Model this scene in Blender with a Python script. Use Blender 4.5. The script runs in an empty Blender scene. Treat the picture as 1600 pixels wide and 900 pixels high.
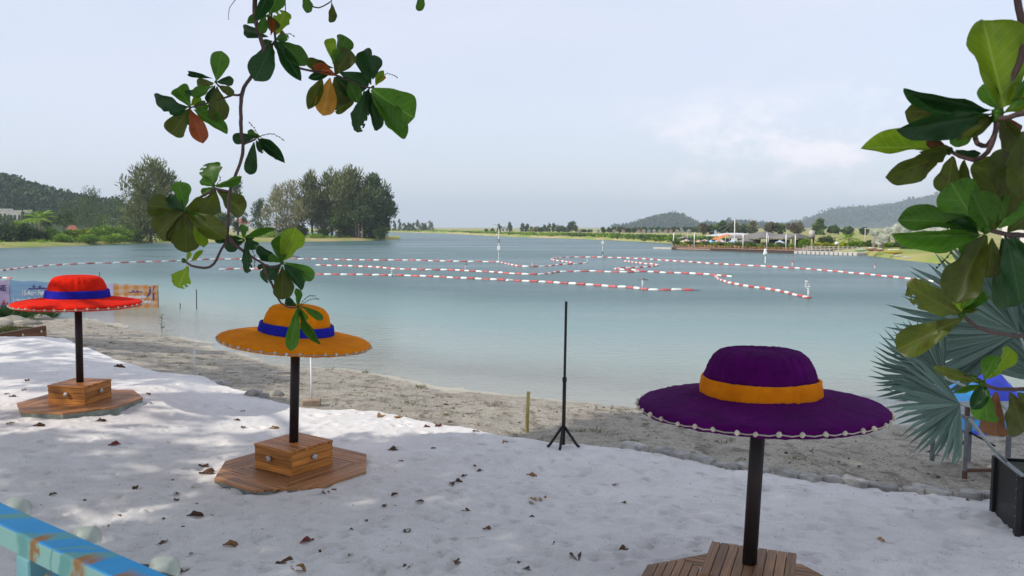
import bpy, bmesh, math, random
import numpy as np
from mathutils import Vector, Matrix, noise as mnoise

random.seed(7)
rng = np.random.default_rng(7)
R = math.radians
scene = bpy.context.scene
COL = scene.collection

# ------------------------------------------------------------------ camera, sky, sun, exposure
F, CX, CY = 1250.0, 800.0, 450.0
HOR = 355.0
CAMZ = 2.8
PITCH = math.atan((CY - HOR) / F)
cam_d = bpy.data.cameras.new('camera')
cam_d.sensor_width = 36.0
cam_d.lens = 36.0 * F / 1600.0
cam_d.clip_start = 0.05
cam_d.clip_end = 20000
cam = bpy.data.objects.new('camera', cam_d)
COL.objects.link(cam)
cam.location = (0, 0, CAMZ)
cam.rotation_euler = (math.pi / 2 - PITCH, 0, 0)
scene.camera = cam
cam_d.dof.use_dof = True
cam_d.dof.focus_distance = 7.0
cam_d.dof.aperture_fstop = 9.0

SUN_EL = R(38)
SUN_H = Vector((-0.906, -0.423))
SUN = Vector((SUN_H.x * math.cos(SUN_EL), SUN_H.y * math.cos(SUN_EL), math.sin(SUN_EL))).normalized()
sun_d = bpy.data.lights.new('sun', 'SUN')
sun_d.energy = 2.7
sun_d.angle = R(0.55)
sun_d.color = (1.0, 0.93, 0.82)
sun = bpy.data.objects.new('sun', sun_d)
COL.objects.link(sun)
sun.location = (-40, -20, 40)
sun.rotation_euler = (-SUN).to_track_quat('-Z', 'Y').to_euler()

world = bpy.data.worlds.new('World')
scene.world = world
world.use_nodes = True
wn, wl = world.node_tree.nodes, world.node_tree.links
wn.clear()
w_out = wn.new('ShaderNodeOutputWorld')
w_bg = wn.new('ShaderNodeBackground')
w_bg.inputs['Strength'].default_value = 0.125
w_sky = wn.new('ShaderNodeTexSky')
w_sky.sky_type = 'NISHITA'
w_sky.sun_disc = False
w_sky.sun_elevation = SUN_EL
w_sky.sun_rotation = math.atan2(SUN.x, SUN.y)
w_sky.altitude = 0
w_sky.air_density = 1.0
w_sky.dust_density = 1.5
w_sky.ozone_density = 1.0
w_tc = wn.new('ShaderNodeTexCoord')

def wnode(t, **kw):
    n = wn.new(t)
    for k, v in kw.items():
        setattr(n, k, v)
    return n

# a thin high overcast veil over the blue sky, uneven in streaks
w_map = wnode('ShaderNodeMapping')
w_map.inputs['Scale'].default_value = (1.0, 1.0, 3.2)
wl.new(w_tc.outputs['Generated'], w_map.inputs['Vector'])
w_n1 = wnode('ShaderNodeTexNoise')
w_n1.inputs['Scale'].default_value = 2.2
w_n1.inputs['Detail'].default_value = 6
w_n1.inputs['Roughness'].default_value = 0.55
w_n1.inputs['Distortion'].default_value = 0.6
wl.new(w_map.outputs['Vector'], w_n1.inputs['Vector'])
w_r1 = wnode('ShaderNodeMapRange')
w_r1.inputs['From Min'].default_value = 0.3
w_r1.inputs['From Max'].default_value = 0.7
w_r1.inputs['To Min'].default_value = 0.66
w_r1.inputs['To Max'].default_value = 0.86
wl.new(w_n1.outputs['Fac'], w_r1.inputs['Value'])
w_mix = wnode('ShaderNodeMix', data_type='RGBA')
wl.new(w_r1.outputs['Result'], w_mix.inputs['Factor'])
wl.new(w_sky.outputs['Color'], w_mix.inputs['A'])
w_mix.inputs['B'].default_value = (4.72, 4.92, 5.7, 1)
# faint cumulus standing low in the sky
w_n2 = wnode('ShaderNodeTexNoise')
w_n2.inputs['Scale'].default_value = 9.0
w_n2.inputs['Detail'].default_value = 8
w_n2.inputs['Roughness'].default_value = 0.6
w_map2 = wnode('ShaderNodeMapping')
w_map2.inputs['Location'].default_value = (0.31, 0.1, 0.07)
w_map2.inputs['Scale'].default_value = (1.0, 1.0, 1.7)
wl.new(w_tc.outputs['Generated'], w_map2.inputs['Vector'])
wl.new(w_map2.outputs['Vector'], w_n2.inputs['Vector'])
w_sep = wnode('ShaderNodeSeparateXYZ')
wl.new(w_tc.outputs['Generated'], w_sep.inputs[0])
w_band = wnode('ShaderNodeValToRGB')
w_band.color_ramp.elements[0].position = 0.02
w_band.color_ramp.elements[0].color = (0, 0, 0, 1)
w_band.color_ramp.elements[1].position = 0.17
w_band.color_ramp.elements[1].color = (0, 0, 0, 1)
e = w_band.color_ramp.elements.new(0.07); e.color = (0.8, 0.8, 0.8, 1)
e = w_band.color_ramp.elements.new(0.11); e.color = (0.75, 0.75, 0.75, 1)
wl.new(w_sep.outputs['Z'], w_band.inputs['Fac'])
w_thr = wnode('ShaderNodeMapRange')
w_thr.inputs['From Min'].default_value = 0.47
w_thr.inputs['From Max'].default_value = 0.60
wl.new(w_n2.outputs['Fac'], w_thr.inputs['Value'])
w_mul = wnode('ShaderNodeMath', operation='MULTIPLY')
wl.new(w_thr.outputs['Result'], w_mul.inputs[0])
wl.new(w_band.outputs['Color'], w_mul.inputs[1])
w_mul2 = wnode('ShaderNodeMath', operation='MULTIPLY')
w_mul2.inputs[1].default_value = 0.75
w_az = wnode('ShaderNodeMapRange')
w_az.inputs['From Min'].default_value = 0.10
w_az.inputs['From Max'].default_value = 0.24
wl.new(w_sep.outputs['X'], w_az.inputs['Value'])
w_mul3 = wnode('ShaderNodeMath', operation='MULTIPLY')
wl.new(w_mul.outputs[0], w_mul3.inputs[0])
wl.new(w_az.outputs['Result'], w_mul3.inputs[1])
wl.new(w_mul3.outputs[0], w_mul2.inputs[0])
w_mix2 = wnode('ShaderNodeMix', data_type='RGBA')
wl.new(w_mul2.outputs[0], w_mix2.inputs['Factor'])
wl.new(w_mix.outputs['Result'], w_mix2.inputs['A'])
w_mix2.inputs['B'].default_value = (7.2, 6.6, 6.8, 1)
wl.new(w_mix2.outputs['Result'], w_bg.inputs['Color'])
wl.new(w_bg.outputs[0], w_out.inputs['Surface'])

scene.view_settings.view_transform = 'Standard'
scene.view_settings.look = 'None'
scene.view_settings.gamma = 1.0
scene.view_settings.use_curve_mapping = False
scene.view_settings.exposure = 0.56
scene.cycles.max_bounces = 8
scene.cycles.transparent_max_bounces = 16
scene.cycles.volume_bounces = 0

# ------------------------------------------------------------------ picture point -> place in the world
_c, _s = math.cos(PITCH), math.sin(PITCH)
def ray(px, py):
    u, v = (px - CX) / F, (CY - py) / F
    return Vector((u, _c + v * _s, -_s + v * _c))
def G(px, py, z=0.0):
    d = ray(px, py)
    t = (z - CAMZ) / d.z
    return Vector((d.x * t, d.y * t, z))
def A(px, py, Y):
    d = ray(px, py)
    t = Y / d.y
    return Vector((d.x * t, Y, CAMZ + d.z * t))
WZ = -0.5          # water level
def GW(px, py):
    return G(px, py, WZ)

# ------------------------------------------------------------------ object helpers
def thing(name, label, cat, loc=(0, 0, 0), rotz=0.0, group=None):
    o = bpy.data.objects.new(name, None)
    COL.objects.link(o)
    o.empty_display_size = 0.2
    o.location = loc
    o.rotation_euler = (0, 0, rotz)
    o['label'] = label
    o['category'] = cat
    if group: o['group'] = group
    return o
def tag(o, label, cat, group=None):
    o['label'] = label; o['category'] = cat
    if group: o['group'] = group
    return o
def structure(o):
    o['kind'] = 'structure'; return o
def stuff(o):
    o['kind'] = 'stuff'; return o
def link(name, me, parent=None, M=None):
    o = bpy.data.objects.new(name, me)
    COL.objects.link(o)
    if parent: o.parent = parent
    if M is not None: o.matrix_basis = M
    return o

class MB:
    def __init__(self):
        self.v, self.f = [], []
    def add(self, vs, fs, M=None):
        n = len(self.v)
        if M is not None: vs = [M @ Vector(p) for p in vs]
        self.v += [tuple(p) for p in vs]
        self.f += [tuple(i + n for i in f) for f in fs]
        return self
    def box(self, c, s, rz=0.0, M=None):
        x, y, z = s[0] / 2, s[1] / 2, s[2] / 2
        vs = [Vector((a * x, b * y, d * z)) for d in (-1, 1) for b in (-1, 1) for a in (-1, 1)]
        T = Matrix.Translation(Vector(c)) @ Matrix.Rotation(rz, 4, 'Z')
        if M is not None: T = M @ T
        return self.add(vs, [(0, 2, 3, 1), (4, 5, 7, 6), (0, 1, 5, 4), (2, 6, 7, 3), (0, 4, 6, 2), (1, 3, 7, 5)], T)
    def tube(self, pts, rad, n=8, cap=True, closed=False):
        pts = [Vector(p) for p in pts]
        if not hasattr(rad, '__len__'): rad = [rad] * len(pts)
        vs, fs = [], []
        m = len(pts)
        up = Vector((0, 0, 1))
        prev = None
        for i, p in enumerate(pts):
            if closed: t = pts[(i + 1) % m] - pts[i - 1]
            else: t = pts[min(i + 1, m - 1)] - pts[max(i - 1, 0)]
            if t.length < 1e-9: t = Vector((0, 0, 1))
            t.normalize()
            if prev is None:
                a = t.orthogonal().normalized()
            else:
                a = prev - t * prev.dot(t)
                a = a.normalized() if a.length > 1e-6 else t.orthogonal().normalized()
            prev = a
            b = t.cross(a)
            for k in range(n):
                w = 2 * math.pi * k / n
                vs.append(p + (a * math.cos(w) + b * math.sin(w)) * rad[i])
        for i in range(m if closed else m - 1):
            j = (i + 1) % m
            for k in range(n):
                k2 = (k + 1) % n
                fs.append((i * n + k, i * n + k2, j * n + k2, j * n + k))
        if cap and not closed:
            fs.append(tuple(range(n - 1, -1, -1)))
            fs.append(tuple((m - 1) * n + k for k in range(n)))
        return self.add(vs, fs)
    def lathe(self, prof, n=24, M=None, close=False):
        vs, fs = [], []
        for r, z in prof:
            for k in range(n):
                w = 2 * math.pi * k / n
                vs.append(Vector((r * math.cos(w), r * math.sin(w), z)))
        m = len(prof)
        for i in range(m if close else m - 1):
            j = (i + 1) % m
            for k in range(n):
                k2 = (k + 1) % n
                fs.append((i * n + k, i * n + k2, j * n + k2, j * n + k))
        return self.add(vs, fs, M)
    def prism(self, poly, z0, z1, M=None):
        n = len(poly)
        vs = [Vector((x, y, z0)) for x, y in poly] + [Vector((x, y, z1)) for x, y in poly]
        fs = [tuple(range(n - 1, -1, -1)), tuple(range(n, 2 * n))]
        fs += [(i, (i + 1) % n, n + (i + 1) % n, n + i) for i in range(n)]
        return self.add(vs, fs, M)
    def blob(self, c, r, sub=1, rough=0.25, seed=0):
        vs, fs = ico(sub)
        c = Vector(c)
        rr = Vector(r) if hasattr(r, '__len__') else Vector((r, r, r))
        out = []
        for p in vs:
            k = 1 + rough * mnoise.noise(p * 1.6 + Vector((seed * 3.1, seed * 1.7, seed)))
            out.append(c + Vector((p.x * rr.x, p.y * rr.y, p.z * rr.z)) * k)
        return self.add(out, fs)
    def mesh(self, name, mat, smooth=True, bevel=0.0):
        me = bpy.data.meshes.new(name)
        me.from_pydata(self.v, [], self.f)
        if bevel:
            bm = bmesh.new(); bm.from_mesh(me)
            bmesh.ops.bevel(bm, geom=list(bm.edges), offset=bevel, segments=1, affect='EDGES', clamp_overlap=True)
            bm.to_mesh(me); bm.free()
        if mat: me.materials.append(mat)
        if smooth:
            me.polygons.foreach_set('use_smooth', [True] * len(me.polygons))
        me.update()
        return me
    def build(self, name, mat, parent=None, smooth=True, M=None, bevel=0.0):
        return link(name, self.mesh(name, mat, smooth, bevel), parent, M)

_ico = {}
def ico(sub):
    if sub not in _ico:
        bm = bmesh.new()
        bmesh.ops.create_icosphere(bm, subdivisions=sub, radius=1.0)
        bm.verts.ensure_lookup_table()
        _ico[sub] = ([v.co.copy() for v in bm.verts], [tuple(v.index for v in f.verts) for f in bm.faces])
        bm.free()
    return _ico[sub]

def grid_mesh(name, X, Y, Z, mat, smooth=True, attrs=None):
    ny, nx = X.shape
    co = np.stack([X, Y, Z], -1).reshape(-1, 3)
    idx = np.arange(nx * ny).reshape(ny, nx)
    q = np.stack([idx[:-1, :-1], idx[:-1, 1:], idx[1:, 1:], idx[1:, :-1]], -1).reshape(-1, 4)
    me = bpy.data.meshes.new(name)
    me.from_pydata(co.tolist(), [], q.tolist())
    if smooth: me.polygons.foreach_set('use_smooth', [True] * len(me.polygons))
    if attrs:
        for k, a in attrs.items():
            at = me.attributes.new(k, 'FLOAT', 'POINT')
            at.data.foreach_set('value', np.asarray(a, dtype=np.float32).reshape(-1))
    me.materials.append(mat)
    me.update()
    return me

def unit(a):
    return a / np.maximum(np.linalg.norm(a, axis=-1, keepdims=True), 1e-9)

def leaf_mesh(name, P, Ax, B, tint, mat):
    """many small leaf-shaped faces: base, side, tip, side"""
    P, Ax, B = np.asarray(P), np.asarray(Ax), np.asarray(B)
    n = len(P)
    V = np.stack([P, P + Ax * 0.5 + B, P + Ax, P + Ax * 0.5 - B], 1).reshape(-1, 3)
    q = np.arange(4 * n).reshape(-1, 4)
    me = bpy.data.meshes.new(name)
    me.from_pydata(V.tolist(), [], q.tolist())
    at = me.attributes.new('tint', 'FLOAT', 'POINT')
    at.data.foreach_set('value', np.repeat(np.asarray(tint, dtype=np.float32), 4))
    me.materials.append(mat)
    me.update()
    return me

# value noise used to shape ground
def vnoise(x, y, seed=0):
    xi, yi = np.floor(x).astype(int), np.floor(y).astype(int)
    xf, yf = x - xi, y - yi
    u, v = xf * xf * (3 - 2 * xf), yf * yf * (3 - 2 * yf)
    def h(a, b):
        n = (a * 374761393 + b * 668265263 + seed * 974634777) & 0x7fffffff
        n = ((n ^ (n >> 13)) * 1274126177) & 0x7fffffff
        return (n ^ (n >> 16)) / 0x7fffffff * 2 - 1
    return (h(xi, yi) * (1 - u) + h(xi + 1, yi) * u) * (1 - v) + (h(xi, yi + 1) * (1 - u) + h(xi + 1, yi + 1) * u) * v
def fbm(x, y, seed=0, o=4):
    a, s = 0, 1.0
    for i in range(o):
        a = a + vnoise(x * 2 ** i, y * 2 ** i, seed + i) * s
        s *= 0.5
    return a

# ------------------------------------------------------------------ materials
def new_mat(name):
    m = bpy.data.materials.new(name)
    m.use_nodes = True
    nt = m.node_tree
    nt.nodes.clear()
    out = nt.nodes.new('ShaderNodeOutputMaterial')
    return m, nt, nt.nodes, nt.links, out
def rgba(c): return (c[0], c[1], c[2], 1.0)
def mat(name, c, c2=None, rough=0.6, scale=6.0, detail=5, bump=0.0, bscale=None, metal=0.0, spec=0.5, sheen=0.0,
        coords='Object', stretch=(1, 1, 1), rand=0.0, lo=0.35, hi=0.65):
    m, nt, N, L, out = new_mat(name)
    b = N.new('ShaderNodeBsdfPrincipled')
    L.new(b.outputs[0], out.inputs['Surface'])
    b.inputs['Roughness'].default_value = rough
    b.inputs['Metallic'].default_value = metal
    b.inputs['Specular IOR Level'].default_value = spec
    if sheen: b.inputs['Sheen Weight'].default_value = sheen; b.inputs['Sheen Roughness'].default_value = 0.5
    tc = N.new('ShaderNodeTexCoord')
    mp = N.new('ShaderNodeMapping')
    mp.inputs['Scale'].default_value = stretch
    L.new(tc.outputs[coords], mp.inputs['Vector'])
    oi = N.new('ShaderNodeObjectInfo')
    vm = N.new('ShaderNodeVectorMath'); vm.operation = 'MULTIPLY_ADD'
    vm.inputs[0].default_value = (37.0, 17.0, 23.0)
    L.new(oi.outputs['Random'], vm.inputs[1])
    L.new(mp.outputs[0], vm.inputs[2])
    nz = N.new('ShaderNodeTexNoise')
    nz.inputs['Scale'].default_value = scale
    nz.inputs['Detail'].default_value = detail
    L.new(vm.outputs[0], nz.inputs['Vector'])
    mr = N.new('ShaderNodeMapRange')
    mr.inputs['From Min'].default_value = lo
    mr.inputs['From Max'].default_value = hi
    L.new(nz.outputs['Fac'], mr.inputs['Value'])
    mx = N.new('ShaderNodeMix'); mx.data_type = 'RGBA'
    L.new(mr.outputs[0], mx.inputs['Factor'])
    mx.inputs['A'].default_value = rgba(c)
    mx.inputs['B'].default_value = rgba(c2 if c2 else [x * 0.72 for x in c])
    col = mx.outputs['Result']
    if rand:
        hs = N.new('ShaderNodeHueSaturation')
        r2 = N.new('ShaderNodeMapRange')
        r2.inputs['To Min'].default_value = 1 - rand
        r2.inputs['To Max'].default_value = 1 + rand
        L.new(oi.outputs['Random'], r2.inputs['Value'])
        L.new(r2.outputs[0], hs.inputs['Value'])
        L.new(col, hs.inputs['Color'])
        col = hs.outputs[0]
    L.new(col, b.inputs['Base Color'])
    if bump:
        bp = N.new('ShaderNodeBump')
        bp.inputs['Strength'].default_value = bump
        bp.inputs['Distance'].default_value = 0.02
        n2 = N.new('ShaderNodeTexNoise')
        n2.inputs['Scale'].default_value = bscale or scale * 4
        n2.inputs['Detail'].default_value = 4
        L.new(vm.outputs[0], n2.inputs['Vector'])
        L.new(n2.outputs['Fac'], bp.inputs['Height'])
        L.new(bp.outputs[0], b.inputs['Normal'])
    return m

def foliage(name, dark, light, trans=0.3, rough=0.6, rand=0.12):
    """leaf colour varied face by face with the stored tint"""
    m, nt, N, L, out = new_mat(name)
    at = N.new('ShaderNodeAttribute'); at.attribute_name = 'tint'
    mx = N.new('ShaderNodeMix'); mx.data_type = 'RGBA'
    L.new(at.outputs['Fac'], mx.inputs['Factor'])
    mx.inputs['A'].default_value = rgba(dark); mx.inputs['B'].default_value = rgba(light)
    oi = N.new('ShaderNodeObjectInfo')
    hs = N.new('ShaderNodeHueSaturation')
    mr = N.new('ShaderNodeMapRange'); mr.inputs['To Min'].default_value = 1 - rand; mr.inputs['To Max'].default_value = 1 + rand
    L.new(oi.outputs['Random'], mr.inputs['Value']); L.new(mr.outputs[0], hs.inputs['Value'])
    L.new(mx.outputs['Result'], hs.inputs['Color'])
    b = N.new('ShaderNodeBsdfPrincipled')
    b.inputs['Roughness'].default_value = rough
    b.inputs['Specular IOR Level'].default_value = 0.3
    t = N.new('ShaderNodeBsdfTranslucent')
    L.new(hs.outputs[0], b.inputs['Base Color']); L.new(hs.outputs[0], t.inputs['Color'])
    ms = N.new('ShaderNodeMixShader'); ms.inputs[0].default_value = trans
    L.new(b.outputs[0], ms.inputs[1]); L.new(t.outputs[0], ms.inputs[2])
    L.new(ms.outputs[0], out.inputs['Surface'])
    return m

def almond_mat(name, top, blotch, vein, trans=0.35, rough=0.38, amount=0.5):
    """large leaf: midrib and side veins from the leaf's own UV, blotches by noise"""
    m, nt, N, L, out = new_mat(name)
    uv = N.new('ShaderNodeUVMap')
    sp = N.new('ShaderNodeSeparateXYZ'); L.new(uv.outputs[0], sp.inputs[0])
    def math_(op, a, b=None, c=None):
        n = N.new('ShaderNodeMath'); n.operation = op
        for i, x in enumerate((a, b, c)):
            if x is None: continue
            if isinstance(x, (int, float)): n.inputs[i].default_value = x
            else: L.new(x, n.inputs[i])
        return n.outputs[0]
    du = math_('ABSOLUTE', math_('SUBTRACT', sp.outputs['X'], 0.5))
    mid = math_('LESS_THAN', du, 0.022)
    s = math_('SINE', math_('MULTIPLY', math_('SUBTRACT', sp.outputs['Y'], math_('MULTIPLY', du, 0.55)), 52.0))
    lat = math_('MULTIPLY', math_('GREATER_THAN', s, 0.9), 0.35)
    vf = math_('MAXIMUM', math_('MULTIPLY', mid, 0.8), lat)
    tc = N.new('ShaderNodeTexCoord'); oi = N.new('ShaderNodeObjectInfo')
    vm = N.new('ShaderNodeVectorMath'); vm.operation = 'MULTIPLY_ADD'; vm.inputs[0].default_value = (31, 19, 27)
    L.new(oi.outputs['Random'], vm.inputs[1]); L.new(tc.outputs['Object'], vm.inputs[2])
    nz = N.new('ShaderNodeTexNoise'); nz.inputs['Scale'].default_value = 4.5; nz.inputs['Detail'].default_value = 6
    L.new(vm.outputs[0], nz.inputs['Vector'])
    mr = N.new('ShaderNodeMapRange'); mr.inputs['From Min'].default_value = 0.68 - amount * 0.35; mr.inputs['From Max'].default_value = 0.78
    L.new(nz.outputs['Fac'], mr.inputs['Value'])
    m1 = N.new('ShaderNodeMix'); m1.data_type = 'RGBA'
    L.new(mr.outputs[0], m1.inputs['Factor']); m1.inputs['A'].default_value = rgba(top); m1.inputs['B'].default_value = rgba(blotch)
    m2 = N.new('ShaderNodeMix'); m2.data_type = 'RGBA'
    L.new(vf, m2.inputs['Factor']); L.new(m1.outputs['Result'], m2.inputs['A']); m2.inputs['B'].default_value = rgba(vein)
    hs = N.new('ShaderNodeHueSaturation')
    r2 = N.new('ShaderNodeMapRange'); r2.inputs['To Min'].default_value = 0.78; r2.inputs['To Max'].default_value = 1.2
    L.new(oi.outputs['Random'], r2.inputs['Value']); L.new(r2.outputs[0], hs.inputs['Value']); L.new(m2.outputs['Result'], hs.inputs['Color'])
    b = N.new('ShaderNodeBsdfPrincipled'); b.inputs['Roughness'].default_value = rough; b.inputs['Specular IOR Level'].default_value = 0.28
    t = N.new('ShaderNodeBsdfTranslucent')
    L.new(hs.outputs[0], b.inputs['Base Color']); L.new(hs.outputs[0], t.inputs['Color'])
    bp = N.new('ShaderNodeBump'); bp.inputs['Strength'].default_value = 0.25; bp.inputs['Distance'].default_value = 0.01
    L.new(vf, bp.inputs['Height']); L.new(bp.outputs[0], b.inputs['Normal'])
    ms = N.new('ShaderNodeMixShader'); ms.inputs[0].default_value = trans
    L.new(b.outputs[0], ms.inputs[1]); L.new(t.outputs[0], ms.inputs[2])
    L.new(ms.outputs[0], out.inputs['Surface'])
    return m

def fabric_mat(name, c, c2, gores=0):
    m, nt, N, L, out = new_mat(name)
    b = N.new('ShaderNodeBsdfPrincipled')
    b.inputs['Roughness'].default_value = 0.95
    b.inputs['Specular IOR Level'].default_value = 0.1
    b.inputs['Sheen Weight'].default_value = 0.04
    b.inputs['Sheen Tint'].default_value = rgba([min(1, x * 1.5 + 0.02) for x in c])
    tc = N.new('ShaderNodeTexCoord')
    nz = N.new('ShaderNodeTexNoise'); nz.inputs['Scale'].default_value = 5; nz.inputs['Detail'].default_value = 8; nz.inputs['Roughness'].default_value = 0.7
    L.new(tc.outputs['Object'], nz.inputs['Vector'])
    mr = N.new('ShaderNodeMapRange'); mr.inputs['From Min'].default_value = 0.35; mr.inputs['From Max'].default_value = 0.7
    L.new(nz.outputs['Fac'], mr.inputs['Value'])
    mx = N.new('ShaderNodeMix'); mx.data_type = 'RGBA'
    mx.inputs['A'].default_value = rgba(c); mx.inputs['B'].default_value = rgba(c2)
    L.new(mr.outputs[0], mx.inputs['Factor'])
    # small dirt specks
    vo = N.new('ShaderNodeTexNoise'); vo.inputs['Scale'].default_value = 38; vo.inputs['Detail'].default_value = 2
    L.new(tc.outputs['Object'], vo.inputs['Vector'])
    gt = N.new('ShaderNodeMapRange'); gt.inputs['From Min'].default_value = 0.73; gt.inputs['From Max'].default_value = 0.78; gt.inputs['To Max'].default_value = 0.7
    L.new(vo.outputs['Fac'], gt.inputs['Value'])
    m2 = N.new('ShaderNodeMix'); m2.data_type = 'RGBA'
    L.new(gt.outputs[0], m2.inputs['Factor']); L.new(mx.outputs['Result'], m2.inputs['A'])
    m2.inputs['B'].default_value = rgba([x * 0.25 for x in c])
    L.new(m2.outputs['Result'], b.inputs['Base Color'])
    n2 = N.new('ShaderNodeTexNoise'); n2.inputs['Scale'].default_value = 95; n2.inputs['Detail'].default_value = 4
    L.new(tc.outputs['Object'], n2.inputs['Vector'])
    n3 = N.new('ShaderNodeTexNoise'); n3.inputs['Scale'].default_value = 9; n3.inputs['Detail'].default_value = 3
    L.new(tc.outputs['Object'], n3.inputs['Vector'])
    b1 = N.new('ShaderNodeBump'); b1.inputs['Strength'].default_value = 0.8; b1.inputs['Distance'].default_value = 0.009
    b2 = N.new('ShaderNodeBump'); b2.inputs['Strength'].default_value = 0.5; b2.inputs['Distance'].default_value = 0.03
    L.new(n3.outputs['Fac'], b2.inputs['Height']); L.new(n2.outputs['Fac'], b1.inputs['Height'])
    L.new(b2.outputs[0], b1.inputs['Normal']); L.new(b1.outputs[0], b.inputs['Normal'])
    L.new(b.outputs[0], out.inputs['Surface'])
    return m

def wood_mat(name, c, c2, rough=0.45):
    m = mat(name, c, c2, rough=rough, scale=3.0, detail=8, bump=0.15, bscale=14, stretch=(1.0, 24, 24), rand=0.30, lo=0.33, hi=0.72, spec=.3)
    return m

# ------------------------------------------------------------------ ground: sand, shore, lake, far banks, hills
EDGE_PX = [(-500, 512), (-120, 522), (0, 527), (70, 528), (100, 531), (180, 563), (250, 584), (322, 590), (340, 603), (400, 615), (470, 634), (600, 645),
           (700, 665), (790, 680), (880, 693), (985, 701), (1100, 722), (1220, 743), (1350, 759), (1550, 781), (1750, 800), (2600, 840)]
SHORE_PX = [(-900, 455), (-400, 470), (-60, 486), (60, 492), (150, 500), (250, 520), (330, 545), (430, 568), (560, 580), (620, 596), (690, 613), (760, 616),
            (860, 625), (1000, 636), (1180, 648), (1300, 655), (1400, 662), (1480, 667), (1600, 674), (1900, 692), (3200, 715)]
_e = sorted((G(*p)[:2] for p in EDGE_PX)); _sh = sorted((GW(*p)[:2] for p in SHORE_PX))
ex, ey = np.array([p[0] for p in _e]), np.array([p[1] for p in _e])
sx, sy = np.array([p[0] for p in _sh]), np.array([p[1] for p in _sh])
def y_edge(x): return np.interp(x, ex, ey) + 0.10 * fbm(x * 1.7, x * 0 + 3.3, 5, 3)
def y_shore(x): return np.interp(x, sx, sy)
def shore_z(x, y):
    x, y = np.asarray(x, float), np.asarray(y, float)
    ye, ys = np.interp(x, ex, ey), y_shore(x)
    s = (y - ye) / (ys - ye)
    up = -0.05 - 0.45 * np.clip(s, 0, 1) ** 1.15
    dn = -0.5 - 0.085 * np.maximum(y - ys, 0) - 0.0035 * np.maximum(y - ys, 0) ** 2
    z = np.where(s < 1, up, np.maximum(dn, -4.5))
    fade = np.clip((y - ye) / 0.6, 0.15, 1)
    return z + fade * (0.02 * fbm(x * 1.1, y * 1.1, 11, 4) + 0.012 * fbm(x * 5, y * 5, 15, 2) + 0.05 * fbm(x * .35, y * .35, 19, 2) * np.clip(s, 0, 1))

DENTS = []
for i in range(620):
    px = random.uniform(-60, 1640); py = 575 + 330 * random.random() ** 0.8
    p = G(px, py)
    DENTS.append((p.x, p.y, random.uniform(.03, .075), random.uniform(.012, .036), random.uniform(0, 3.14)))
for i in range(330):
    p = G(random.uniform(-40, 1640), 640 + 265 * random.random() ** 0.8)
    DENTS.append((p.x, p.y, random.uniform(.022, .042), random.uniform(.02, .04), random.uniform(0, 3.14)))
# trails of footprints
for k in range(12):
    a = G(random.uniform(0, 1500), random.uniform(690, 890)); h = random.uniform(-0.8, 0.9)
    for j in range(8):
        w = 0.09 if j % 2 else -0.09
        DENTS.append((a.x + math.cos(h) * j * .38 - math.sin(h) * w, a.y + math.sin(h) * j * .38 + math.cos(h) * w, .075, .024, h))
def sand_base(x, y):
    x, y = np.asarray(x, float), np.asarray(y, float)
    left = np.clip((-3.4 - x) / 2.8, 0, 1)
    z = 0.22 * left * left * (3 - 2 * left)
    z = z + 0.035 * fbm(x * .5, y * .5, 2, 3)
    ye = np.interp(x, ex, ey)
    z = z * np.clip((ye - y) / 1.2, 0.25, 1)
    return z
def sand_z(x, y):
    x, y = np.asarray(x, float), np.asarray(y, float)
    z = sand_base(x, y) + 0.007 * fbm(x * 3.2, y * 3.2, 6, 3) + 0.005 * fbm(x * 12, y * 12, 8, 2)
    for cx, cy, r, d, h in DENTS:
        m = (np.abs(x - cx) < 4 * r) & (np.abs(y - cy) < 4 * r)
        if not m.any(): continue
        dx, dy = x[m] - cx, y[m] - cy
        a = (dx * math.cos(h) + dy * math.sin(h)) / 1.6; b = -dx * math.sin(h) + dy * math.cos(h)
        q = (a * a + b * b) / (r * r)
        z[m] += -d * np.exp(-q) + d * 0.45 * np.exp(-(np.sqrt(q) - 1.5) ** 2 * 3)
    return z
def gz(x, y):
    """ground height at a single place"""
    ye = float(np.interp(x, ex, ey))
    if y < ye: return float(sand_base(np.array([x]), np.array([y]))[0])
    return float(shore_z(np.array([x]), np.array([y]))[0])
def on_ground(px, py):
    p = G(px, py)
    for _ in range(6): p = G(px, py, gz(p.x, p.y))
    return p

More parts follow.
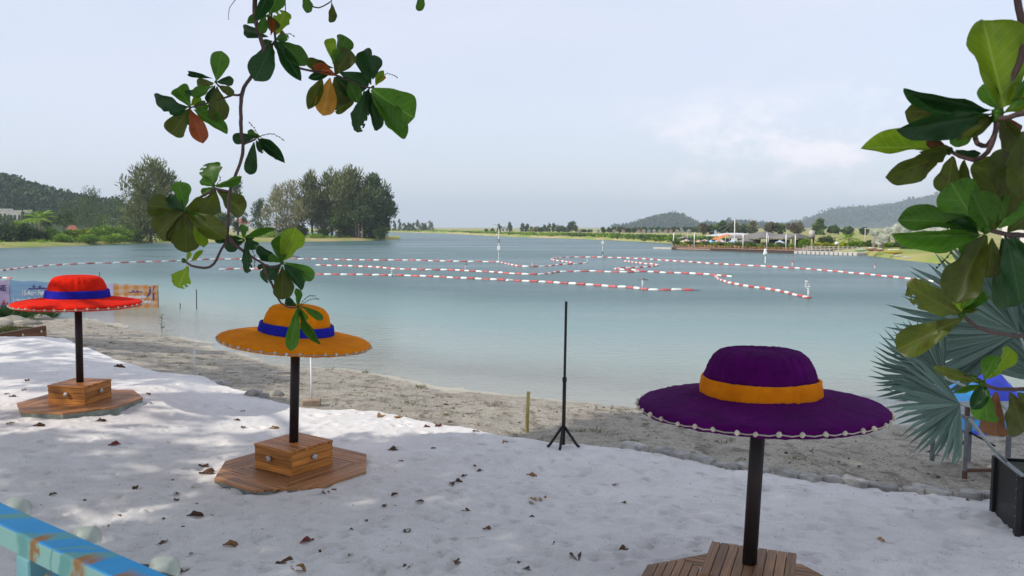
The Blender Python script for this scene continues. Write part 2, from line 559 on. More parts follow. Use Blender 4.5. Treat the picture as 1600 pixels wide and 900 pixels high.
def sand_material():
    m, nt, N, L, out = new_mat('white_sand')
    b = N.new('ShaderNodeBsdfPrincipled'); b.inputs['Roughness'].default_value = 0.95; b.inputs['Specular IOR Level'].default_value = 0.15
    tc = N.new('ShaderNodeTexCoord')
    def nz(s, d=5, r=.6):
        n = N.new('ShaderNodeTexNoise'); n.inputs['Scale'].default_value = s; n.inputs['Detail'].default_value = d; n.inputs['Roughness'].default_value = r
        L.new(tc.outputs['Object'], n.inputs['Vector']); return n.outputs['Fac']
    def rng_(x, a, b_, lo=0, hi=1):
        n = N.new('ShaderNodeMapRange'); n.inputs['From Min'].default_value = a; n.inputs['From Max'].default_value = b_
        n.inputs['To Min'].default_value = lo; n.inputs['To Max'].default_value = hi; L.new(x, n.inputs['Value']); return n.outputs[0]
    def mix(f, a, c):
        n = N.new('ShaderNodeMix'); n.data_type = 'RGBA'; L.new(f, n.inputs['Factor'])
        if isinstance(a, tuple): n.inputs['A'].default_value = rgba(a)
        else: L.new(a, n.inputs['A'])
        n.inputs['B'].default_value = rgba(c); return n.outputs['Result']
    c = mix(rng_(nz(1.3), .35, .65), (0.74, 0.725, 0.715), (0.66, 0.64, 0.63))
    c = mix(rng_(nz(7), .52, .75, 0, .5), c, (0.56, 0.53, 0.51))
    c = mix(rng_(nz(48, 3), .655, .70, 0, .8), c, (0.20, 0.17, 0.15))
    c = mix(rng_(nz(130, 2), .64, .70, 0, .55), c, (0.30, 0.27, 0.25))
    L.new(c, b.inputs['Base Color'])
    b1 = N.new('ShaderNodeBump'); b1.inputs['Strength'].default_value = .6; b1.inputs['Distance'].default_value = .03; L.new(nz(9, 6), b1.inputs['Height'])
    b2 = N.new('ShaderNodeBump'); b2.inputs['Strength'].default_value = .9; b2.inputs['Distance'].default_value = .011; L.new(nz(60, 5, .7), b2.inputs['Height'])
    L.new(b1.outputs[0], b2.inputs['Normal']); L.new(b2.outputs[0], b.inputs['Normal'])
    L.new(b.outputs[0], out.inputs['Surface'])
    return m

def shore_material():
    m, nt, N, L, out = new_mat('grey_shore_sand')
    b = N.new('ShaderNodeBsdfPrincipled'); b.inputs['Roughness'].default_value = 0.95; b.inputs['Specular IOR Level'].default_value = 0.15
    tc = N.new('ShaderNodeTexCoord')
    at = N.new('ShaderNodeAttribute'); at.attribute_name = 'wet'
    def nz(s, d=5, r=.6, st=(1, 1, 1)):
        mp = N.new('ShaderNodeMapping'); mp.inputs['Scale'].default_value = st; L.new(tc.outputs['Object'], mp.inputs['Vector'])
        n = N.new('ShaderNodeTexNoise'); n.inputs['Scale'].default_value = s; n.inputs['Detail'].default_value = d; n.inputs['Roughness'].default_value = r
        L.new(mp.outputs[0], n.inputs['Vector']); return n.outputs['Fac']
    def rng_(x, a, b_, lo=0, hi=1):
        n = N.new('ShaderNodeMapRange'); n.inputs['From Min'].default_value = a; n.inputs['From Max'].default_value = b_
        n.inputs['To Min'].default_value = lo; n.inputs['To Max'].default_value = hi; L.new(x, n.inputs['Value']); return n.outputs[0]
    def mix(f, a, c):
        n = N.new('ShaderNodeMix'); n.data_type = 'RGBA'; L.new(f, n.inputs['Factor'])
        if isinstance(a, tuple): n.inputs['A'].default_value = rgba(a)
        else: L.new(a, n.inputs['A'])
        n.inputs['B'].default_value = rgba(c); return n.outputs['Result']
    c = mix(rng_(nz(.9), .35, .65), (0.385, 0.355, 0.295), (0.31, 0.285, 0.24))
    c = mix(rng_(nz(2.6, 6), .50, .68, 0, .75), c, (0.19, 0.165, 0.13))
    c = mix(rng_(nz(4.5, 6, .65, (1, .5, 1)), .53, .64, 0, .85), c, (0.12, 0.10, 0.075))
    c = mix(rng_(nz(1.7, 5), .60, .72, 0, .5), c, (0.13, 0.14, 0.06))
    c = mix(rng_(nz(28, 4), .55, .64, 0, .9), c, (0.10, 0.08, 0.06))
    c = mix(rng_(nz(75, 2), .60, .67, 0, .8), c, (0.6, 0.58, 0.54))
    c = mix(rng_(at.outputs['Fac'], .0, 1.0, 0, .8), c, (0.50, 0.475, 0.40))
    L.new(c, b.inputs['Base Color'])
    b1 = N.new('ShaderNodeBump'); b1.inputs['Strength'].default_value = .7; b1.inputs['Distance'].default_value = .05; L.new(nz(6, 6), b1.inputs['Height'])
    b2 = N.new('ShaderNodeBump'); b2.inputs['Strength'].default_value = .8; b2.inputs['Distance'].default_value = .015; L.new(nz(40, 5, .7), b2.inputs['Height'])
    L.new(b1.outputs[0], b2.inputs['Normal']); L.new(b2.outputs[0], b.inputs['Normal'])
    L.new(b.outputs[0], out.inputs['Surface'])
    return m
M_SAND, M_SHORE = sand_material(), shore_material()

xs = np.concatenate([np.linspace(-40, -15, 40)[:-1], np.arange(-15, 8.5, .036), np.linspace(8.5, 30, 40)])
t = np.concatenate([np.linspace(0, 1, 420), 1 + np.array([.004, .009, .014])])
Xs = np.repeat(xs[None, :], len(t) + 14, 0)
ye = y_edge(xs)
near = np.linspace(-6, 5.0, 15)[:-1]
Ys = np.concatenate([np.repeat(near[:, None], len(xs), 1), 5.0 + (ye[None, :] - 5.0) * t[:, None]])
Zs = sand_z(Xs, Ys)
Zs[-3:] -= np.array([.05, .12, .22])[:, None]
Zs[-8:-3] -= (np.linspace(0, 1, 5) ** 2 * .03)[:, None]
structure(link('sand', grid_mesh('sand', Xs, Ys, Zs, M_SAND)))

xs = np.concatenate([np.linspace(-45, -22, 50)[:-1], np.arange(-22, 9, .075), np.linspace(9, 34, 50)])
t = np.concatenate([np.linspace(0, 1, 150), np.linspace(1, 2.2, 40)[1:], np.linspace(2.2, 12, 40)[1:]])
ye, ys = np.interp(xs, ex, ey), y_shore(xs)
Xs = np.repeat(xs[None, :], len(t), 0)
Ys = (ye - 0.5)[None, :] + (ys - ye + .5)[None, :] * t[:, None]
Zs = shore_z(Xs, Ys)
wet = np.clip((t - .93) / .1, 0, 1)[:, None] * np.ones_like(Xs)
structure(link('shore_ground', grid_mesh('shore_ground', Xs, Ys, Zs, M_SHORE, attrs={'wet': wet})))

# the lake
def water_material():
    m, nt, N, L, out = new_mat('lake_water')
    tc = N.new('ShaderNodeTexCoord')
    def nz(s, st, d=3, r=.55):
        mp = N.new('ShaderNodeMapping'); mp.inputs['Scale'].default_value = st; mp.inputs['Rotation'].default_value = (0, 0, 0.35); L.new(tc.outputs['Object'], mp.inputs['Vector'])
        n = N.new('ShaderNodeTexNoise'); n.inputs['Scale'].default_value = s; n.inputs['Detail'].default_value = d; n.inputs['Roughness'].default_value = r
        L.new(mp.outputs[0], n.inputs['Vector']); return n.outputs['Fac']
    # wind patches: rippled and calm water
    pt = N.new('ShaderNodeMapRange'); pt.inputs['From Min'].default_value = .40; pt.inputs['From Max'].default_value = .56
    pt.inputs['To Min'].default_value = .55; pt.inputs['To Max'].default_value = 1.0
    L.new(nz(.045, (.55, 1.6, 1), 4), pt.inputs['Value'])
    at = N.new('ShaderNodeAttribute'); at.attribute_name = 'depth'
    lee = N.new('ShaderNodeMapRange'); lee.inputs['From Min'].default_value = .1; lee.inputs['From Max'].default_value = 1.6
    lee.inputs['To Min'].default_value = .4; lee.inputs['To Max'].default_value = 1.0
    L.new(at.outputs['Fac'], lee.inputs['Value'])
    st = N.new('ShaderNodeMath'); st.operation = 'MULTIPLY'; L.new(pt.outputs[0], st.inputs[0]); L.new(lee.outputs[0], st.inputs[1])
    b1 = N.new('ShaderNodeBump'); b1.inputs['Distance'].default_value = .16; L.new(nz(2.1, (.8, 1.5, 1), 5, .6), b1.inputs['Height']); L.new(st.outputs[0], b1.inputs['Strength'])
    # what the water itself sends back
    dm = N.new('ShaderNodeMapRange'); dm.inputs['From Min'].default_value = 0.0; dm.inputs['From Max'].default_value = .65; dm.inputs['To Min'].default_value = .45; dm.interpolation_type = 'SMOOTHSTEP'
    L.new(at.outputs['Fac'], dm.inputs['Value'])
    c2 = N.new('ShaderNodeValToRGB')
    c2.color_ramp.elements[0].position = 0; c2.color_ramp.elements[0].color = (.41, .395, .315, 1)
    c2.color_ramp.elements[1].position = 1; c2.color_ramp.elements[1].color = (.052, .112, .108, 1)
    el = c2.color_ramp.elements.new(.11); el.color = (.25, .30, .255, 1)
    el = c2.color_ramp.elements.new(.35); el.color = (.165, .262, .245, 1)
    dd = N.new('ShaderNodeMapRange'); dd.inputs['From Max'].default_value = 4.0; L.new(at.outputs['Fac'], dd.inputs['Value']); L.new(dd.outputs[0], c2.inputs['Fac'])
    df = N.new('ShaderNodeBsdfDiffuse'); L.new(c2.outputs[0], df.inputs['Color'])
    tr = N.new('ShaderNodeBsdfTransparent'); tr.inputs['Color'].default_value = (.90, .965, .94, 1)
    body = N.new('ShaderNodeMixShader'); L.new(dm.outputs[0], body.inputs[0]); L.new(tr.outputs[0], body.inputs[1]); L.new(df.outputs[0], body.inputs[2])
    gl = N.new('ShaderNodeBsdfGlossy');  gl.inputs['Color'].default_value = (.95, .97, 1, 1)
    rr_ = N.new('ShaderNodeMapRange'); rr_.inputs['To Min'].default_value = .05; rr_.inputs['To Max'].default_value = .27; L.new(st.outputs[0], rr_.inputs['Value']); L.new(rr_.outputs[0], gl.inputs['Roughness'])
    L.new(b1.outputs[0], gl.inputs['Normal'])
    fr = N.new('ShaderNodeFresnel'); fr.inputs['IOR'].default_value = 1.33; L.new(b1.outputs[0], fr.inputs['Normal'])
    lim = N.new('ShaderNodeMapRange'); lim.inputs['To Min'].default_value = .55; lim.inputs['To Max'].default_value = .30; L.new(st.outputs[0], lim.inputs['Value'])
    fm = N.new('ShaderNodeMath'); fm.operation = 'MINIMUM'; L.new(fr.outputs[0], fm.inputs[0]); L.new(lim.outputs[0], fm.inputs[1])
    ms = N.new('ShaderNodeMixShader'); L.new(fm.outputs[0], ms.inputs[0]); L.new(body.outputs[0], ms.inputs[1]); L.new(gl.outputs[0], ms.inputs[2])
    L.new(ms.outputs[0], out.inputs['Surface'])
    return m
M_WATER = water_material()
us = np.linspace(-2.2, 2.2, 420)
ysu = []
for u in us:
    y = np.linspace(4, 60, 1200); d = y - y_shore(u * y)
    i = np.argmax(d > 0); ysu.append(y[i])
ysu = np.array(ysu)
k = np.concatenate([np.linspace(.9, 1.6, 60), np.geomspace(1.6, 60, 60)[1:]])
Yw = ysu[None, :] * k[:, None]; Xw = us[None, :] * Yw
dep = WZ - shore_z(Xw, Yw)
dep = np.where(Yw > ysu[None, :] * 1.6, np.maximum(dep, 1.2), dep)
structure(link('lake_water', grid_mesh('lake_water', Xw, Yw, np.full_like(Xw, WZ), M_WATER, attrs={'depth': np.clip(dep, 0, 4)})))
# the bed under the deep part
structure(MB().add([(-6500, -40, -5.2), (6500, -40, -5.2), (6500, 6500, -5.2), (-6500, 6500, -5.2)], [(0, 1, 2, 3)]).build('lake_bed', M_SHORE))

M_GRASS = mat('bank_grass_ground', (.20, .26, .06), (.36, .30, .14), rough=.95, scale=.12, detail=8, coords='Object', spec=.1, bump=.6, bscale=1.2)
M_DRY = mat('dry_bank_ground', (.40, .33, .18), (.20, .26, .06), rough=.95, scale=.09, detail=8, coords='Object', spec=.1, stretch=(.35, 1, 1), bump=.6, bscale=.8)

def resample(pts, step):
    out = []
    for a, b in zip(pts[:-1], pts[1:]):
        n = max(1, int((b - a).length / step))
        out += [a + (b - a) * (i / n) for i in range(n)]
    return out + [pts[-1]]
def land(name, pts, back, mt, top=.35, step=3.0, prof=((-2.5, -1.3), (0, -.5), (.6, -.32), (2, -.05), (5, .15), (12, .3))):
    """a bank: from the waterline inland to the back line"""
    P = resample([Vector((p.x, p.y, 0)) for p in pts], step)
    X, Y, Z = [], [], []
    rows = list(prof)
    for i, p in enumerate(P):
        q = back(p, i / (len(P) - 1))
        d = (q - p); Lg = d.length; d.normalize()
        dist = [min(r[0], Lg * .8) if r[0] > 0 else r[0] for r in rows] + [max(12.5, 12 + (Lg - 12) * f) if Lg > 14 else Lg * (.8 + .2 * f) for f in (.02, .06, .12, .25, .5, 1.0)]
        zz = [r[1] for r in rows] + [top] * 5 + [top if Lg > 100 else -1.2]
        w = .5 * float(fbm(np.array(p.x * .11), np.array(p.y * .11), 31, 3))
        X.append([p.x + d.x * (s + w) for s in dist]); Y.append([p.y + d.y * (s + w) for s in dist])
        Z.append([z + (0.06 * float(fbm(np.array(p.x * .3 + s), np.array(p.y * .3), 33, 2)) if s > 1 else 0) for s, z in zip(dist, zz)])
    return structure(link(name, grid_mesh(name, np.array(X).T, np.array(Y).T, np.array(Z).T, mt)))
def radial(dist): return lambda p, f: p.normalized() * dist
far_pts = [GW(*p) for p in [(480, 362.6), (560, 362.8), (630, 363), (700, 365), (800, 370), (880, 372.6), (950, 375), (1040, 380)]]
land('far_bank', [Vector((-900, 420, 0)), Vector((-420, 470, 0))] + far_pts + [GW(1120, 386), GW(1230, 391)], radial(5200), M_DRY, step=6)
right_pts = [GW(1230, 391), GW(1290, 393.5), GW(1340, 397), (GW(1400, 405)), GW(1470, 412.5), GW(1560, 423), GW(1700, 438), GW(2200, 470)]
land('grassy_beach', right_pts, radial(5200), M_GRASS, step=2)
left_pts = [GW(-900, 405), GW(-300, 391), GW(0, 387.6), GW(60, 386), GW(120, 384), GW(200, 381.2), GW(300, 378.5), GW(390, 379), GW(440, 378), GW(520, 377), GW(580, 376), GW(606, 375), GW(625, 374.2)]
def left_back(p, f):
    a = (p.x / p.y * F + CX)
    if a < 400: return p.normalized() * 460
    kk = min(1, (a - 400) / 150)
    return p.normalized() * (p.length + 55 + (1 - kk) * 120 if a < 600 else p.length + 16)
land('left_bank', left_pts, left_back, M_GRASS, step=2.5)

# hills: a ridge line taken at its distance, forest standing on it
M_HILL = mat('hill_ground', (.05, .075, .03), (.035, .055, .025), rough=.95, scale=.02, spec=.1)
M_FOREST_NEAR = foliage('hill_forest_leaves', (.014, .040, .014), (.06, .11, .035), trans=.2)
def hill(ridge, D, depth, crown, n, seed, base_z=0.3):
    r = random.Random(seed)
    pts = [A(px, py, D) for px, py in ridge]
    rx = np.array([p.x for p in pts]); rz = np.array([p.z for p in pts]) - crown * .9
    xs = np.linspace(rx[0], rx[-1], 160); vs = np.linspace(0, 1, 36)
    ridz = np.interp(xs, rx, rz)
    X = np.repeat(xs[None], 36, 0) * (1 + (vs[:, None] - .5) * depth / D)
    Y = D + (vs[:, None] - .5) * depth + 0 * X
    prof = np.sin(np.clip(vs, 0, 1) * math.pi) ** .75
    sc = D / 450
    Z = base_z + np.maximum(ridz - base_z, 0)[None] * (prof[:, None] * (1 + .12 * fbm(X / (40 * sc), Y / (40 * sc), seed, 3) * (1 - prof[:, None])))
    structure(link('hill', grid_mesh('hill', X, Y, Z, M_HILL)))
    g = np.random.default_rng(seed)
    k_ = 13
    c = g.random(n); v = g.random(n) * .54 + .05
    ii = np.interp(rx[0] + (rx[-1] - rx[0]) * c, xs, np.arange(160)).astype(int); jj = (v * 35).astype(int)
    cen = np.stack([X[jj, ii], Y[jj, ii], Z[jj, ii]], 1) + g.uniform(-1, 1, (n, 3)) * np.array([crown * 1.5, crown * 1.5, 0])
    rad = crown * g.uniform(.6, 1.15, n) * np.where(g.random(n) < .05, 1.4, 1)
    tn_ = np.clip(g.normal(.42, .22, n), 0, 1)
    d_ = unit(g.normal(0, 1, (n, k_, 3))); d_[..., 2] = np.abs(d_[..., 2])
    P = (cen[:, None] + d_ * rad[:, None, None] * np.array([1, 1, .95]) * (g.random((n, k_, 1)) ** .4)).reshape(-1, 3)
    ax = unit(d_.reshape(-1, 3) + g.normal(0, .5, (n * k_, 3))) * np.repeat(rad, k_)[:, None] * .62
    bb = unit(np.cross(ax, g.normal(0, 1, (n * k_, 3)))) * np.repeat(rad, k_)[:, None] * .24
    T = np.clip(np.repeat(tn_, k_) + g.normal(0, .14, n * k_), 0, 1)
    me = leaf_mesh('hill_forest', P, ax, bb, T, M_FOREST_NEAR)
    stuff(link('hill_forest', me))
hill([(-420, 262), (-200, 250), (-100, 256), (0, 272), (12, 274), (30, 286), (60, 288), (75, 294), (100, 301), (115, 304), (150, 311), (170, 312), (195, 323), (230, 342), (260, 352)], 430, 170, 2.6, 3600, 3)
hill([(965, 361), (985, 354), (1000, 347), (1020, 339), (1040, 335), (1058, 333), (1070, 340), (1085, 347), (1095, 351), (1108, 348), (1125, 350), (1140, 346), (1152, 344), (1165, 347), (1185, 348), (1200, 350), (1235, 353)], 1500, 260, 6.0, 2200, 4)
hill([(1205, 354), (1230, 350), (1250, 346), (1280, 338), (1300, 328), (1320, 325), (1350, 324), (1380, 321), (1400, 318), (1420, 314), (1450, 308), (1475, 301), (1520, 295), (1600, 285), (1750, 280), (2100, 300)], 2300, 600, 9.5, 4200, 5)

# ------------------------------------------------------------------ hat parasols
M_DECK = wood_mat('deck_wood', (.41, .195, .075), (.19, .08, .03), .5)
M_DECKG = wood_mat('weathered_deck_wood', (.34, .18, .085), (.18, .09, .04), .55)
M_BOX = wood_mat('pedestal_wood', (.55, .22, .045), (.21, .075, .018), .45)
M_BOXG = wood_mat('weathered_pedestal_wood', (.32, .175, .085), (.17, .085, .04), .55)
M_FRAME = mat('deck_frame_metal', (.22, .25, .22), (.12, .13, .11), rough=.6, scale=8)
M_POLE = mat('dark_brown_pole', (.024, .016, .016), (.014, .010, .010), rough=.5, scale=5, spec=.25)
M_KNOB = mat('clear_knob', (.50, .50, .48), (.3, .3, .3), rough=.15, scale=20, spec=.9)
M_KNOBM = mat('knob_metal', (.35, .35, .36), (.25, .25, .25), rough=.25, metal=.9)
M_BEAD = mat('cream_bead', (.56, .51, .42), (.42, .37, .30), rough=.8, scale=30, rand=.15, bump=.4, bscale=60)
M_CORD = mat('cream_cord', (.40, .36, .30), (.3, .27, .23), rough=.9)
M_INNER = mat('brim_lining', (.05, .04, .05), (.03, .03, .03), rough=.95)

APO, HB, HH = .80, .30, .275        # deck apothem, half box, box height
DECK_T = .055
def plank_prism(poly, z0, z1):
    c = Vector((sum(p[0] for p in poly) / len(poly), sum(p[1] for p in poly) / len(poly)))
    return MB().prism([(p[0] - c.x, p[1] - c.y) for p in poly], z0, z1), c
_deck_meshes = {}
def deck_board(k, mt):
    if (k, mt.name) not in _deck_meshes:
        w = (APO - HB) / 8.0
        r0 = HB - .012 + k * w; r1 = HB - .012 + (k + 1) * w - .006
        if k == 7: r1 = APO
        S = math.sqrt(2) * APO
        g = .002
        pts = []
        for r in (r0, r1): pts.append((min(r, S - r) - g, r))
        mid = S / 2
        right = [(pts[0][0], pts[0][1])]
        if r0 < mid < r1: right.append((mid - g, mid))
        right.append((pts[1][0], pts[1][1]))
        poly = [(-x, y) for x, y in reversed(right)] + right
        poly = list(reversed(poly))
        cy = (r0 + r1) / 2
        mb = MB().prism([(x, y - cy) for x, y in poly], -.013, .013)
        _deck_meshes[(k, mt.name)] = (mb.mesh('deck_board', mt, smooth=False, bevel=.002), cy)
    return _deck_meshes[(k, mt.name)]
_side = {}
def box_board(lx, ly, lz, mt, nm):
    key = (round(lx, 3), round(ly, 3), round(lz, 3), mt.name)
    if key not in _side:
        _side[key] = MB().box((0, 0, 0), (lx, ly, lz)).mesh(nm, mt, smooth=False, bevel=.003)
    return _side[key]
_bead = MB().blob((0, 0, 0), .0175, sub=2, rough=.25, seed=2).mesh('bead', M_BEAD)
_knobs = None
BR = .90
def ring_mesh(name, prof, n, mt, fuzz=.004, seed=0, gore=0, wob=.012):
    """turned cloth: slightly uneven, nap along its surface"""
    r0 = random.Random(seed)
    mb = MB()
    rows = []
    # refine the profile
    P = []
    for (a, b), (c, d) in zip(prof[:-1], prof[1:]):
        k = max(1, int(math.hypot(c - a, d - b) / .022))
        P += [(a + (c - a) * i / k, b + (d - b) * i / k) for i in range(k)]
    P.append(prof[-1])
    vs, fs = [], []
    for i, (r, z) in enumerate(P):
        for k in range(n):
            w = 2 * math.pi * k / n
            q = Vector((math.cos(w) * r * 2.2, math.sin(w) * r * 2.2, z * 3 + seed))
            d = wob * mnoise.noise(q) + r0.uniform(-fuzz, fuzz)
            dz = wob * .8 * mnoise.noise(q + Vector((7, 3, 1))) + r0.uniform(-fuzz, fuzz) * .7
            if gore:
                ph = (w * gore / (2 * math.pi)) % 1.0
                dz -= .004 * max(0, 1 - min(ph, 1 - ph) / .16)
                d -= .009 * max(0, 1 - min(ph, 1 - ph) / .2) * (1 if z > .12 else 0)
            vs.append(Vector(((r + d if r > .01 else r) * math.cos(w), (r + d if r > .01 else r) * math.sin(w), z + dz)))
    m = len(P)
    for i in range(m - 1):
        for k in range(n):
            k2 = (k + 1) % n
            fs.append((i * n + k, i * n + k2, (i + 1) * n + k2, (i + 1) * n + k))
    mb.add(vs, fs)
    return mb.mesh(name, mt)

BRIM = [(.05, .085), (.40, .065), (.70, .005), (.87, -.034), (.894, -.031), (BR, -.012), (BR + .001, .006), (.894, .022), (.865, .037), (.76, .056), (.62, .078), (.50, .098), (.42, .115)]
CROWN = [(.425, .100), (.418, .165), (.402, .245), (.380, .315), (.345, .378), (.30, .415), (.23, .434), (.12, .440), (.004, .441)]
BAND = [(.440, .094), (.452, .106), (.447, .156), (.437, .215), (.426, .224), (.415, .22)]

def hat_parasol(loc, yaw, dscale, pole_h, hscale, lean, fabrics, woods, label, seed, tilt=(0, 0)):
    t = thing('hat_parasol', label, 'parasol', loc, yaw, 'sun parasols shaped like wide hats on wooden decks')
    t.scale = (dscale, dscale, dscale)
    wd, wb = woods
    MB().prism([(APO * 1.0824 * math.cos(R(22.5 + 45 * k)) * .995, APO * 1.0824 * math.sin(R(22.5 + 45 * k)) * .995) for k in range(8)], -.12, DECK_T - .027).build('deck_frame', M_FRAME, t, smooth=False)
    for s in range(4):
        for k in range(8):
            me, cy = deck_board(k, wd)
            a = s * math.pi / 2
            link('deck_board', me, t, Matrix.Translation((-math.sin(a) * cy, math.cos(a) * cy, DECK_T - .013 + random.uniform(-.0015, .0015))) @ Matrix.Rotation(a, 4, 'Z'))
    # pedestal box: four boards a side, nine on the lid
    n = 3; h = (HH - .03) / n
    for s in range(4):
        a = s * math.pi / 2
        for k in range(n):
            me = box_board(2 * HB - (.0 if s % 2 else .044), .022, h - .004, wb, 'side_board')
            link('side_board', me, t, Matrix.Rotation(a, 4, 'Z') @ Matrix.Translation((0, HB - .011, DECK_T + h * (k + .5) + random.uniform(-.001, .001))))
    w = (2 * HB + .012) / 9
    for k in range(9):
        me = box_board(2 * HB + .012, w - .005, .03, wb, 'lid_board')
        link('lid_board', me, t, Matrix.Rotation(math.pi / 2, 4, 'Z') @ Matrix.Translation((0, -HB - .006 + w * (k + .5), DECK_T + HH - .013 + random.uniform(-.001, .001))))
    MB().box((0, 0, DECK_T + HH / 2 - .02), (2 * HB - .06, 2 * HB - .06, HH - .05)).build('box_core', M_INNER, t, smooth=False)
    global _knobs
    if _knobs is None:
        _knobs = (MB().lathe([(.0, .048), (.018, .047), (.030, .040), (.033, .030), (.028, .018), (.014, .012), (.014, .01)], 14).mesh('knob', M_KNOB),
                  MB().lathe([(.0, .013), (.02, .012), (.022, .0), (.0, 0)], 14).mesh('knob_collar', M_KNOBM))
    for s in range(4):
        Mk = Matrix.Rotation(s * math.pi / 2, 4, 'Z') @ Matrix.Translation((random.uniform(-.03, .03), HB, DECK_T + HH * .56)) @ Matrix.Rotation(-math.pi / 2, 4, 'X')
        kb = link('knob', _knobs[0], t, Mk)
        link('knob_collar', _knobs[1], kb)
    # pole and hat lean together, in world directions
    Ry = Matrix.Rotation(-yaw, 4, 'Z')
    L_ = Ry @ Matrix.Translation((0, 0, DECK_T + HH)) @ Matrix.Rotation(lean, 4, 'Y')
    MB().tube([(0, 0, -.03), (0, 0, pole_h + .1)], .051, 20).build('pole', M_POLE, t, M=L_)
    H = L_ @ Matrix.Translation((0, 0, pole_h)) @ Matrix.Rotation(tilt[0], 4, 'X') @ Matrix.Rotation(tilt[1], 4, 'Y') @ Matrix.Scale(hscale, 4)
    fb, fc, fd = fabrics
    link('brim', ring_mesh('brim', BRIM, 160, fb, seed=seed, gore=30, fuzz=.0045, wob=.006), t, H)
    link('crown', ring_mesh('crown', CROWN, 110, fc, seed=seed + 1, gore=26, wob=.016, fuzz=.005), t, H)
    link('hat_band', ring_mesh('hat_band', BAND, 110, fd, seed=seed + 2, wob=.014), t, H)
    nb = 40
    pts = []
    for k in range(nb):
        a = 2 * math.pi * (k + random.uniform(-.12, .12)) / nb
        p = Vector((math.cos(a) * (BR + .010), math.sin(a) * (BR + .010), -.004 + random.uniform(-.004, .004)))
        link('bead', _bead, t, H @ Matrix.Translation(p) @ Matrix.Rotation(random.uniform(0, 6), 4, 'Z') @ Matrix.Scale(random.uniform(.85, 1.12), 4))
        pts.append(p)
        a2 = 2 * math.pi * (k + .5) / nb
        pts.append(Vector((math.cos(a2) * (BR + .007), math.sin(a2) * (BR + .007), -.012)))
    MB().tube(pts, .005, 5, closed=True).build('bead_cord', M_CORD, t, M=H)
    return t

C_RED = fabric_mat('red_felt', (.80, .022, .006), (.54, .012, .005))
C_BLUE = fabric_mat('blue_felt', (.018, .022, .42), (.012, .014, .28))
C_ORANGE = fabric_mat('orange_felt', (.80, .255, .003), (.62, .17, .003))
C_ORANGE2 = fabric_mat('orange_band_felt', (.74, .225, .004), (.56, .15, .003))
C_PURPLE = fabric_mat('purple_felt', (.082, .001, .098), (.046, .001, .060))

def place_hat(px, py, top_z, size=1.0):
    """base on the sand from where the pole enters the box lid in the picture"""
    p = G(px, py, top_z)
    for _ in range(12): p = G(px, py, gz(p.x, p.y) + (DECK_T + HH) * size)
    return p
p = place_hat(1171, 880, DECK_T + HH, 1.03)
hat_parasol((p.x, p.y, gz(p.x, p.y)), R(-22), 1.03, 1.13, .93, R(2.3), (C_PURPLE, C_PURPLE, C_ORANGE2), (M_DECKG, M_BOXG),
            'purple felt hat parasol with an orange band on a weathered wooden deck', 11, tilt=(R(-1.3), R(-2.6)))
p = place_hat(459, 690, DECK_T + HH, 1.03)
hat_parasol((p.x, p.y, gz(p.x, p.y)), R(55), 1.03, 1.14, .91, R(2.2), (C_ORANGE, C_ORANGE, C_BLUE), (M_DECK, M_BOX),
            'orange felt hat parasol with a blue band on an octagonal wooden deck', 23, tilt=(0, R(3.6)))
p = place_hat(125, 597, DECK_T + HH, .97)
hat_parasol((p.x, p.y, gz(p.x, p.y)), R(81), .97, 1.18, .97, R(1.0), (C_RED, C_RED, C_BLUE), (M_DECK, M_BOX),
            'red felt hat parasol with a blue band on a wooden deck near the timber planter', 37)

# ------------------------------------------------------------------ things standing on the sand and shore
M_BLACK = mat('black_painted_steel', (.012, .012, .013), (.022, .019, .018), rough=.5, scale=9, spec=.3)
M_RUST = mat('rusty_steel', (.16, .07, .03), (.08, .05, .04), rough=.8, scale=9)
M_GALV = mat('grey_steel_tube', (.22, .24, .26), (.13, .14, .15), rough=.5, scale=7, metal=.3)
M_WHITEP = mat('white_plastic_pipe', (.72, .72, .72), (.6, .6, .6), rough=.4)
M_YELLOW = mat('yellow_pipe', (.50, .40, .13), (.38, .30, .10), rough=.6, scale=4)
M_STONE = mat('grey_edging_stone', (.42, .41, .385), (.22, .21, .195), rough=.9, scale=7, bump=.8, bscale=22, rand=.2)
M_BRICKST = mat('tan_stone', (.36, .28, .20), (.24, .18, .13), rough=.9, scale=9, bump=.6)

b = on_ground(880, 697)
t = thing('pole_stand', 'tall thin black metal pole on a small tripod foot at the edge of the sand', 'stand', b)
ln = Matrix.Rotation(R(.9), 4, 'Y')
MB().tube([(0, 0, .16), (0, 0, 1.86)], .017, 10).build('pole', M_BLACK, t, M=ln)
MB().tube([(0, 0, .02), (0, 0, .86)], .024, 10).build('sleeve', M_BLACK, t, M=ln)
for a in (200, 255, 335):
    a = R(a); d = Vector((math.cos(a), math.sin(a), 0))
    MB().tube([d * .02 + Vector((0, 0, .25)), d * .19 + Vector((0, 0, .03)), d * .22 + Vector((0, 0, .015))], .018, 6).build('leg', M_BLACK, t)
MB().tube([(0, 0, .84), (0, 0, .89)], .029, 10).build('collar', M_BLACK, t, M=ln)

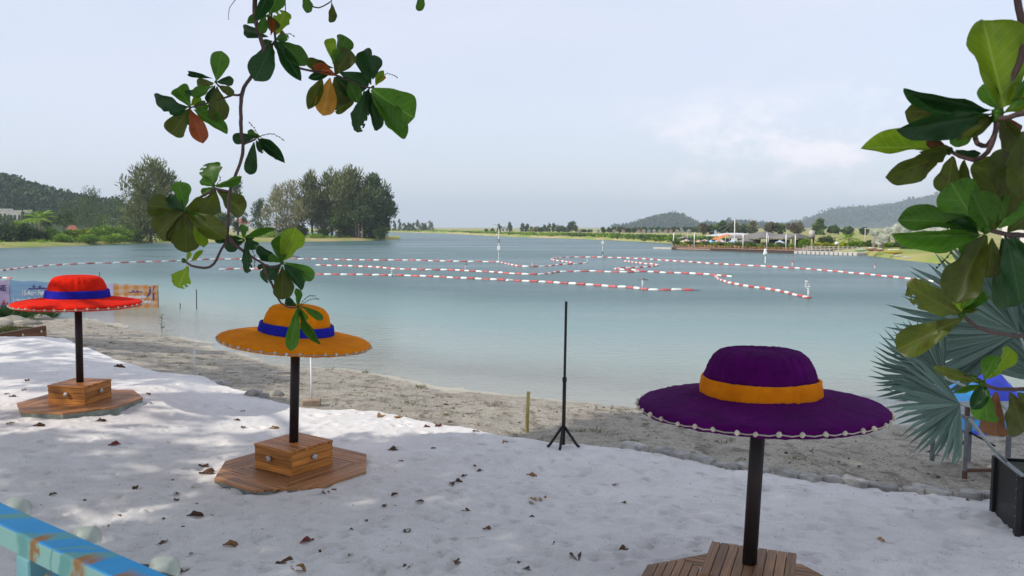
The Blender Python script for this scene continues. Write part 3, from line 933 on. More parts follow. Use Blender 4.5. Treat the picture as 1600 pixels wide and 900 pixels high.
b = on_ground(823, 675)
o = MB().tube([(0, 0, -.1), (.012, 0, .3), (.025, 0, .58)], [.027, .027, .026], 10).build('short_post', M_YELLOW, M=Matrix.Translation(b))
tag(o, 'short yellow pipe post stuck in the shore near the black pole stand', 'post')
b = on_ground(304, 586)
t = thing('marker_stake', 'thin white plastic stake with a loop of wire, between the red and orange hats', 'stake', b)
MB().tube([(0, 0, -.1), (0, 0, .68)], .013, 8).build('rod', M_WHITEP, t)
MB().tube([(.0, 0, .50), (.03, 0, .52), (.04, .01, .48), (.02, 0, .45), (.0, 0, .44)], .006, 5).build('tie', M_WHITEP, t)
b = on_ground(487, 628)
o = MB().tube([(0, 0, -.1), (0, 0, .78)], .015, 8).build('marker_stake', M_WHITEP, M=Matrix.Translation(b))
tag(o, 'white plastic stake rising beside the pole of the orange hat', 'stake')
b = on_ground(487, 633)
mb = MB().box((0, 0, 0), (.30, .17, .12), .2)
o = mb.build('block', M_BRICKST, M=Matrix.Translation((b.x, b.y, b.z + .04)), smooth=False, bevel=.02)
tag(o, 'tan stone block at the foot of the white stake behind the orange hat', 'block')

# edging stones half sunk along the rim of the sand
k = 0
px = 992.0
r = random.Random(5)
while px < 1640:
    py = np.interp(px, [q[0] for q in EDGE_PX], [q[1] for q in EDGE_PX])
    c = G(px, py - 1)
    c2 = G(px + 10, np.interp(px + 10, [q[0] for q in EDGE_PX], [q[1] for q in EDGE_PX]))
    ang = math.atan2(c2.y - c.y, c2.x - c.x)
    ln_ = r.uniform(.20, .40)
    y_e = float(y_edge(np.array([c.x]))[0])
    mb = MB()
    vs, fs = ico(2)
    out = []
    for p in vs:
        q = Vector((max(-.6, min(.6, p.x)) / .6, max(-.56, min(.56, p.y)) / .56, max(-.5, min(.5, p.z)) / .5))
        q *= 1 + .16 * mnoise.noise(q * 1.3 + Vector((k * 3.3, 1, 2)))
        out.append(Vector((q.x * ln_ / 2, q.y * .085, q.z * .075)))
    mb.add(out, fs)
    o = mb.build('edging_stone', M_STONE, M=Matrix.Translation((c.x, y_e + .04 + r.uniform(-.02, .03), -.028 + r.uniform(-.025, .015))) @ Matrix.Rotation(ang + r.uniform(-.1, .1), 4, 'Z') @ Matrix.Rotation(r.uniform(-.08, .08), 4, 'Y'))
    tag(o, 'grey rough edging stone in the sand rim ' + ('under the near side of the purple brim' if px < 1120 else 'just beyond the purple hat pole' if px < 1235 else 'between the purple hat and the steel stand' if px < 1460 else 'by the black planter box'), 'stone', 'edging stones along the sand')
    px += (ln_ + r.uniform(.01, .05)) / c.y * F * .93
    k += 1
# loose rubble at the rim near the orange hat
for i, (px, py, s) in enumerate([(338, 601, .16), (352, 604, .12), (396, 617, .16), (413, 621, .10), (432, 617, .12), (141, 547, .13)]):
    b = on_ground(px, py)
    o = MB().blob((0, 0, 0), (s, s * .7, s * .5), 2, .5, i + 3).build('rubble_stone', M_STONE, M=Matrix.Translation((b.x, b.y, b.z + .02)))
    tag(o, 'loose grey rubble stone at the rim of the sand behind the orange hat' if i < 5 else 'small grey stone on the sand rim beside the pole of the red hat', 'stone', 'loose stones on the sand rim' if i < 5 else None)

# timber planter at the far end of the sand
M_TIMBER = wood_mat('planter_timber', (.20, .085, .03), (.11, .045, .02), .5)
M_LAMP = mat('cream_knob', (.62, .55, .36), (.5, .45, .3), rough=.35)
c1 = on_ground(71, 527); c0 = on_ground(-60, 532)
d = (c0 - c1); d.z = 0; Lp = d.length; ang = math.atan2(d.y, d.x)
t = thing('timber_planter', 'long low brown timber planter with cream knobs and grass growing in it', 'planter', (c1.x, c1.y, gz(c1.x, c1.y) - .02), ang)
for k in range(3):
    MB().box((Lp / 2, .02, .05 + k * .10), (Lp, .04, .097)).build('plank', M_TIMBER, t, smooth=False, bevel=.004)
    MB().box((.02, -.6, .05 + k * .10), (.04, 1.19, .097)).build('plank', M_TIMBER, t, smooth=False, bevel=.004)
MB().box((Lp / 2, -.02, .315), (Lp + .02, .1, .03)).build('cap_board', M_TIMBER, t, smooth=False, bevel=.004)
MB().box((Lp / 2, -.62, .13), (Lp - .1, 1.1, .25)).build('soil', M_SHORE, t, smooth=False)
for x in (.22, .88, 1.6):
    MB().lathe([(0, .035), (.025, .03), (.036, .015), (.03, 0), (0, 0)], 12).build('knob', M_LAMP, t, M=Matrix.Translation((x, .042, .20)) @ Matrix.Rotation(-math.pi / 2, 4, 'X'))
M_GR = foliage('grass_blades', (.05, .09, .015), (.20, .22, .06), trans=.3)
M_GRD = foliage('dark_bank_leaves', (.012, .04, .008), (.04, .10, .02), trans=.25)
def grass(name, centres, rad, n, h, mt, seed=1, lean=.35, parent=None, w=.006):
    g = np.random.default_rng(seed)
    P, Ax, B = [], [], []
    for c in centres:
        a = g.uniform(0, 6.28, n); q = rad * np.sqrt(g.random(n))
        p = np.stack([c[0] + q * np.cos(a), c[1] + q * np.sin(a), np.full(n, c[2])], 1)
        ax = np.stack([g.normal(0, lean, n), g.normal(0, lean, n), g.uniform(.6, 1.1, n)], 1) * h * g.uniform(.5, 1.1, (n, 1))
        bb = unit(np.cross(ax, g.normal(0, 1, (n, 3)))) * w
        P.append(p); Ax.append(ax); B.append(bb)
    P, Ax, B = map(np.concatenate, (P, Ax, B))
    return link(name, leaf_mesh(name, P, Ax, B, g.random(len(P)), mt), parent)
stuff(grass('grass', [(Lp * q, -.5 - .3 * (i % 2), .24) for i, q in enumerate(np.linspace(.15, 1, 14))], .32, 160, .16, M_GR, 4, parent=t))
# dark green growth on the bank behind the planter
cs = []
for i in range(60):
    p = on_ground(random.uniform(-190, 78), random.uniform(489, 500))
    cs.append((p.x, p.y, p.z - .02))
stuff(grass('bank_grass', cs, .45, 170, .42, M_GRD, 9, lean=.5, w=.016))
# rocks behind the planter
M_ROCK = mat('pale_bank_rock', (.34, .32, .27), (.2, .18, .15), rough=.95, scale=3, bump=.8, bscale=12)
for i, (px, py, s) in enumerate([(20, 503, .42), (42, 507, .34), (60, 500, .36), (4, 509, .30)]):
    b = on_ground(px, py)
    o = MB().blob((0, 0, 0), (s * 1.2, s * .9, s * .45), 2, .45, i + 30).build('bank_rock', M_ROCK, M=Matrix.Translation((b.x, b.y, b.z + .02)))
    tag(o, 'pale earth-covered rock on the bank between the timber planter and the banners', 'rock', 'rocks behind the timber planter')
# tufts on the shore
tufts = [(262, 517), (150, 522), (185, 520), (200, 529), (180, 513), (172, 510), (268, 556), (318, 562), (330, 570), (292, 560), (224, 558), (517, 578), (571, 583), (430, 586), (624, 619),
         (640, 632), (620, 638), (660, 605), (700, 650), (775, 634), (970, 640), (930, 672), (935, 676), (1010, 663), (905, 674), (1248, 718), (1262, 722), (990, 690), (955, 680), (1130, 690), (570, 582), (600, 622), (545, 592), (655, 606)]
for i, (px, py) in enumerate(tufts):
    b = on_ground(px, py)
    n = random.Random(i).randint(14, 34)
    o = grass('grass_tuft', [(0, 0, -.01)], random.Random(i + 9).uniform(.05, .14), n, random.Random(i + 5).uniform(.04, .09), M_GR, 40 + i, w=.005, lean=.6)
    o.location = b
    tag(o, 'small straggly green grass tuft growing on the shore ' + ('behind the red hat' if px < 240 else 'between the red and orange hats' if px < 420 else 'behind the orange hat' if px < 700 else 'near the black pole stand' if px < 980 else 'behind the purple hat'), 'grass tuft', 'grass tufts on the shore')
# seedling at the waterline
b = on_ground(253, 521)
t = thing('seedling', 'spindly young plant with a few leaves standing at the waterline right of the red hat', 'plant', b)
MB().tube([(0, 0, -.03), (.01, 0, .2), (.0, .01, .42), (.02, 0, .58)], [.008, .007, .005, .003], 5).build('stem', M_GR, t)
g = np.random.default_rng(3)
n = 16
P = np.stack([g.uniform(-.01, .02, n), g.uniform(-.01, .01, n), np.linspace(.15, .58, n)], 1)
Ax = np.stack([g.normal(0, 1, n), g.normal(0, 1, n), g.uniform(.2, .8, n)], 1); Ax = unit(Ax) * .11
link('leaves', leaf_mesh('leaves', P, Ax, unit(np.cross(Ax, g.normal(0, 1, (n, 3)))) * .022, g.random(n), M_GR), t)

# litter on the shore: twigs, bark, chips (nobody could count it)
M_LIT = mat('bark_litter', (.10, .055, .03), (.05, .03, .02), rough=.95, scale=20, rand=.2)
M_PEB = mat('shore_pebbles', (.42, .39, .35), (.22, .2, .18), rough=.9, scale=9)
mb = MB(); r = random.Random(8)
def chips(mb, spots, lo, hi):
    for (p, s) in spots:
        a = r.uniform(0, 6.28); l = s * r.uniform(.6, 2.4)
        d = Vector((math.cos(a), math.sin(a), r.uniform(-.1, .25)))
        w = Vector((-d.y, d.x, 0)) * s * r.uniform(.2, .5)
        h = Vector((0, 0, s * r.uniform(.15, .4)))
        q = p + Vector((0, 0, s * .05))
        mb.add([q - d * l / 2, q + w, q + d * l / 2, q - w, q + h], [(0, 3, 4), (3, 2, 4), (2, 1, 4), (1, 0, 4)])
sp = []
for i in range(900):
    c = r.choice([(625, 612, 70, 14), (600, 600, 90, 12), (680, 632, 60, 10), (930, 640, 60, 5), (480, 600, 130, 22), (300, 565, 90, 20), (200, 530, 90, 14), (1100, 690, 200, 25), (1350, 715, 140, 22), (800, 650, 140, 16)])
    px, py = r.gauss(c[0], c[2]), r.gauss(c[1], c[3])
    q = on_ground(px, py)
    ye, ys_ = float(np.interp(q.x, ex, ey)), float(y_shore(np.array([q.x]))[0])
    if not (ye + .1 < q.y < ys_ - .1): continue
    sp.append((q, abs(r.gauss(0, .02)) + .01))
chips(mb, sp, 0, 0)
stuff(mb.build('shore_litter', M_LIT, smooth=False))
mb = MB(); sp = []
for i in range(2400):
    px, py = r.uniform(-40, 1640), r.uniform(560, 895)
    q = on_ground(px, py)
    if q.y > float(np.interp(q.x, ex, ey)) - .1: continue
    sp.append((q + Vector((0, 0, .004)), abs(r.gauss(0, .006)) + .003))
chips(mb, sp, 0, 0)
stuff(mb.build('sand_litter', M_LIT, smooth=False))
mb = MB()
for i in range(500):
    px, py = r.uniform(-40, 1640), r.uniform(520, 790)
    q = on_ground(px, py)
    ye, ys_ = float(np.interp(q.x, ex, ey)), float(y_shore(np.array([q.x]))[0])
    if not (ye < q.y < ys_): continue
    s = abs(r.gauss(0, .018)) + .008
    mb.blob(q, (s, s * .8, s * .6), 1, .4, i)
stuff(mb.build('shore_pebbles', M_PEB))

# ------------------------------------------------------------------ dry leaves lying on the sand, each one a thing
def almond_leaf_mesh(name, mt, kind=0, curl=.12, fold=.10, wave=.03, seed=0, fine=False, holes=0):
    r_ = random.Random(seed)
    rows0 = [0, .07, .17, .30, .45, .60, .73, .84, .92, .97, 1.0]
    rows = [0, .05, .11, .18, .26, .35, .44, .53, .62, .70, .77, .83, .88, .92, .95, .975, .99, 1.0] if fine else rows0
    prof = {0: [.03, .09, .17, .28, .38, .46, .495, .47, .37, .22, .02],      # broad, rounded tip
            1: [.03, .12, .24, .37, .46, .49, .46, .37, .25, .13, .01],      # oval, pointed
            2: [.03, .08, .15, .25, .37, .48, .50, .42, .30, .30, .10]}[kind]   # torn tip
    if fine:
        k_ = np.array(rows0); m_ = np.gradient(np.array(prof), k_)
        pr = []
        for v in rows:
            i = min(len(k_) - 2, int(np.searchsorted(k_, v, 'right')) - 1); h = k_[i + 1] - k_[i]; q = (v - k_[i]) / h
            pr.append((2*q**3-3*q**2+1)*prof[i] + (q**3-2*q**2+q)*h*m_[i] + (-2*q**3+3*q**2)*prof[i+1] + (q**3-q**2)*h*m_[i+1])
        prof = [max(.008, x) for x in pr]
    vs, fs, uvs = [], [], []
    cols = [-1, -.72, -.4, 0, .4, .72, 1] if fine else [-1, -.5, 0, .5, 1]
    for i, (v, w) in enumerate(zip(rows, prof)):
        for c in cols:
            x = c * w
            if kind == 2 and v > .6: x += (.06 if c > 0 else -.02) * math.sin(v * 23)
            z = fold * abs(x) * 1.6 - curl * v * v * 1.2 + wave * math.sin(v * 9 + c * 2 + seed) * abs(c) + wave * .6 * math.sin(v * 17 + seed * 2) * (abs(c) == 1)
            vs.append((x, v, z)); uvs.append((.5 + x, v))
    n = len(cols)
    for i in range(len(rows) - 1):
        for j in range(n - 1):
            fs.append((i * n + j, i * n + j + 1, (i + 1) * n + j + 1, (i + 1) * n + j))
    for q in range(holes):
        i, j = r_.randint(len(rows) // 2, len(rows) - 3), r_.choice([0, 1, n - 3, n - 2])
        bad = (i * n + j, i * n + j + 1, (i + 1) * n + j + 1, (i + 1) * n + j)
        if bad in fs: fs.remove(bad)
    me = bpy.data.meshes.new(name)
    me.from_pydata(vs, [], fs)
    ul = me.uv_layers.new(name='UVMap')
    for l in me.loops: ul.data[l.index].uv = uvs[l.vertex_index]
    me.polygons.foreach_set('use_smooth', [True] * len(me.polygons))
    me.materials.append(mt)
    return me
D_BROWN = almond_mat('dry_leaf_brown', (.11, .055, .028), (.05, .028, .018), (.15, .09, .05), trans=.1, rough=.7)
D_TAN = almond_mat('dry_leaf_tan', (.32, .18, .07), (.14, .07, .03), (.35, .22, .1), trans=.15, rough=.7)
D_RED = almond_mat('dry_leaf_red', (.16, .022, .018), (.07, .015, .012), (.2, .06, .04), trans=.15, rough=.6)
D_GREEN = almond_mat('fallen_leaf_green', (.02, .09, .03), (.02, .05, .02), (.08, .16, .06), trans=.2, rough=.5)
DRY = {}
for c, mt in (('brown', D_BROWN), ('tan', D_TAN), ('red', D_RED), ('green', D_GREEN)):
    DRY[c] = [almond_leaf_mesh('fallen_leaf', mt, k % 3, curl=.05 + .08 * k, fold=.12 + .09 * k, wave=.06, seed=k + 3) for k in range(4)]
b, tn, rd, gn = 'brown', 'tan', 'red', 'green'
LEAVES = [(317, 729, .15, b), (325, 740, .20, b), (271, 753, .08, b), (302, 763, .06, tn), (277, 772, .07, b), (275, 782, .08, b), (308, 788, .05, b), (305, 806, .17, b), (256, 811, .06, b), (332, 806, .05, b), (287, 825, .06, b),
          (360, 852, .12, tn), (256, 848, .12, b), (480, 846, .13, rd), (408, 829, .05, b), (555, 793, .11, tn), (601, 791, .09, b), (572, 814, .05, b), (549, 828, .05, b), (499, 862, .05, b), (445, 880, .16, b), (465, 890, .14, tn),
          (285, 894, .13, b), (299, 866, .04, b), (510, 771, .11, rd), (522, 768, .11, rd), (437, 769, .16, b), (617, 773, .08, b), (634, 762, .05, b), (627, 721, .06, tn), (614, 703, .13, b), (357, 767, .07, b), (349, 764, .06, b),
          (637, 888, .13, b), (627, 854, .08, tn), (547, 868, .06, b), (742, 729, .07, b), (750, 737, .10, b), (726, 744, .07, b), (716, 753, .11, b), (707, 757, .10, b), (656, 784, .08, b), (728, 799, .11, b), (831, 744, .13, tn),
          (962, 758, .08, rd), (832, 783, .13, tn), (848, 780, .13, tn), (976, 787, .07, b), (761, 827, .09, b), (861, 852, .13, rd), (974, 859, .12, b), (900, 872, .17, b), (719, 878, .12, b), (812, 879, .06, b), (824, 890, .07, b),
          (637, 831, .11, gn), (940, 806, .06, b), (831, 808, .05, b), (666, 667, .10, rd), (684, 666, .13, rd), (594, 651, .18, tn), (622, 653, .14, tn), (559, 642, .09, tn), (790, 692, .12, tn), (744, 675, .10, b), (677, 701, .07, gn),
          (427, 670, .16, tn), (42, 595, .13, b), (11, 616, .09, b), (20, 620, .14, b), (37, 610, .09, tn), (186, 574, .22, b), (231, 616, .14, b), (236, 631, .08, b), (157, 658, .14, b), (62, 666, .14, b), (17, 662, .11, b),
          (179, 695, .13, rd), (379, 643, .11, tn), (371, 657, .09, b), (379, 668, .10, b), (83, 773, .07, b), (24, 783, .04, b), (213, 763, .11, b), (166, 826, .10, tn), (186, 806, .05, b), (133, 782, .05, b), (46, 642, .11, b),
          (1377, 845, .10, tn), (1432, 775, .06, b), (1512, 782, .07, b), (1225, 742, .16, rd), (1088, 700, .06, b), (703, 660, .08, b), (1452, 707, .1, b)]
colour_word = {'brown': 'dark brown', 'tan': 'tan', 'red': 'dark red', 'green': 'green'}
def zone(px, py):
    if py > 830 and px < 700: return 'near the blue railing end'
    if px < 250: return 'on the sand around the red hat deck' if py < 700 else 'between the red hat and the blue railing'
    if px < 420 and py < 800: return 'beside the octagonal deck of the orange hat'
    if px < 420: return 'on the sand just beyond the blue railing'
    if px < 620: return 'on the sand in front of the orange hat deck' if py > 700 else 'on the sand behind the orange hat'
    if px < 1000: return 'on the open sand between the orange and purple hats' if py > 712 else 'along the sand rim near the black pole stand'
    return 'on the sand beyond the purple hat'
special = {(637, 831): 'fresh green leaf lying on the open sand among dry ones', (677, 701): 'small green scrap of leaf on the sand near the rim',
           (480, 846): 'dark red upright leaf on the sand in front of the orange hat', (900, 872): 'largest dark dry leaf on the sand near the purple hat deck',
           (832, 783): 'tan half of a folded pair of leaves lying on the open sand', (848, 780): 'raised tan leaf overlapping another on the open sand',
           (1225, 742): 'dark reddish leaf against the edging stones behind the purple hat pole', (861, 852): 'dark red pointed leaf on the open sand left of the purple hat deck',
           (360, 852): 'tan leaf with a dark rim on the sand beyond the blue railing'}
rl = random.Random(21)
for i, (px, py, s, c) in enumerate(LEAVES):
    q = on_ground(px, py)
    me = DRY[c][i % 4]
    sc = s * rl.uniform(.95, 1.15)
    o = link('fallen_leaf', me, None, Matrix.Translation((q.x, q.y, q.z + .006 + s * .03)) @ Matrix.Rotation(rl.uniform(0, 6.28), 4, 'Z') @ Matrix.Rotation(rl.uniform(-.25, .25), 4, 'Y')
             @ Matrix.Rotation(rl.uniform(0, .14), 4, 'X') @ Matrix.Diagonal((sc * .58, sc, sc, 1)) @ Matrix.Translation((0, -.5, 0)))
    if (px, py) in special: tag(o, special[(px, py)], 'leaf', 'fallen leaves on the sand')
    else: tag(o, f'{"large" if s >= .13 else "mid-sized" if s >= .085 else "small"} {colour_word[c]} dry leaf lying {zone(px, py)}', 'leaf', 'fallen leaves on the sand')

# ------------------------------------------------------------------ lines of red and white floats on the lake
M_FRED = mat('float_red', (.52, .060, .055), (.42, .08, .075), rough=.45, scale=3, rand=.25)
M_FWHITE = mat('float_white', (.78, .78, .76), (.62, .62, .6), rough=.45, scale=3, rand=.08)
M_ROPE = mat('float_rope', (.16, .14, .12), rough=.9)
FR, FL = .078, .58
_fp = [(0, -FL / 2), (.03, -FL / 2), (.055, -FL / 2 + .05), (FR, -FL / 2 + .09), (FR, FL / 2 - .09), (.055, FL / 2 - .05), (.03, FL / 2), (0, FL / 2)]
_fl = MB().lathe(_fp, 8, Matrix.Rotation(math.pi / 2, 4, 'Y'))
F_RED, F_WHITE = _fl.mesh('float', M_FRED), _fl.mesh('float', M_FWHITE)
def catmull(P, step):
    out = []
    n = len(P)
    for i in range(n - 1):
        p0, p1, p2, p3 = P[max(i - 1, 0)], P[i], P[i + 1], P[min(i + 2, n - 1)]
        k = max(2, int((p2 - p1).length / step))
        for j in range(k):
            t = j / k
            out.append(.5 * ((2 * p1) + (p2 - p0) * t + (2 * p0 - 5 * p1 + 4 * p2 - p3) * t * t + (3 * p1 - p0 - 3 * p2 + p3) * t ** 3))
    out.append(P[-1])
    return out
def float_line(px, label, pitch=.60, size=1.0, start=0):
    P = [GW(x, y) for x, y in px]
    path = catmull(P, .12)
    acc = [0]
    for a, b_ in zip(path[:-1], path[1:]): acc.append(acc[-1] + (b_ - a).length)
    base = path[0]
    t = thing('float_line', label, 'float line', base, 0, 'red and white float lines on the lake')
    acc = np.array(acc); xs_ = np.array([p.x for p in path]); ys_ = np.array([p.y for p in path])
    n = int(acc[-1] / (pitch * size))
    rr = random.Random(len(px) + n)
    for k in range(n):
        s = (k + .5) * pitch * size
        x, y = np.interp(s, acc, xs_), np.interp(s, acc, ys_)
        x2, y2 = np.interp(s + .1, acc, xs_), np.interp(s + .1, acc, ys_)
        a = math.atan2(y2 - y, x2 - x) + rr.uniform(-.04, .04)
        link('float', F_RED if (k + start) % 2 else F_WHITE, t, Matrix.Translation((x - base.x, y - base.y, .022 + rr.uniform(-.015, .02))) @ Matrix.Rotation(a, 4, 'Z')
             @ Matrix.Rotation(rr.uniform(-.03, .03), 4, 'Y') @ Matrix.Rotation(rr.uniform(0, 6), 4, 'X') @ Matrix.Diagonal((size * rr.uniform(.95, 1.02), 1, 1, 1)))
    MB().tube([p - base + Vector((0, 0, .015)) for p in path[::4]], .014, 4).build('rope', M_ROPE, t)
    return t
float_line([(-60, 429.5), (-10, 425), (20, 421), (60, 416.5), (120, 413), (200, 410.5), (280, 408), (330, 405.5), (420, 405), (480, 405), (560, 406.5), (640, 407), (700, 408.5), (770, 409.5), (787, 411.5),
            (801, 414.5), (815, 416.5), (845, 416.8), (865, 415), (880, 413.6), (905, 412.2), (921, 411.2)], 'longest red and white float line, sweeping behind the hats to the lamp pole', .66, 1.12)
float_line([(896, 411), (880, 408.6), (866, 407), (861.5, 405.3), (868, 403.8), (880, 402.8), (907, 402), (941, 402.4), (978, 403.7), (1025, 406.3), (1075, 409.6), (1135, 413.6), (1190, 416.2), (1238, 419.2), (1300, 424),
            (1400, 433.8), (1475, 442.5), (1540, 450)], 'far float line curling into a hook and running to the fan palm', .62, 1.05, 1)
float_line([(493, 414.5), (511, 415), (543, 416), (579, 417.5), (611, 420), (637, 421.4), (663, 422), (708, 422.5), (732, 424), (768, 425.5), (786, 427), (823, 428.9), (847, 429), (862, 427.2), (875, 425.4), (917, 424.4),
            (944, 425), (978, 425.8), (1009, 424.8), (1036, 426.2), (1075, 427.8), (1114, 430), (1146, 433)], 'middle red and white float line with a kink near its centre')
float_line([(976, 408.3), (1000, 411.5), (1028, 414.5), (1018, 416.8), (1000, 418), (985, 418.8), (966, 419.6), (962, 420.8), (975, 421.8), (990, 422.4), (1002, 423.6)], 'short zigzag of red and white floats folded on itself', .57, .95)
float_line([(342, 421.6), (376, 420.5), (412, 421.5), (445, 424.5), (477, 428.3), (500, 429), (545, 429.6), (613, 430.8), (660, 432), (700, 434), (740, 436), (795, 438.6), (844, 440.8), (886, 443.6), (928, 446), (959, 448.6),
            (978, 449.6), (1001, 452), (1022, 453.4), (1101, 454)], 'nearest red and white float line crossing behind the orange hat', .60, 1.0)
float_line([(1117, 431.6), (1118.5, 433), (1124, 437), (1135, 441.2), (1149, 444.5), (1168, 447.7), (1184, 450), (1204, 453), (1224, 457), (1245, 462), (1264, 465.7)], 'float line branching off toward the leaning spiral marker', .60, 1.0, 1)
float_line([(-40, 437), (0, 434.6), (22, 436)], 'short stub of red and white floats above the pink banner', .6, 1.0, 1)

# poles and markers in the lake
M_POLEW = mat('grey_white_pole', (.55, .55, .54), (.40, .40, .39), rough=.5)
M_BOXW = mat('white_enclosure', (.75, .75, .74), (.62, .62, .6), rough=.5)
M_DKGREEN = mat('dark_green_fitting', (.03, .09, .06), rough=.5)
b = GW(779.5, 409.5)
t = thing('lamp_pole', 'grey lamp pole standing in the lake with a white box and curved lamp arm', 'lamp pole', b)
MB().tube([(0, 0, -3), (0, 0, 3.1)], .05, 8).build('pole', M_POLEW, t)
MB().tube([(0, 0, 3.05), (-.03, 0, 3.25), (-.14, 0, 3.45), (-.32, 0, 3.55), (-.46, 0, 3.56)], .032, 6).build('lamp_arm', M_POLEW, t)
MB().box((-.54, 0, 3.55), (.26, .12, .06)).build('lamp_head', M_BOXW, t, smooth=False, bevel=.015)
MB().box((0, -.1, 1.32), (.30, .22, .42)).build('control_box', M_BOXW, t, smooth=False, bevel=.03)
MB().lathe([(.05, 1.86), (.11, 1.88), (.11, 1.95), (.05, 1.97)], 8).lathe([(.05, 2.06), (.11, 2.08), (.11, 2.15), (.05, 2.17)], 8).build('bracket', M_DKGREEN, t)
MB().box((.62, 0, 3.75), (.4, .3, .03), M=Matrix.Rotation(.5, 4, 'Y')).tube([(.05, 0, 3.0), (.6, 0, 3.4)], .02, 5).build('solar_panel', M_DKGREEN, t, smooth=False)
b = GW(941.5, 402.6)
t = thing('lamp_pole', 'thin pole with a small dark box standing at the hook of the far float line', 'lamp pole', b)
MB().tube([(0, 0, -3), (0, 0, 1.95)], .035, 6).build('pole', M_POLEW, t)
MB().box((0, -.06, .55), (.2, .16, .26)).build('control_box', M_GALV, t, smooth=False, bevel=.02)
MB().box((0, -.06, 1.62), (.26, .2, .3)).build('lamp_head', M_BOXW, t, smooth=False, bevel=.02)
b = GW(1195.5, 411.5)
t = thing('lamp_pole', 'white pole with a white box in the water before the cafe pontoon', 'lamp pole', b)
MB().tube([(0, 0, -3), (0, 0, 1.3)], .035, 6).build('pole', M_BOXW, t)
MB().lathe([(.0, .72), (.14, .74), (.2, .82), (.2, 1.0), (.12, 1.12), (.17, 1.2), (.1, 1.32), (0, 1.34)], 10).build('lamp_head', M_BOXW, t)
def marker(px, py, h, label, tee=.0, m=M_POLEW, red=False):
    b = GW(px, py)
    t = thing('float_marker', label, 'marker', b)
    MB().tube([(0, 0, -.1), (0, 0, h)], .05, 7).build('stem', m, t)
    if tee:
        MB().tube([(-tee, 0, h * .93), (0, 0, h + .03), (tee, 0, h * .93)], .025, 5).build('cross_arm', M_GALV, t)
        MB().tube([(0, -tee, h * .93), (0, 0, h + .03), (0, tee, h * .93)], .025, 5).build('cross_arm', M_GALV, t)
        MB().blob((0, 0, h + .04), .09, 1, .1).build('cap', M_GALV, t)
    else:
        MB().lathe([(.05, 0), (.075, .02), (.075, h * .25), (.05, h * .3)], 8, Matrix.Translation((0, 0, h * .8))).build('cap', M_FRED if red else m, t)
    return t
marker(727.5, 421.5, .42, 'small marker with a crossbar on the middle float line', .12)
marker(612.5, 431, .38, 'small white marker post on the nearest float line beside the orange hat')
marker(795, 439, .16, 'short white stub on the nearest float line below the lamp pole')
marker(1004, 452.5, .55, 'marker with a four-armed top near the end of the nearest float line', .26)
marker(918, 410.6, .3, 'thin marker at the tip of the longest float line')
marker(832, 417.2, .32, 'tiny post in the dip of the longest float line')
marker(1238, 419, .58, 'white post with a red cap on the far float line', red=True)
marker(1367, 420, .34, 'lone white buoy floating beyond the far float line', red=True)
b = GW(1263, 465.6)
t = thing('spiral_marker', 'leaning white spiral windmill on a post at the end of the branching float line', 'marker', b)
MB().tube([(0, 0, -.1), (0, 0, .42)], .05, 7).build('stem', M_POLEW, t)
MB().lathe([(.02, .02), (.16, .03), (.18, .06), (.02, .09)], 10, Matrix.Translation((-.02, 0, -.02))).build('float_base', M_FRED, t)
mb = MB()
for i in range(5):
    mb.box((0, 0, 0), (.05, .22, .045), i * .8, Matrix.Translation((-.03 - .022 * i, 0, .45 + .085 * i)) @ Matrix.Rotation(-.25, 4, 'Y'))
mb.build('spiral', M_WHITEP, t, smooth=False)
MB().tube([(-.01, 0, .4), (-.12, 0, .86)], .016, 5).build('spindle', M_RUST, t)
# thin stakes in the shallows
for px, py, top, lb in ((307, 483, 452, 'thin dark stake standing in the shallows beyond the red hat'), (157, 445, 425, 'dark rod slanting from the water behind the red hat'), (281, 482, 474, 'short dark stub in the water beside the orange banner')):
    b = GW(px, py); h = (py - top) / F * b.y
    o = MB().tube([(0, 0, -.6), (-.05 * h if px == 157 else .02, 0, h)], .02, 5).build('water_stake', M_BLACK, M=Matrix.Translation(b)); tag(o, lb, 'stake')

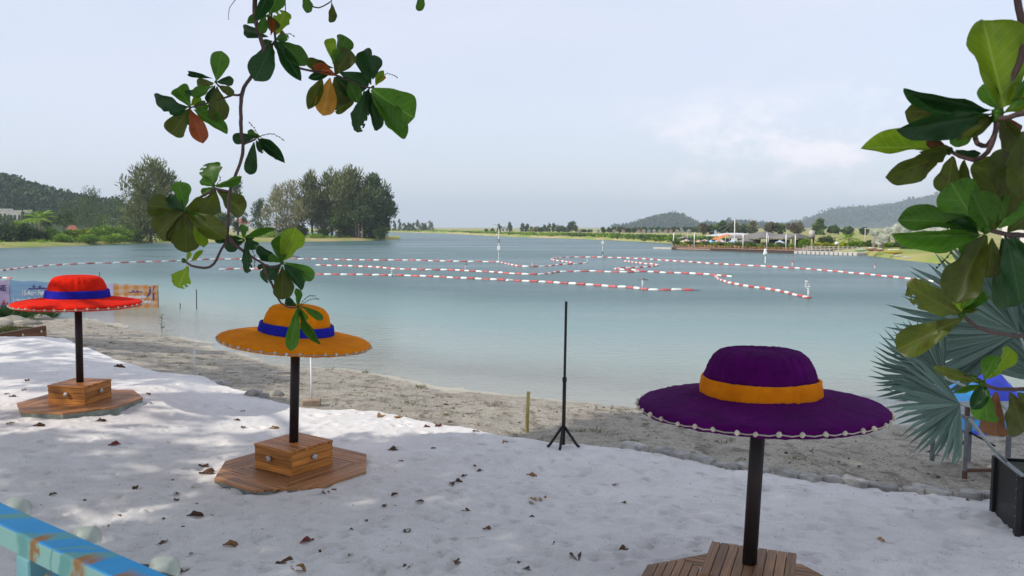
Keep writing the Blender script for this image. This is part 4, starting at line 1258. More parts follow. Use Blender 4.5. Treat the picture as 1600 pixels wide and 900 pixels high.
# ------------------------------------------------------------------ printed banners in the shallows
def banner_mat(name, c1, c2, plaid=False, ca=None):
    m, nt, N, L, out = new_mat(name)
    b_ = N.new('ShaderNodeBsdfPrincipled'); b_.inputs['Roughness'].default_value = .5; b_.inputs['Specular IOR Level'].default_value = .3
    tc = N.new('ShaderNodeTexCoord')
    sp = N.new('ShaderNodeSeparateXYZ'); L.new(tc.outputs['Object'], sp.inputs[0])
    def stripe(ch, k):
        a = N.new('ShaderNodeMath'); a.operation = 'MULTIPLY'; L.new(sp.outputs[ch], a.inputs[0]); a.inputs[1].default_value = k
        s = N.new('ShaderNodeMath'); s.operation = 'SINE'; L.new(a.outputs[0], s.inputs[0])
        r_ = N.new('ShaderNodeMapRange'); r_.inputs['From Min'].default_value = -.2; r_.inputs['From Max'].default_value = .4; L.new(s.outputs[0], r_.inputs['Value'])
        return r_.outputs[0]
    nz = N.new('ShaderNodeTexNoise'); nz.inputs['Scale'].default_value = 2.5; L.new(tc.outputs['Object'], nz.inputs['Vector'])
    if plaid:
        add = N.new('ShaderNodeMath'); add.operation = 'ADD'; L.new(stripe('X', 17), add.inputs[0]); L.new(stripe('Z', 24), add.inputs[1])
        hf = N.new('ShaderNodeMath'); hf.operation = 'MULTIPLY'; L.new(add.outputs[0], hf.inputs[0]); hf.inputs[1].default_value = .5
        fac = hf.outputs[0]
    else:
        add = N.new('ShaderNodeMath'); add.operation = 'MULTIPLY_ADD'; L.new(stripe('Z', 26), add.inputs[0]); add.inputs[1].default_value = .35; L.new(nz.outputs['Fac'], add.inputs[2])
        fac = add.outputs[0]
    mx = N.new('ShaderNodeMix'); mx.data_type = 'RGBA'; L.new(fac, mx.inputs['Factor']); mx.inputs['A'].default_value = rgba(c1); mx.inputs['B'].default_value = rgba(c2)
    L.new(mx.outputs['Result'], b_.inputs['Base Color']); L.new(b_.outputs[0], out.inputs['Surface'])
    return m
M_BPINK = banner_mat('pink_print', (.58, .44, .60), (.50, .40, .58))
M_BBLUE = banner_mat('blue_print', (.36, .50, .66), (.24, .42, .62))
M_BLILAC = banner_mat('lilac_print', (.50, .48, .68), (.56, .50, .66))
M_BPLAID = banner_mat('orange_plaid_print', (.62, .44, .33), (.60, .25, .05), plaid=True)
M_TXTW = mat('white_print', (.86, .86, .88), rough=.5)
M_TXTP = mat('purple_print', (.09, .06, .22), rough=.5)
M_TXTR = mat('red_print', (.60, .07, .14), rough=.5)
B0 = Vector((-19.84, 31.0)); B1 = Vector((-14.56, 32.8))
bdir = (B1 - B0).normalized(); BL = (B1 - B0).length
bang = math.atan2(bdir.y, bdir.x)
def px_to_s(px):
    """distance along the banner line where the sight line at px crosses it"""
    u = (px - CX) / F
    return (u * B0.y - B0.x) / (bdir.x - u * bdir.y)
def txt(body, size, parent, x, z, m, name='lettering', align='LEFT', sx=1.0):
    cu = bpy.data.curves.new(name, 'FONT')
    cu.body = body; cu.size = size; cu.align_x = align; cu.extrude = .001; cu.offset = .010
    cu.materials.append(m)
    o = bpy.data.objects.new(name, cu); COL.objects.link(o); o.parent = parent
    k = parent['height_k']
    me = bpy.data.meshes.new_from_object(o); me.name = name
    bpy.data.objects.remove(o)
    me.transform(Matrix.Diagonal((sx, k, 1, 1)))
    return link(name, me, parent, Matrix.Translation((x, -.012, z * k)) @ Matrix.Rotation(math.pi / 2, 4, 'X'))
BH = 1.02
S_END = px_to_s(245)
def bh(s): return 1.27 + (.93 - 1.27) * s / S_END
def banner(pa, pb, m, label, zb=-.02):
    s0, s1 = px_to_s(pa), px_to_s(pb)
    c = B0 + bdir * s0
    t = thing('banner', label, 'banner', (c.x, c.y, WZ), bang, 'printed banners in the shallows')
    Lb = s1 - s0
    t['height_k'] = bh((s0 + s1) / 2) / BH
    nx, nz_ = 28, 10
    X, Z = np.meshgrid(np.linspace(0, Lb, nx), np.linspace(zb, BH, nz_))
    hs = 1.27 + (.93 - 1.27) * (s0 + X) / S_END
    Y = .012 * np.sin(X * 5 + Z * 2) * np.sin(Z * 3) + .006 * np.sin(X * 13 + Z * 7)
    sag = -.03 * np.sin(X / Lb * math.pi * 3) ** 2 * (Z / BH)
    me = grid_mesh('sheet', X, np.abs(Y), (Z + sag) * hs / BH, m)
    link('sheet', me, t)
    return t, Lb
def poly_print(t, polys, m, x, z, s, name='emblem'):
    mb = MB(); k = t['height_k']
    for p in polys: mb.add([(x + q[0] * s, -.012, (z + q[1] * s) * k) for q in p], [tuple(range(len(p)))])
    return mb.build(name, m, t, smooth=False)
HOUSES = [[(-1, -.12), (1, -.12), (.95, 0), (.62, .06), (.5, .0), (.2, .03), (0, -.02), (-.2, .03), (-.4, .0), (-.9, .02)], [(-.55, .06), (-.35, .38), (-.15, .06)], [(.0, .05), (.25, .28), (.5, .05)]]
t, Lb = banner(-60, 12, M_BPINK, 'pale pink printed banner panel at the edge of the shallows')
txt('NE', .24, t, Lb - .42, .66, M_TXTP)
poly_print(t, [[(-.5, 0), (0, .25), (.5, 0), (.2, -.3), (-.3, -.3)]], M_TXTP, Lb - .22, .18, .24)
poly_print(t, [[(-.3, 0), (.0, .6), (.25, 0)], [(.4, -.1), (.5, .4), (.6, -.1)]], M_TXTR, Lb - .2, .24, .26)
t, Lb = banner(12.6, 128, M_BBLUE, 'sky blue printed banner with white lettering behind the red hat')
sc_ = lambda px: px_to_s(px) - px_to_s(12.6)
txt('15-Acre Family', .23, t, sc_(31), .555, M_TXTW, sx=(sc_(81) - sc_(31)) / 1.62)
txt('Leisure Park by the Sea', .23, t, sc_(17), .315, M_TXTW, sx=(sc_(81) - sc_(17)) / 2.0)
poly_print(t, HOUSES, M_TXTP, sc_(56.5), .79, .34)
poly_print(t, [[(-1, -.3), (1, -.3), (1, 0), (.3, .1), (0, .6), (-.3, .1), (-1, 0)]], M_TXTR, sc_(82), .84, .12)
poly_print(t, [[(-.5, -.3), (.5, -.3), (.5, .3), (-.5, .3)]], M_TXTP, sc_(89), .83, .12)
t, Lb = banner(128.6, 175.4, M_BLILAC, 'lilac printed banner panel mostly behind the crown of the red hat')
t, Lb = banner(176, 244.5, M_BPLAID, 'orange plaid printed banner with white lettering at the end of the row')
sc_ = lambda px: px_to_s(px) - px_to_s(176)
txt('The Attraction for', .17, t, sc_(187), .43, M_TXTW, sx=(sc_(231) - sc_(187)) / 1.42)
txt('One-Day Family Outing', .17, t, sc_(180), .22, M_TXTW, sx=(sc_(240) - sc_(180)) / 1.85)
poly_print(t, HOUSES, M_TXTP, sc_(210), .70, .26)
poly_print(t, [[(-.06, .95), (.06, .95), (.08, 1.1), (0, 1.18), (-.08, 1.1)], [(-.12, .5), (.1, .5), (.1, .92), (-.1, .92)], [(-.5, -.1), (-.1, .1), (.1, .5), (-.12, .5)], [(.2, -.45), (.4, -.45), (.42, .45), (.24, .5)], [(.3, .6), (.5, 1.3), (.42, 1.32), (.2, .62)]], M_TXTP, sc_(233), .48, .36)
for px in (-60, 12.3, 128.3, 175.7, 244.8):
    c = B0 + bdir * px_to_s(px)
    o = MB().tube([(0, .05, -1), (0, .05, bh(px_to_s(px)) + .03)], .022, 6).build('banner_post', M_GALV, M=Matrix.Translation((c.x, c.y, WZ)) @ Matrix.Rotation(bang, 4, 'Z'))
    tag(o, 'thin grey post holding the printed banners in the shallows', 'post', 'banner posts')

# ------------------------------------------------------------------ trees and shrubs
M_BARK = mat('tree_bark', (.12, .095, .075), (.06, .05, .04), rough=.95, scale=4, bump=.5)
M_BARKP = mat('pale_bark', (.26, .22, .18), (.14, .115, .09), rough=.95, scale=3, bump=.5)
M_CAS = foliage('casuarina_needles', (.060, .085, .025), (.22, .24, .085), trans=.25)
M_CASD = foliage('dark_tree_leaves', (.030, .064, .022), (.115, .165, .058), trans=.2)
M_CASP = foliage('pale_thin_needles', (.12, .13, .055), (.32, .31, .15), trans=.25)
M_LUSH = foliage('lush_leaves', (.07, .165, .012), (.31, .47, .04), trans=.3)
M_YGREEN = foliage('yellow_green_leaves', (.16, .21, .015), (.48, .50, .04), trans=.3)
M_MID = foliage('mid_green_leaves', (.035, .080, .018), (.14, .21, .05), trans=.25)
M_SILVER = foliage('silver_palm_leaves', (.32, .36, .30), (.66, .68, .58), trans=.15, rough=.45)
M_FARG = foliage('far_tree_leaves', (.045, .085, .045), (.15, .21, .09), trans=.2)
M_BROWNT = foliage('brown_tree_leaves', (.085, .085, .045), (.22, .20, .11), trans=.2)

def crown_arrays(g, clumps, n, leaf, width, up=.5, droop=0.0, out=.6, thin=1.0):
    """leaves spread through clumps (centre, radii): thinner inside, more at the rim"""
    P, Ax, B, T = [], [], [], []
    vol = np.array([c[1][0] * c[1][1] * c[1][2] for c in clumps]) ** .67
    cnt = np.maximum(4, (vol / vol.sum() * n).astype(int))
    for (c, rad), k in zip(clumps, cnt):
        d = unit(g.normal(0, 1, (k, 3)))
        q = g.random(k) ** .45
        p = np.array(c) + d * q[:, None] * np.array(rad)
        ax = d * out + np.array([0, 0, up]) + g.normal(0, .45, (k, 3)); ax[:, 2] -= droop * g.random(k)
        ax = unit(ax) * leaf * g.uniform(.55, 1.25, (k, 1))
        bb = unit(np.cross(ax, g.normal(0, 1, (k, 3)))) * width * g.uniform(.6, 1.2, (k, 1))
        P.append(p); Ax.append(ax); B.append(bb)
        T.append(np.clip(g.normal(.45, .16) + g.normal(0, .17, k), 0, 1))
    return [np.concatenate(a) for a in (P, Ax, B, T)]
def wispy(g, h, rad, n, base=.25, lean=0, spire=.8, leaf=.9, width=.09, cl=26):
    """casuarina: many upswept feathery sprays around the stem"""
    clumps, limbs = [], []
    for i in range(cl):
        f = (i + g.random()) / cl
        z = h * (base + (1 - base) * f)
        wid = rad * (math.sin(math.pi * min(1, (.12 + .88 * f) ** spire)) ** .7 + .06)
        a = g.uniform(0, 6.28); q = wid * math.sqrt(g.random()) * .95
        c = (q * math.cos(a) + lean * f * f, q * math.sin(a), z - .12 * h * (q / max(rad, .1)) * .3)
        r = rad * g.uniform(.20, .34)
        clumps.append((c, (r, r, r * g.uniform(1.2, 2.0))))
        limbs.append(c)
    P, Ax, B, T = crown_arrays(g, clumps, n, leaf, width, up=.9, out=.45)
    return (P, Ax, B, T), limbs
def broad(g, h, rad, n, base=.3, leaf=.45, width=.14, cl=18, flat=.6):
    clumps, limbs = [], []
    zc = h * (base + 1) / 2; rz = h * (1 - base) / 2
    for i in range(cl):
        d = unit(g.normal(0, 1, (1, 3)))[0]; q = g.random() ** .4 * .78
        c = (d[0] * q * rad, d[1] * q * rad, zc + d[2] * q * rz)
        r = rad * g.uniform(.26, .42)
        clumps.append((c, (r, r, r * flat))); limbs.append(c)
    return crown_arrays(g, clumps, n, leaf, width, up=.25, out=.8, droop=.3), limbs
def make_tree(name, loc, arrays, limbs, h, tr, crown_mat, bark, label, cat='tree', group=None, base=.25, lean=0, nlimb=8, stems=1, crown_name='crown', seed=0):
    t = thing(name, label, cat, loc, 0, group)
    me = leaf_mesh(crown_name, *arrays[:3], arrays[3], crown_mat)
    link(crown_name, me, t)
    rr = random.Random(seed)
    for s in range(stems):
        ox, oy = (0, 0) if stems == 1 else (rr.uniform(-.16, .16) * h, rr.uniform(-.12, .12) * h)
        mb = MB()
        top = h * (.86 if stems == 1 else rr.uniform(.5, .75))
        mb.tube([(ox, oy, -.4), (ox + lean * .02, oy, h * .12), (ox * .9 + lean * .1 + rr.uniform(-.1, .1), oy * .9, h * .35), (ox * .7 + lean * .35, oy * .7, h * .62), (ox * .5 + lean * .7, oy * .5, top)],
                [tr * 1.35, tr, tr * .8, tr * .5, tr * .12], 7)
        for c in rr.sample(limbs, min(nlimb, len(limbs))) if s == 0 else []:
            z0 = max(h * base * .7, c[2] - h * .18); f = z0 / h
            mb.tube([(lean * f * f, 0, z0), ((c[0] + lean * f * f) / 2, c[1] / 2, (z0 + c[2]) / 2 - .02 * h), c], [tr * .4, tr * .26, tr * .1], 5)
        mb.build('trunk', bark, t)
    return t
gs = lambda k: np.random.default_rng(k)
def at_ground(px, py, z=.25): return G(px, py, z)
def tree_px(kind, px, ptop, pbot, wpx, D, mt, label, seed, group=None, bark=None, n=2500, name=None, base=None, leaf=None, width=None, stems=1, z0=.2, cl=None, lean=0, spire=.8):
    """size read from the picture, at the tree's own distance D"""
    c = A(px, pbot, D); top = A(px, ptop, D)
    h = top.z - z0; rad = wpx / F * D / 2
    g = gs(seed)
    if kind == 'wispy':
        arr, limbs = wispy(g, h, rad, n, base if base is not None else .25, lean, spire, leaf or .09 * h * .8, width or .008 * h, cl or 26)
    else:
        arr, limbs = broad(g, h, rad, n, base if base is not None else .3, leaf or .055 * h, width or .018 * h, cl or 18)
    return make_tree(name or ('casuarina_tree' if kind == 'wispy' else 'broadleaf_tree'), (c.x, D, z0), arr, limbs, h, max(.03, .018 * h), mt, bark or M_BARK, label, group=group, base=base or .25, lean=lean, stems=stems, seed=seed)
def bush_px(px, ptop, pbot, wpx, D, mt, label, seed, group=None, n=900, name='bush', leaf=None, z0=.15, cat='bush'):
    c = A(px, pbot, D); top = A(px, ptop, D)
    h = max(.3, top.z - z0); rad = wpx / F * D / 2
    g = gs(seed)
    cl = []
    for i in range(9):
        d = unit(g.normal(0, 1, (1, 3)))[0]; d[2] = abs(d[2])
        q = g.random() ** .5 * .6
        r = rad * g.uniform(.4, .58)
        cl.append(((d[0] * q * rad, d[1] * q * rad, h * .22 + d[2] * q * h * .75), (r, r, min(r, h * .42))))
    arr = crown_arrays(g, cl, n, leaf or max(.06, .16 * h), (leaf or max(.06, .16 * h)) * .34, up=.3, out=.9)
    t = thing(name, label, cat, (c.x, D, z0), 0, group)
    link('foliage', leaf_mesh('foliage', *arr[:3], arr[3], mt), t)
    mb = MB()
    for i in range(4):
        a = g.uniform(0, 6.28)
        mb.tube([(0, 0, -.2), (math.cos(a) * rad * .3, math.sin(a) * rad * .3, h * .5)], [.02 * h + .01, .008 * h + .004], 4)
    mb.build('stem', M_BARK, t)
    return t

# island grove on the point
GI = 'casuarina grove on the point'
tree_px('wispy', 455, 293, 366, 66, 196, M_CASP, 'pale thin casuarina with see-through crown, first of the grove on the point', 1, GI, M_BARKP, 2800, leaf=1.3, width=.10, base=.24, stems=3, spire=1.2)
tree_px('wispy', 432, 300, 366, 40, 198, M_CASP, 'smallest pale feathery tree at the edge of the grove on the point', 2, GI, M_BARKP, 1100, leaf=1.2, width=.09, base=.3)
tree_px('wispy', 488, 279, 368, 48, 200, M_CAS, 'slim tall casuarina with a spire top in the grove on the point', 3, GI, M_BARK, 2600, leaf=1.4, width=.13, base=.3, spire=.7)
tree_px('wispy', 519, 281, 370, 70, 204, M_CAS, 'olive casuarina between the slim spire and the tallest of the grove', 4, GI, M_BARK, 4800, leaf=1.4, width=.14, base=.14, spire=1.2, cl=34)
tree_px('wispy', 551, 276, 373, 84, 203, M_CAS, 'tallest dense olive casuarina in the grove on the point', 5, GI, M_BARKP, 7000, leaf=1.4, width=.15, base=.08, stems=4, spire=1.35, cl=40)
tree_px('wispy', 584, 284, 374, 62, 204, M_CASD, 'dark dense tree overhanging the water at the tip of the point', 6, GI, M_BARKP, 7000, leaf=1.2, width=.17, base=.05, stems=3, spire=1.1, cl=38)
tree_px('broad', 535, 281, 371, 56, 206, M_CAS, 'full olive tree filling the middle of the grove behind its tallest', 9, GI, M_BARK, 4200, leaf=.8, width=.2, base=.12)
tree_px('broad', 568, 279, 373, 60, 207, M_CAS, 'rounded olive tree joining the two darkest crowns of the grove', 17, GI, M_BARK, 4200, leaf=.8, width=.2, base=.12)
tree_px('broad', 566, 300, 373, 62, 200, M_CASD, 'dark low leafy tree among the pale trunks of the grove', 7, GI, M_BARKP, 3800, leaf=.7, width=.18, base=.1, stems=4)
tree_px('broad', 601, 316, 372, 26, 205, M_CASD, 'small dark branch-laden tree leaning over the tip of the point', 8, GI, M_BARK, 1100, leaf=.6, width=.17, base=.2)
tree_px('broad', 531, 318, 370, 36, 199, M_MID, 'low green tree under the olive casuarina on the point', 10, GI, M_BARK, 1800, leaf=.6, width=.17, base=.1)
for i, (px, tp, bt, w) in enumerate([(450, 345, 368, 26), (470, 346, 366, 24), (505, 352, 366, 16), (540, 350, 373, 24), (594, 350, 373, 28), (430, 352, 368, 20)]):
    bush_px(px, tp, bt, w, 199, M_CASD if i % 2 else M_MID, 'dark green undergrowth bush beneath the grove on the point', 60 + i, 'undergrowth bushes of the point', 700)
for i, (px, tp, bt, w) in enumerate([(420, 359, 370, 40), (455, 361, 371, 36), (492, 362, 371, 30), (400, 362, 373, 30)]):
    bush_px(px, tp, bt, w, 192, M_LUSH, 'bright low green scrub on the grass of the point', 70 + i, 'bright scrub on the point', 900)
# along the left bank
tree_px('wispy', 236, 264, 377, 92, 163, M_CAS, 'large wispy casuarina on the bank behind the hanging leaf cluster', 11, None, M_BARK, 7000, leaf=1.25, width=.12, base=.10, cl=54, spire=1.35)
tree_px('wispy', 372, 280, 362, 24, 230, M_CASD, 'narrow grey-green conical tree seen beside the hanging branch', 12, None, M_BARK, 1700, leaf=1.2, width=.14, base=.12, spire=.55)
tree_px('wispy', 408, 316, 362, 30, 240, M_CASD, 'small dark feathery tree before the pale point grove', 13, None, M_BARK, 1400, leaf=1.0, width=.13, base=.15)
tree_px('broad', 300, 322, 368, 60, 215, M_CASD, 'dark round tree behind the hanging leaf cluster', 14, None, M_BARK, 2200, leaf=.8, width=.22)
tree_px('broad', 340, 330, 366, 44, 225, M_MID, 'mid green tree behind the hanging branch', 15, None, M_BARK, 1600, leaf=.8, width=.22)
GL = 'trees along the wooded bank under the hill'
for i, (k, px, tp, w, D, mt) in enumerate([('wispy', 138, 301, 54, 215, M_CASD), ('wispy', 108, 320, 40, 225, M_CASD), ('wispy', 182, 313, 46, 235, M_CASD), ('broad', 100, 322, 34, 190, M_MID), ('broad', 160, 334, 40, 205, M_MID),
                                            ('wispy', 205, 318, 38, 240, M_CASD), ('broad', 200, 336, 44, 200, M_MID), ('broad', 75, 326, 40, 195, M_CASD), ('broad', 45, 330, 44, 185, M_CASD), ('broad', 265, 338, 40, 200, M_MID), ('broad', 12, 334, 40, 230, M_CASD), ('broad', -14, 332, 40, 230, M_MID)]):
    tree_px(k, px, tp, 362, w, D, mt, ['tall dark feathery tree among those below the hill', 'dark spreading tree beside the tallest one below the hill', 'dark feathery tree right under the low end of the hill',
            'leafy green tree behind the coconut palm', 'bushy green tree behind the bright creeper mounds', 'dark tree behind the large wispy casuarina', 'round green tree beside the large wispy casuarina trunk',
            'dark tree behind the coconut palm crown', 'dark tree below the white villa roofs', 'green tree between the large casuarina and hanging leaves', 'dark tree hiding the lower walls of the first white villa', 'green tree at the frame edge below the villas'][i], 80 + i, GL, n=1900)
for i, (px, tp, bt, w, D, mt, lb) in enumerate([(6, 330, 383, 50, 140, M_CASD, 'big dark green bush at the left end of the far bank'), (-30, 322, 384, 60, 138, M_CASD, 'tall dark bush at the very edge of the far bank'), (36, 343, 383, 36, 143, M_CASD, 'dark rounded bush before the coconut palm'),
                                              (58, 352, 383, 34, 146, M_CASD, 'dark low bush under the coconut palm'), (30, 335, 380, 30, 150, M_LUSH, 'sunlit leafy bush beside the coconut palm'), (-75, 325, 385, 70, 136, M_MID, 'green bush outside the bank end')]):
    bush_px(px, tp, bt, w, D, mt, lb, 100 + i, None, 1700, leaf=.55)
for i, (px, tp, bt, w, D) in enumerate([(85, 356, 379, 34, 150), (108, 358, 379, 34, 152), (130, 357, 379, 36, 154), (152, 354, 379, 40, 156), (172, 349, 378, 42, 160), (192, 352, 378, 40, 161), (212, 357, 377, 34, 163), (140, 366, 381, 40, 148), (180, 365, 380, 44, 152), (100, 367, 381, 36, 145)]):
    bush_px(px, tp, bt, w, D, M_LUSH, ['bright creeper mound first from the coconut palm', 'bright creeper mound beside the red shed', 'bright creeper mound below the banana plant', 'bright creeper mound right of the banana plant', 'highest sunlit creeper mound on the bank',
            'bright creeper mound left of the large casuarina', 'bright creeper mound under the large casuarina', 'low green mound by the water below the banana plant', 'low green mound by the water below the highest creeper', 'low green mound by the water beside the dark bushes'][i], 120 + i, 'bright creeper mounds on the bank', 1500, leaf=.42)

def palm(name, loc, h, nf, fl, mt, label, seed, arch=.9, group=None, trunk_r=.14, lw=.05):
    g = random.Random(seed)
    t = thing(name, label, 'palm', loc, 0, group)
    if h > .3:
        MB().tube([(0, 0, -.3), (.04 * h, 0, h * .4), (.02 * h, .02 * h, h)], [trunk_r * 1.3, trunk_r, trunk_r * .8], 8).build('trunk', M_BARKP, t)
    for k in range(nf):
        a = 6.28 * k / nf + g.uniform(-.2, .2); el = g.uniform(.05, 1.25)
        P, Ax, B = [], [], []
        pts = []
        for i in range(9):
            s = i / 8
            out_ = fl * s * math.cos(el) + fl * .16 * s * s
            z = fl * s * math.sin(el) - arch * fl * .55 * s * s
            pts.append(Vector((math.cos(a) * out_, math.sin(a) * out_, z)))
        for i in range(26):
            s = .12 + .88 * i / 25
            j = min(7, int(s * 8)); f_ = s * 8 - j
            p = pts[j].lerp(pts[j + 1], f_); d = (pts[j + 1] - pts[j]).normalized()
            side = d.cross(Vector((0, 0, 1))).normalized()
            for sg in (-1, 1):
                ax = (side * sg * .8 + d * .55 + Vector((0, 0, -.35))) * fl * .24 * (math.sin(math.pi * min(1, .2 + .78 * s)) + .15)
                P.append(p); Ax.append(ax); B.append(d * lw * fl * .35)
        lm = leaf_mesh('frond', np.array(P), np.array(Ax), np.array(B), np.clip(np.random.default_rng(seed * 50 + k).normal(.5, .2, len(P)), 0, 1), mt)
        f = link('frond', lm, t, Matrix.Translation((.02 * h, .02 * h, h)))
    return t
p = A(62, 381, 148); palm('coconut_palm', (p.x, p.y, .2), 4.2, 15, 3.6, M_LUSH, 'coconut palm with arching fronds on the dark end of the far bank', 5, trunk_r=.2)
p = A(129, 368, 152); palm('banana_plant', (p.x, p.y, .3), .9, 7, 1.9, M_YGREEN, 'yellow-green banana plant rising above the creeper mounds', 8, arch=.3, trunk_r=.12, lw=.22)

# ------------------------------------------------------------------ far bank: rows of small trees, shrubs, houses
FT = 'small trees along the far bank'
def far_tree(px, ptop, w, D, label, seed, kind='wispy', mt=None, n=420, grp=FT, pbot=361.5):
    return tree_px(kind, px, ptop, pbot, w, D, mt or M_FARG, label, seed, grp, n=n, name='far_tree', leaf=.9 if kind == 'wispy' else .8, width=.24, base=.03, z0=.3, cl=16)
for i, (px, tp, w) in enumerate([(608, 349, 8), (616, 346, 7), (624.5, 344, 7), (632, 350, 8), (638, 350, 7), (642, 351, 6), (646, 350, 6), (652.5, 345.5, 9), (660, 350, 9), (665, 350, 6), (672, 346, 11)]):
    far_tree(px, tp, w, 540, 'distant dark green tree in the row just past the grove on the point', 200 + i)
for i, (px, tp, w) in enumerate([(780, 352, 6), (797, 349, 8), (816.5, 350, 7), (823.5, 352, 6), (830, 356, 5), (851, 353, 7), (858, 351, 7), (865, 351, 7), (760, 360, 5), (769, 359, 5)]):
    far_tree(px, tp, w, 430, 'distant small tree scattered about the white house on the far bank', 220 + i)
for i, (px, tp, w, mt) in enumerate([(836, 354, 16, M_CASP), (844, 355, 12, M_MID), (872, 352, 14, M_FARG), (880, 353, 12, M_FARG), (886, 358, 14, M_MID), (906, 359, 10, M_FARG), (914, 359, 9, M_FARG), (922, 360, 8, M_FARG)]):
    far_tree(px, tp, w, 400, 'distant bushy tree beside the tall rounded one on the far bank', 240 + i, 'broad', mt, 500)
far_tree(894, 343, 22, 390, 'tallest rounded dark tree on the far bank, left of the middle hill', 260, 'broad', M_FARG, 1500, None, 364)
for i, px in enumerate([943, 951.6, 960, 968, 975, 983, 991, 999, 1007, 1016, 1022, 1030, 1038, 1045, 1053, 1060, 1070, 1077, 1084, 1091]):
    far_tree(px, 353.5 + (i * 7 % 4) * .6, 7.5 + (i % 3), 350, 'small round roadside tree in the evenly spaced row under the middle hill', 270 + i, 'broad', M_FARG, 380, 'evenly spaced trees under the middle hill', 364)
for i, (px, tp, w, mt, k) in enumerate([(1099, 347, 18, M_BROWNT, 'broad'), (1113, 351, 13, M_MID, 'broad'), (1127, 344.5, 18, M_MID, 'broad'), (1147, 347, 24, M_CAS, 'broad'), (1160, 350, 16, M_MID, 'broad'), (1175, 346, 18, M_CASP, 'broad'), (1203, 346, 20, M_BROWNT, 'broad'),
                                       (1219, 347, 16, M_MID, 'broad'), (1242, 347, 26, M_BROWNT, 'broad'), (1280, 346, 18, M_MID, 'wispy'), (1303, 353, 18, M_MID, 'broad'), (1324, 353, 17, M_MID, 'broad'), (1350, 357, 12, M_MID, 'broad')]):
    far_tree(px, tp, w, 255, ['brownish bare-looking tree above the end of the pontoon', 'small dark tree next to the brownish one behind the pontoon', 'dark tree left of the cafe mast', 'wide olive tree right behind the cafe mast', 'dark tree between the mast and thatched roof',
             'pale green tree above the flat white roof', 'brownish tree above the thatched roof peak', 'dark tree joined to the brownish one above the thatched roof', 'wide brown tree above the small gabled roof', 'dark spire-shaped tree above the water tank',
             'round dark tree above the big clipped bush', 'round dark tree above the little palm', 'low dark tree beside the lamp post on the beach'][i], 300 + i, k, mt, 1100, 'trees behind the lakeside cafe', 368)
# shrubs on the water's edge of the far bank: one ragged mass
g = gs(77); cl = []
for i in range(230):
    px = g.uniform(700, 1110); yw = np.interp(px, [480, 700, 800, 950, 1040, 1120], [362.6, 365, 370, 375, 380, 386])
    p = GW(px, yw - g.uniform(.3, 1.4)); s = g.uniform(.3, .85) * (1.0 if px > 880 else .6)
    cl.append(((p.x, p.y, .1 + s * .3), (s * 1.7, s * 1.2, s * .75)))
arr = crown_arrays(g, cl, 8000, .6, .2, up=.4)
stuff(link('bank_shrubs', leaf_mesh('bank_shrubs', *arr[:3], arr[3], M_MID)))
g = gs(78); cl = []
for i in range(260):
    px = g.uniform(615, 1120); yw = np.interp(px, [480, 700, 800, 950, 1040, 1120], [362.6, 365, 370, 375, 380, 386])
    p = GW(px, yw - g.uniform(.2, 3.0)); s = g.uniform(.25, .6)
    cl.append(((p.x, p.y, .25), (s * 4, s * 2, s * .6)))
arr = crown_arrays(g, cl, 8000, .8, .16, up=.9)
stuff(link('bank_grass', leaf_mesh('bank_grass', *arr[:3], arr[3], M_LUSH)))
# reeds and scrub along the left bank's waterline
g = gs(79); cl = []
for i in range(240):
    px = g.uniform(-120, 560); yw = np.interp(px, [-300, 0, 120, 200, 300, 440, 520, 606], [391, 387.6, 384, 381.2, 378.5, 378, 377, 375])
    p = GW(px, yw - g.uniform(.4, 7)); s = g.uniform(.25, .7)
    cl.append(((p.x, p.y, .2), (s * 2.2, s * 1.5, s * .6)))
arr = crown_arrays(g, cl, 9000, .55, .09, up=.9)
stuff(link('bank_grass', leaf_mesh('bank_grass', *arr[:3], arr[3], M_LUSH)))

M_WALLW = mat('white_wall', (.66, .65, .62), (.56, .55, .52), rough=.8, scale=.8)
M_ROOFR = mat('red_tile_roof', (.33, .10, .06), (.24, .08, .05), rough=.8, scale=1.5)
M_ROOFG = mat('grey_roof', (.26, .25, .24), (.18, .17, .16), rough=.8, scale=1.5)
M_DARKW = mat('window_glass', (.04, .05, .06), rough=.15)
M_TIN = mat('white_tin_roof', (.62, .62, .61), (.48, .47, .46), rough=.5, scale=1)
def house(name, px, pbot, ptop, wpx, D, wall, roof, label, kind='gable', floors=1, nwin=3, depth=6, z0=.3, group=None):
    c = A(px, pbot, D); top = A(px, ptop, D).z
    w = wpx / F * D; h = top - z0; wh = h * (.66 if kind != 'flat' else .93)
    t = thing(name, label, 'building', (c.x, D, z0), math.atan2(-c.x, D), group)
    MB().box((0, depth / 2, wh / 2 - .3), (w, depth, wh + .6)).build('wall', wall, t, smooth=False)
    if kind == 'gable':
        o_ = .35
        MB().add([(-w / 2 - o_, -o_, wh), (w / 2 + o_, -o_, wh), (w / 2 + o_, depth + o_, wh), (-w / 2 - o_, depth + o_, wh), (-w / 2 * .6, depth / 2, h), (w / 2 * .6, depth / 2, h)],
                 [(0, 1, 5, 4), (1, 2, 5), (2, 3, 4, 5), (3, 0, 4), (0, 3, 2, 1)]).build('roof', roof, t, smooth=False)
    else:
        MB().box((0, depth / 2, wh + h * .035), (w + .5, depth + .5, h * .07)).build('roof', roof, t, smooth=False)
    for f in range(floors):
        for k in range(nwin):
            x = -w / 2 + w * (k + .5) / nwin
            zc = wh * (f + .5) / floors
            MB().box((x, -.02, zc), (w / nwin * .5, .09, wh / floors * .45)).build('window', M_DARKW, t, smooth=False)
    return t
house('house', 789, 362, 354.5, 12, 440, M_WALLW, M_ROOFG, 'little white house with a grey roof on the far bank right of the lamp pole', nwin=2)
house('house', 817, 362, 357, 10, 440, M_WALLW, M_TIN, 'low white shed with a pale roof among small trees on the far bank', nwin=2)
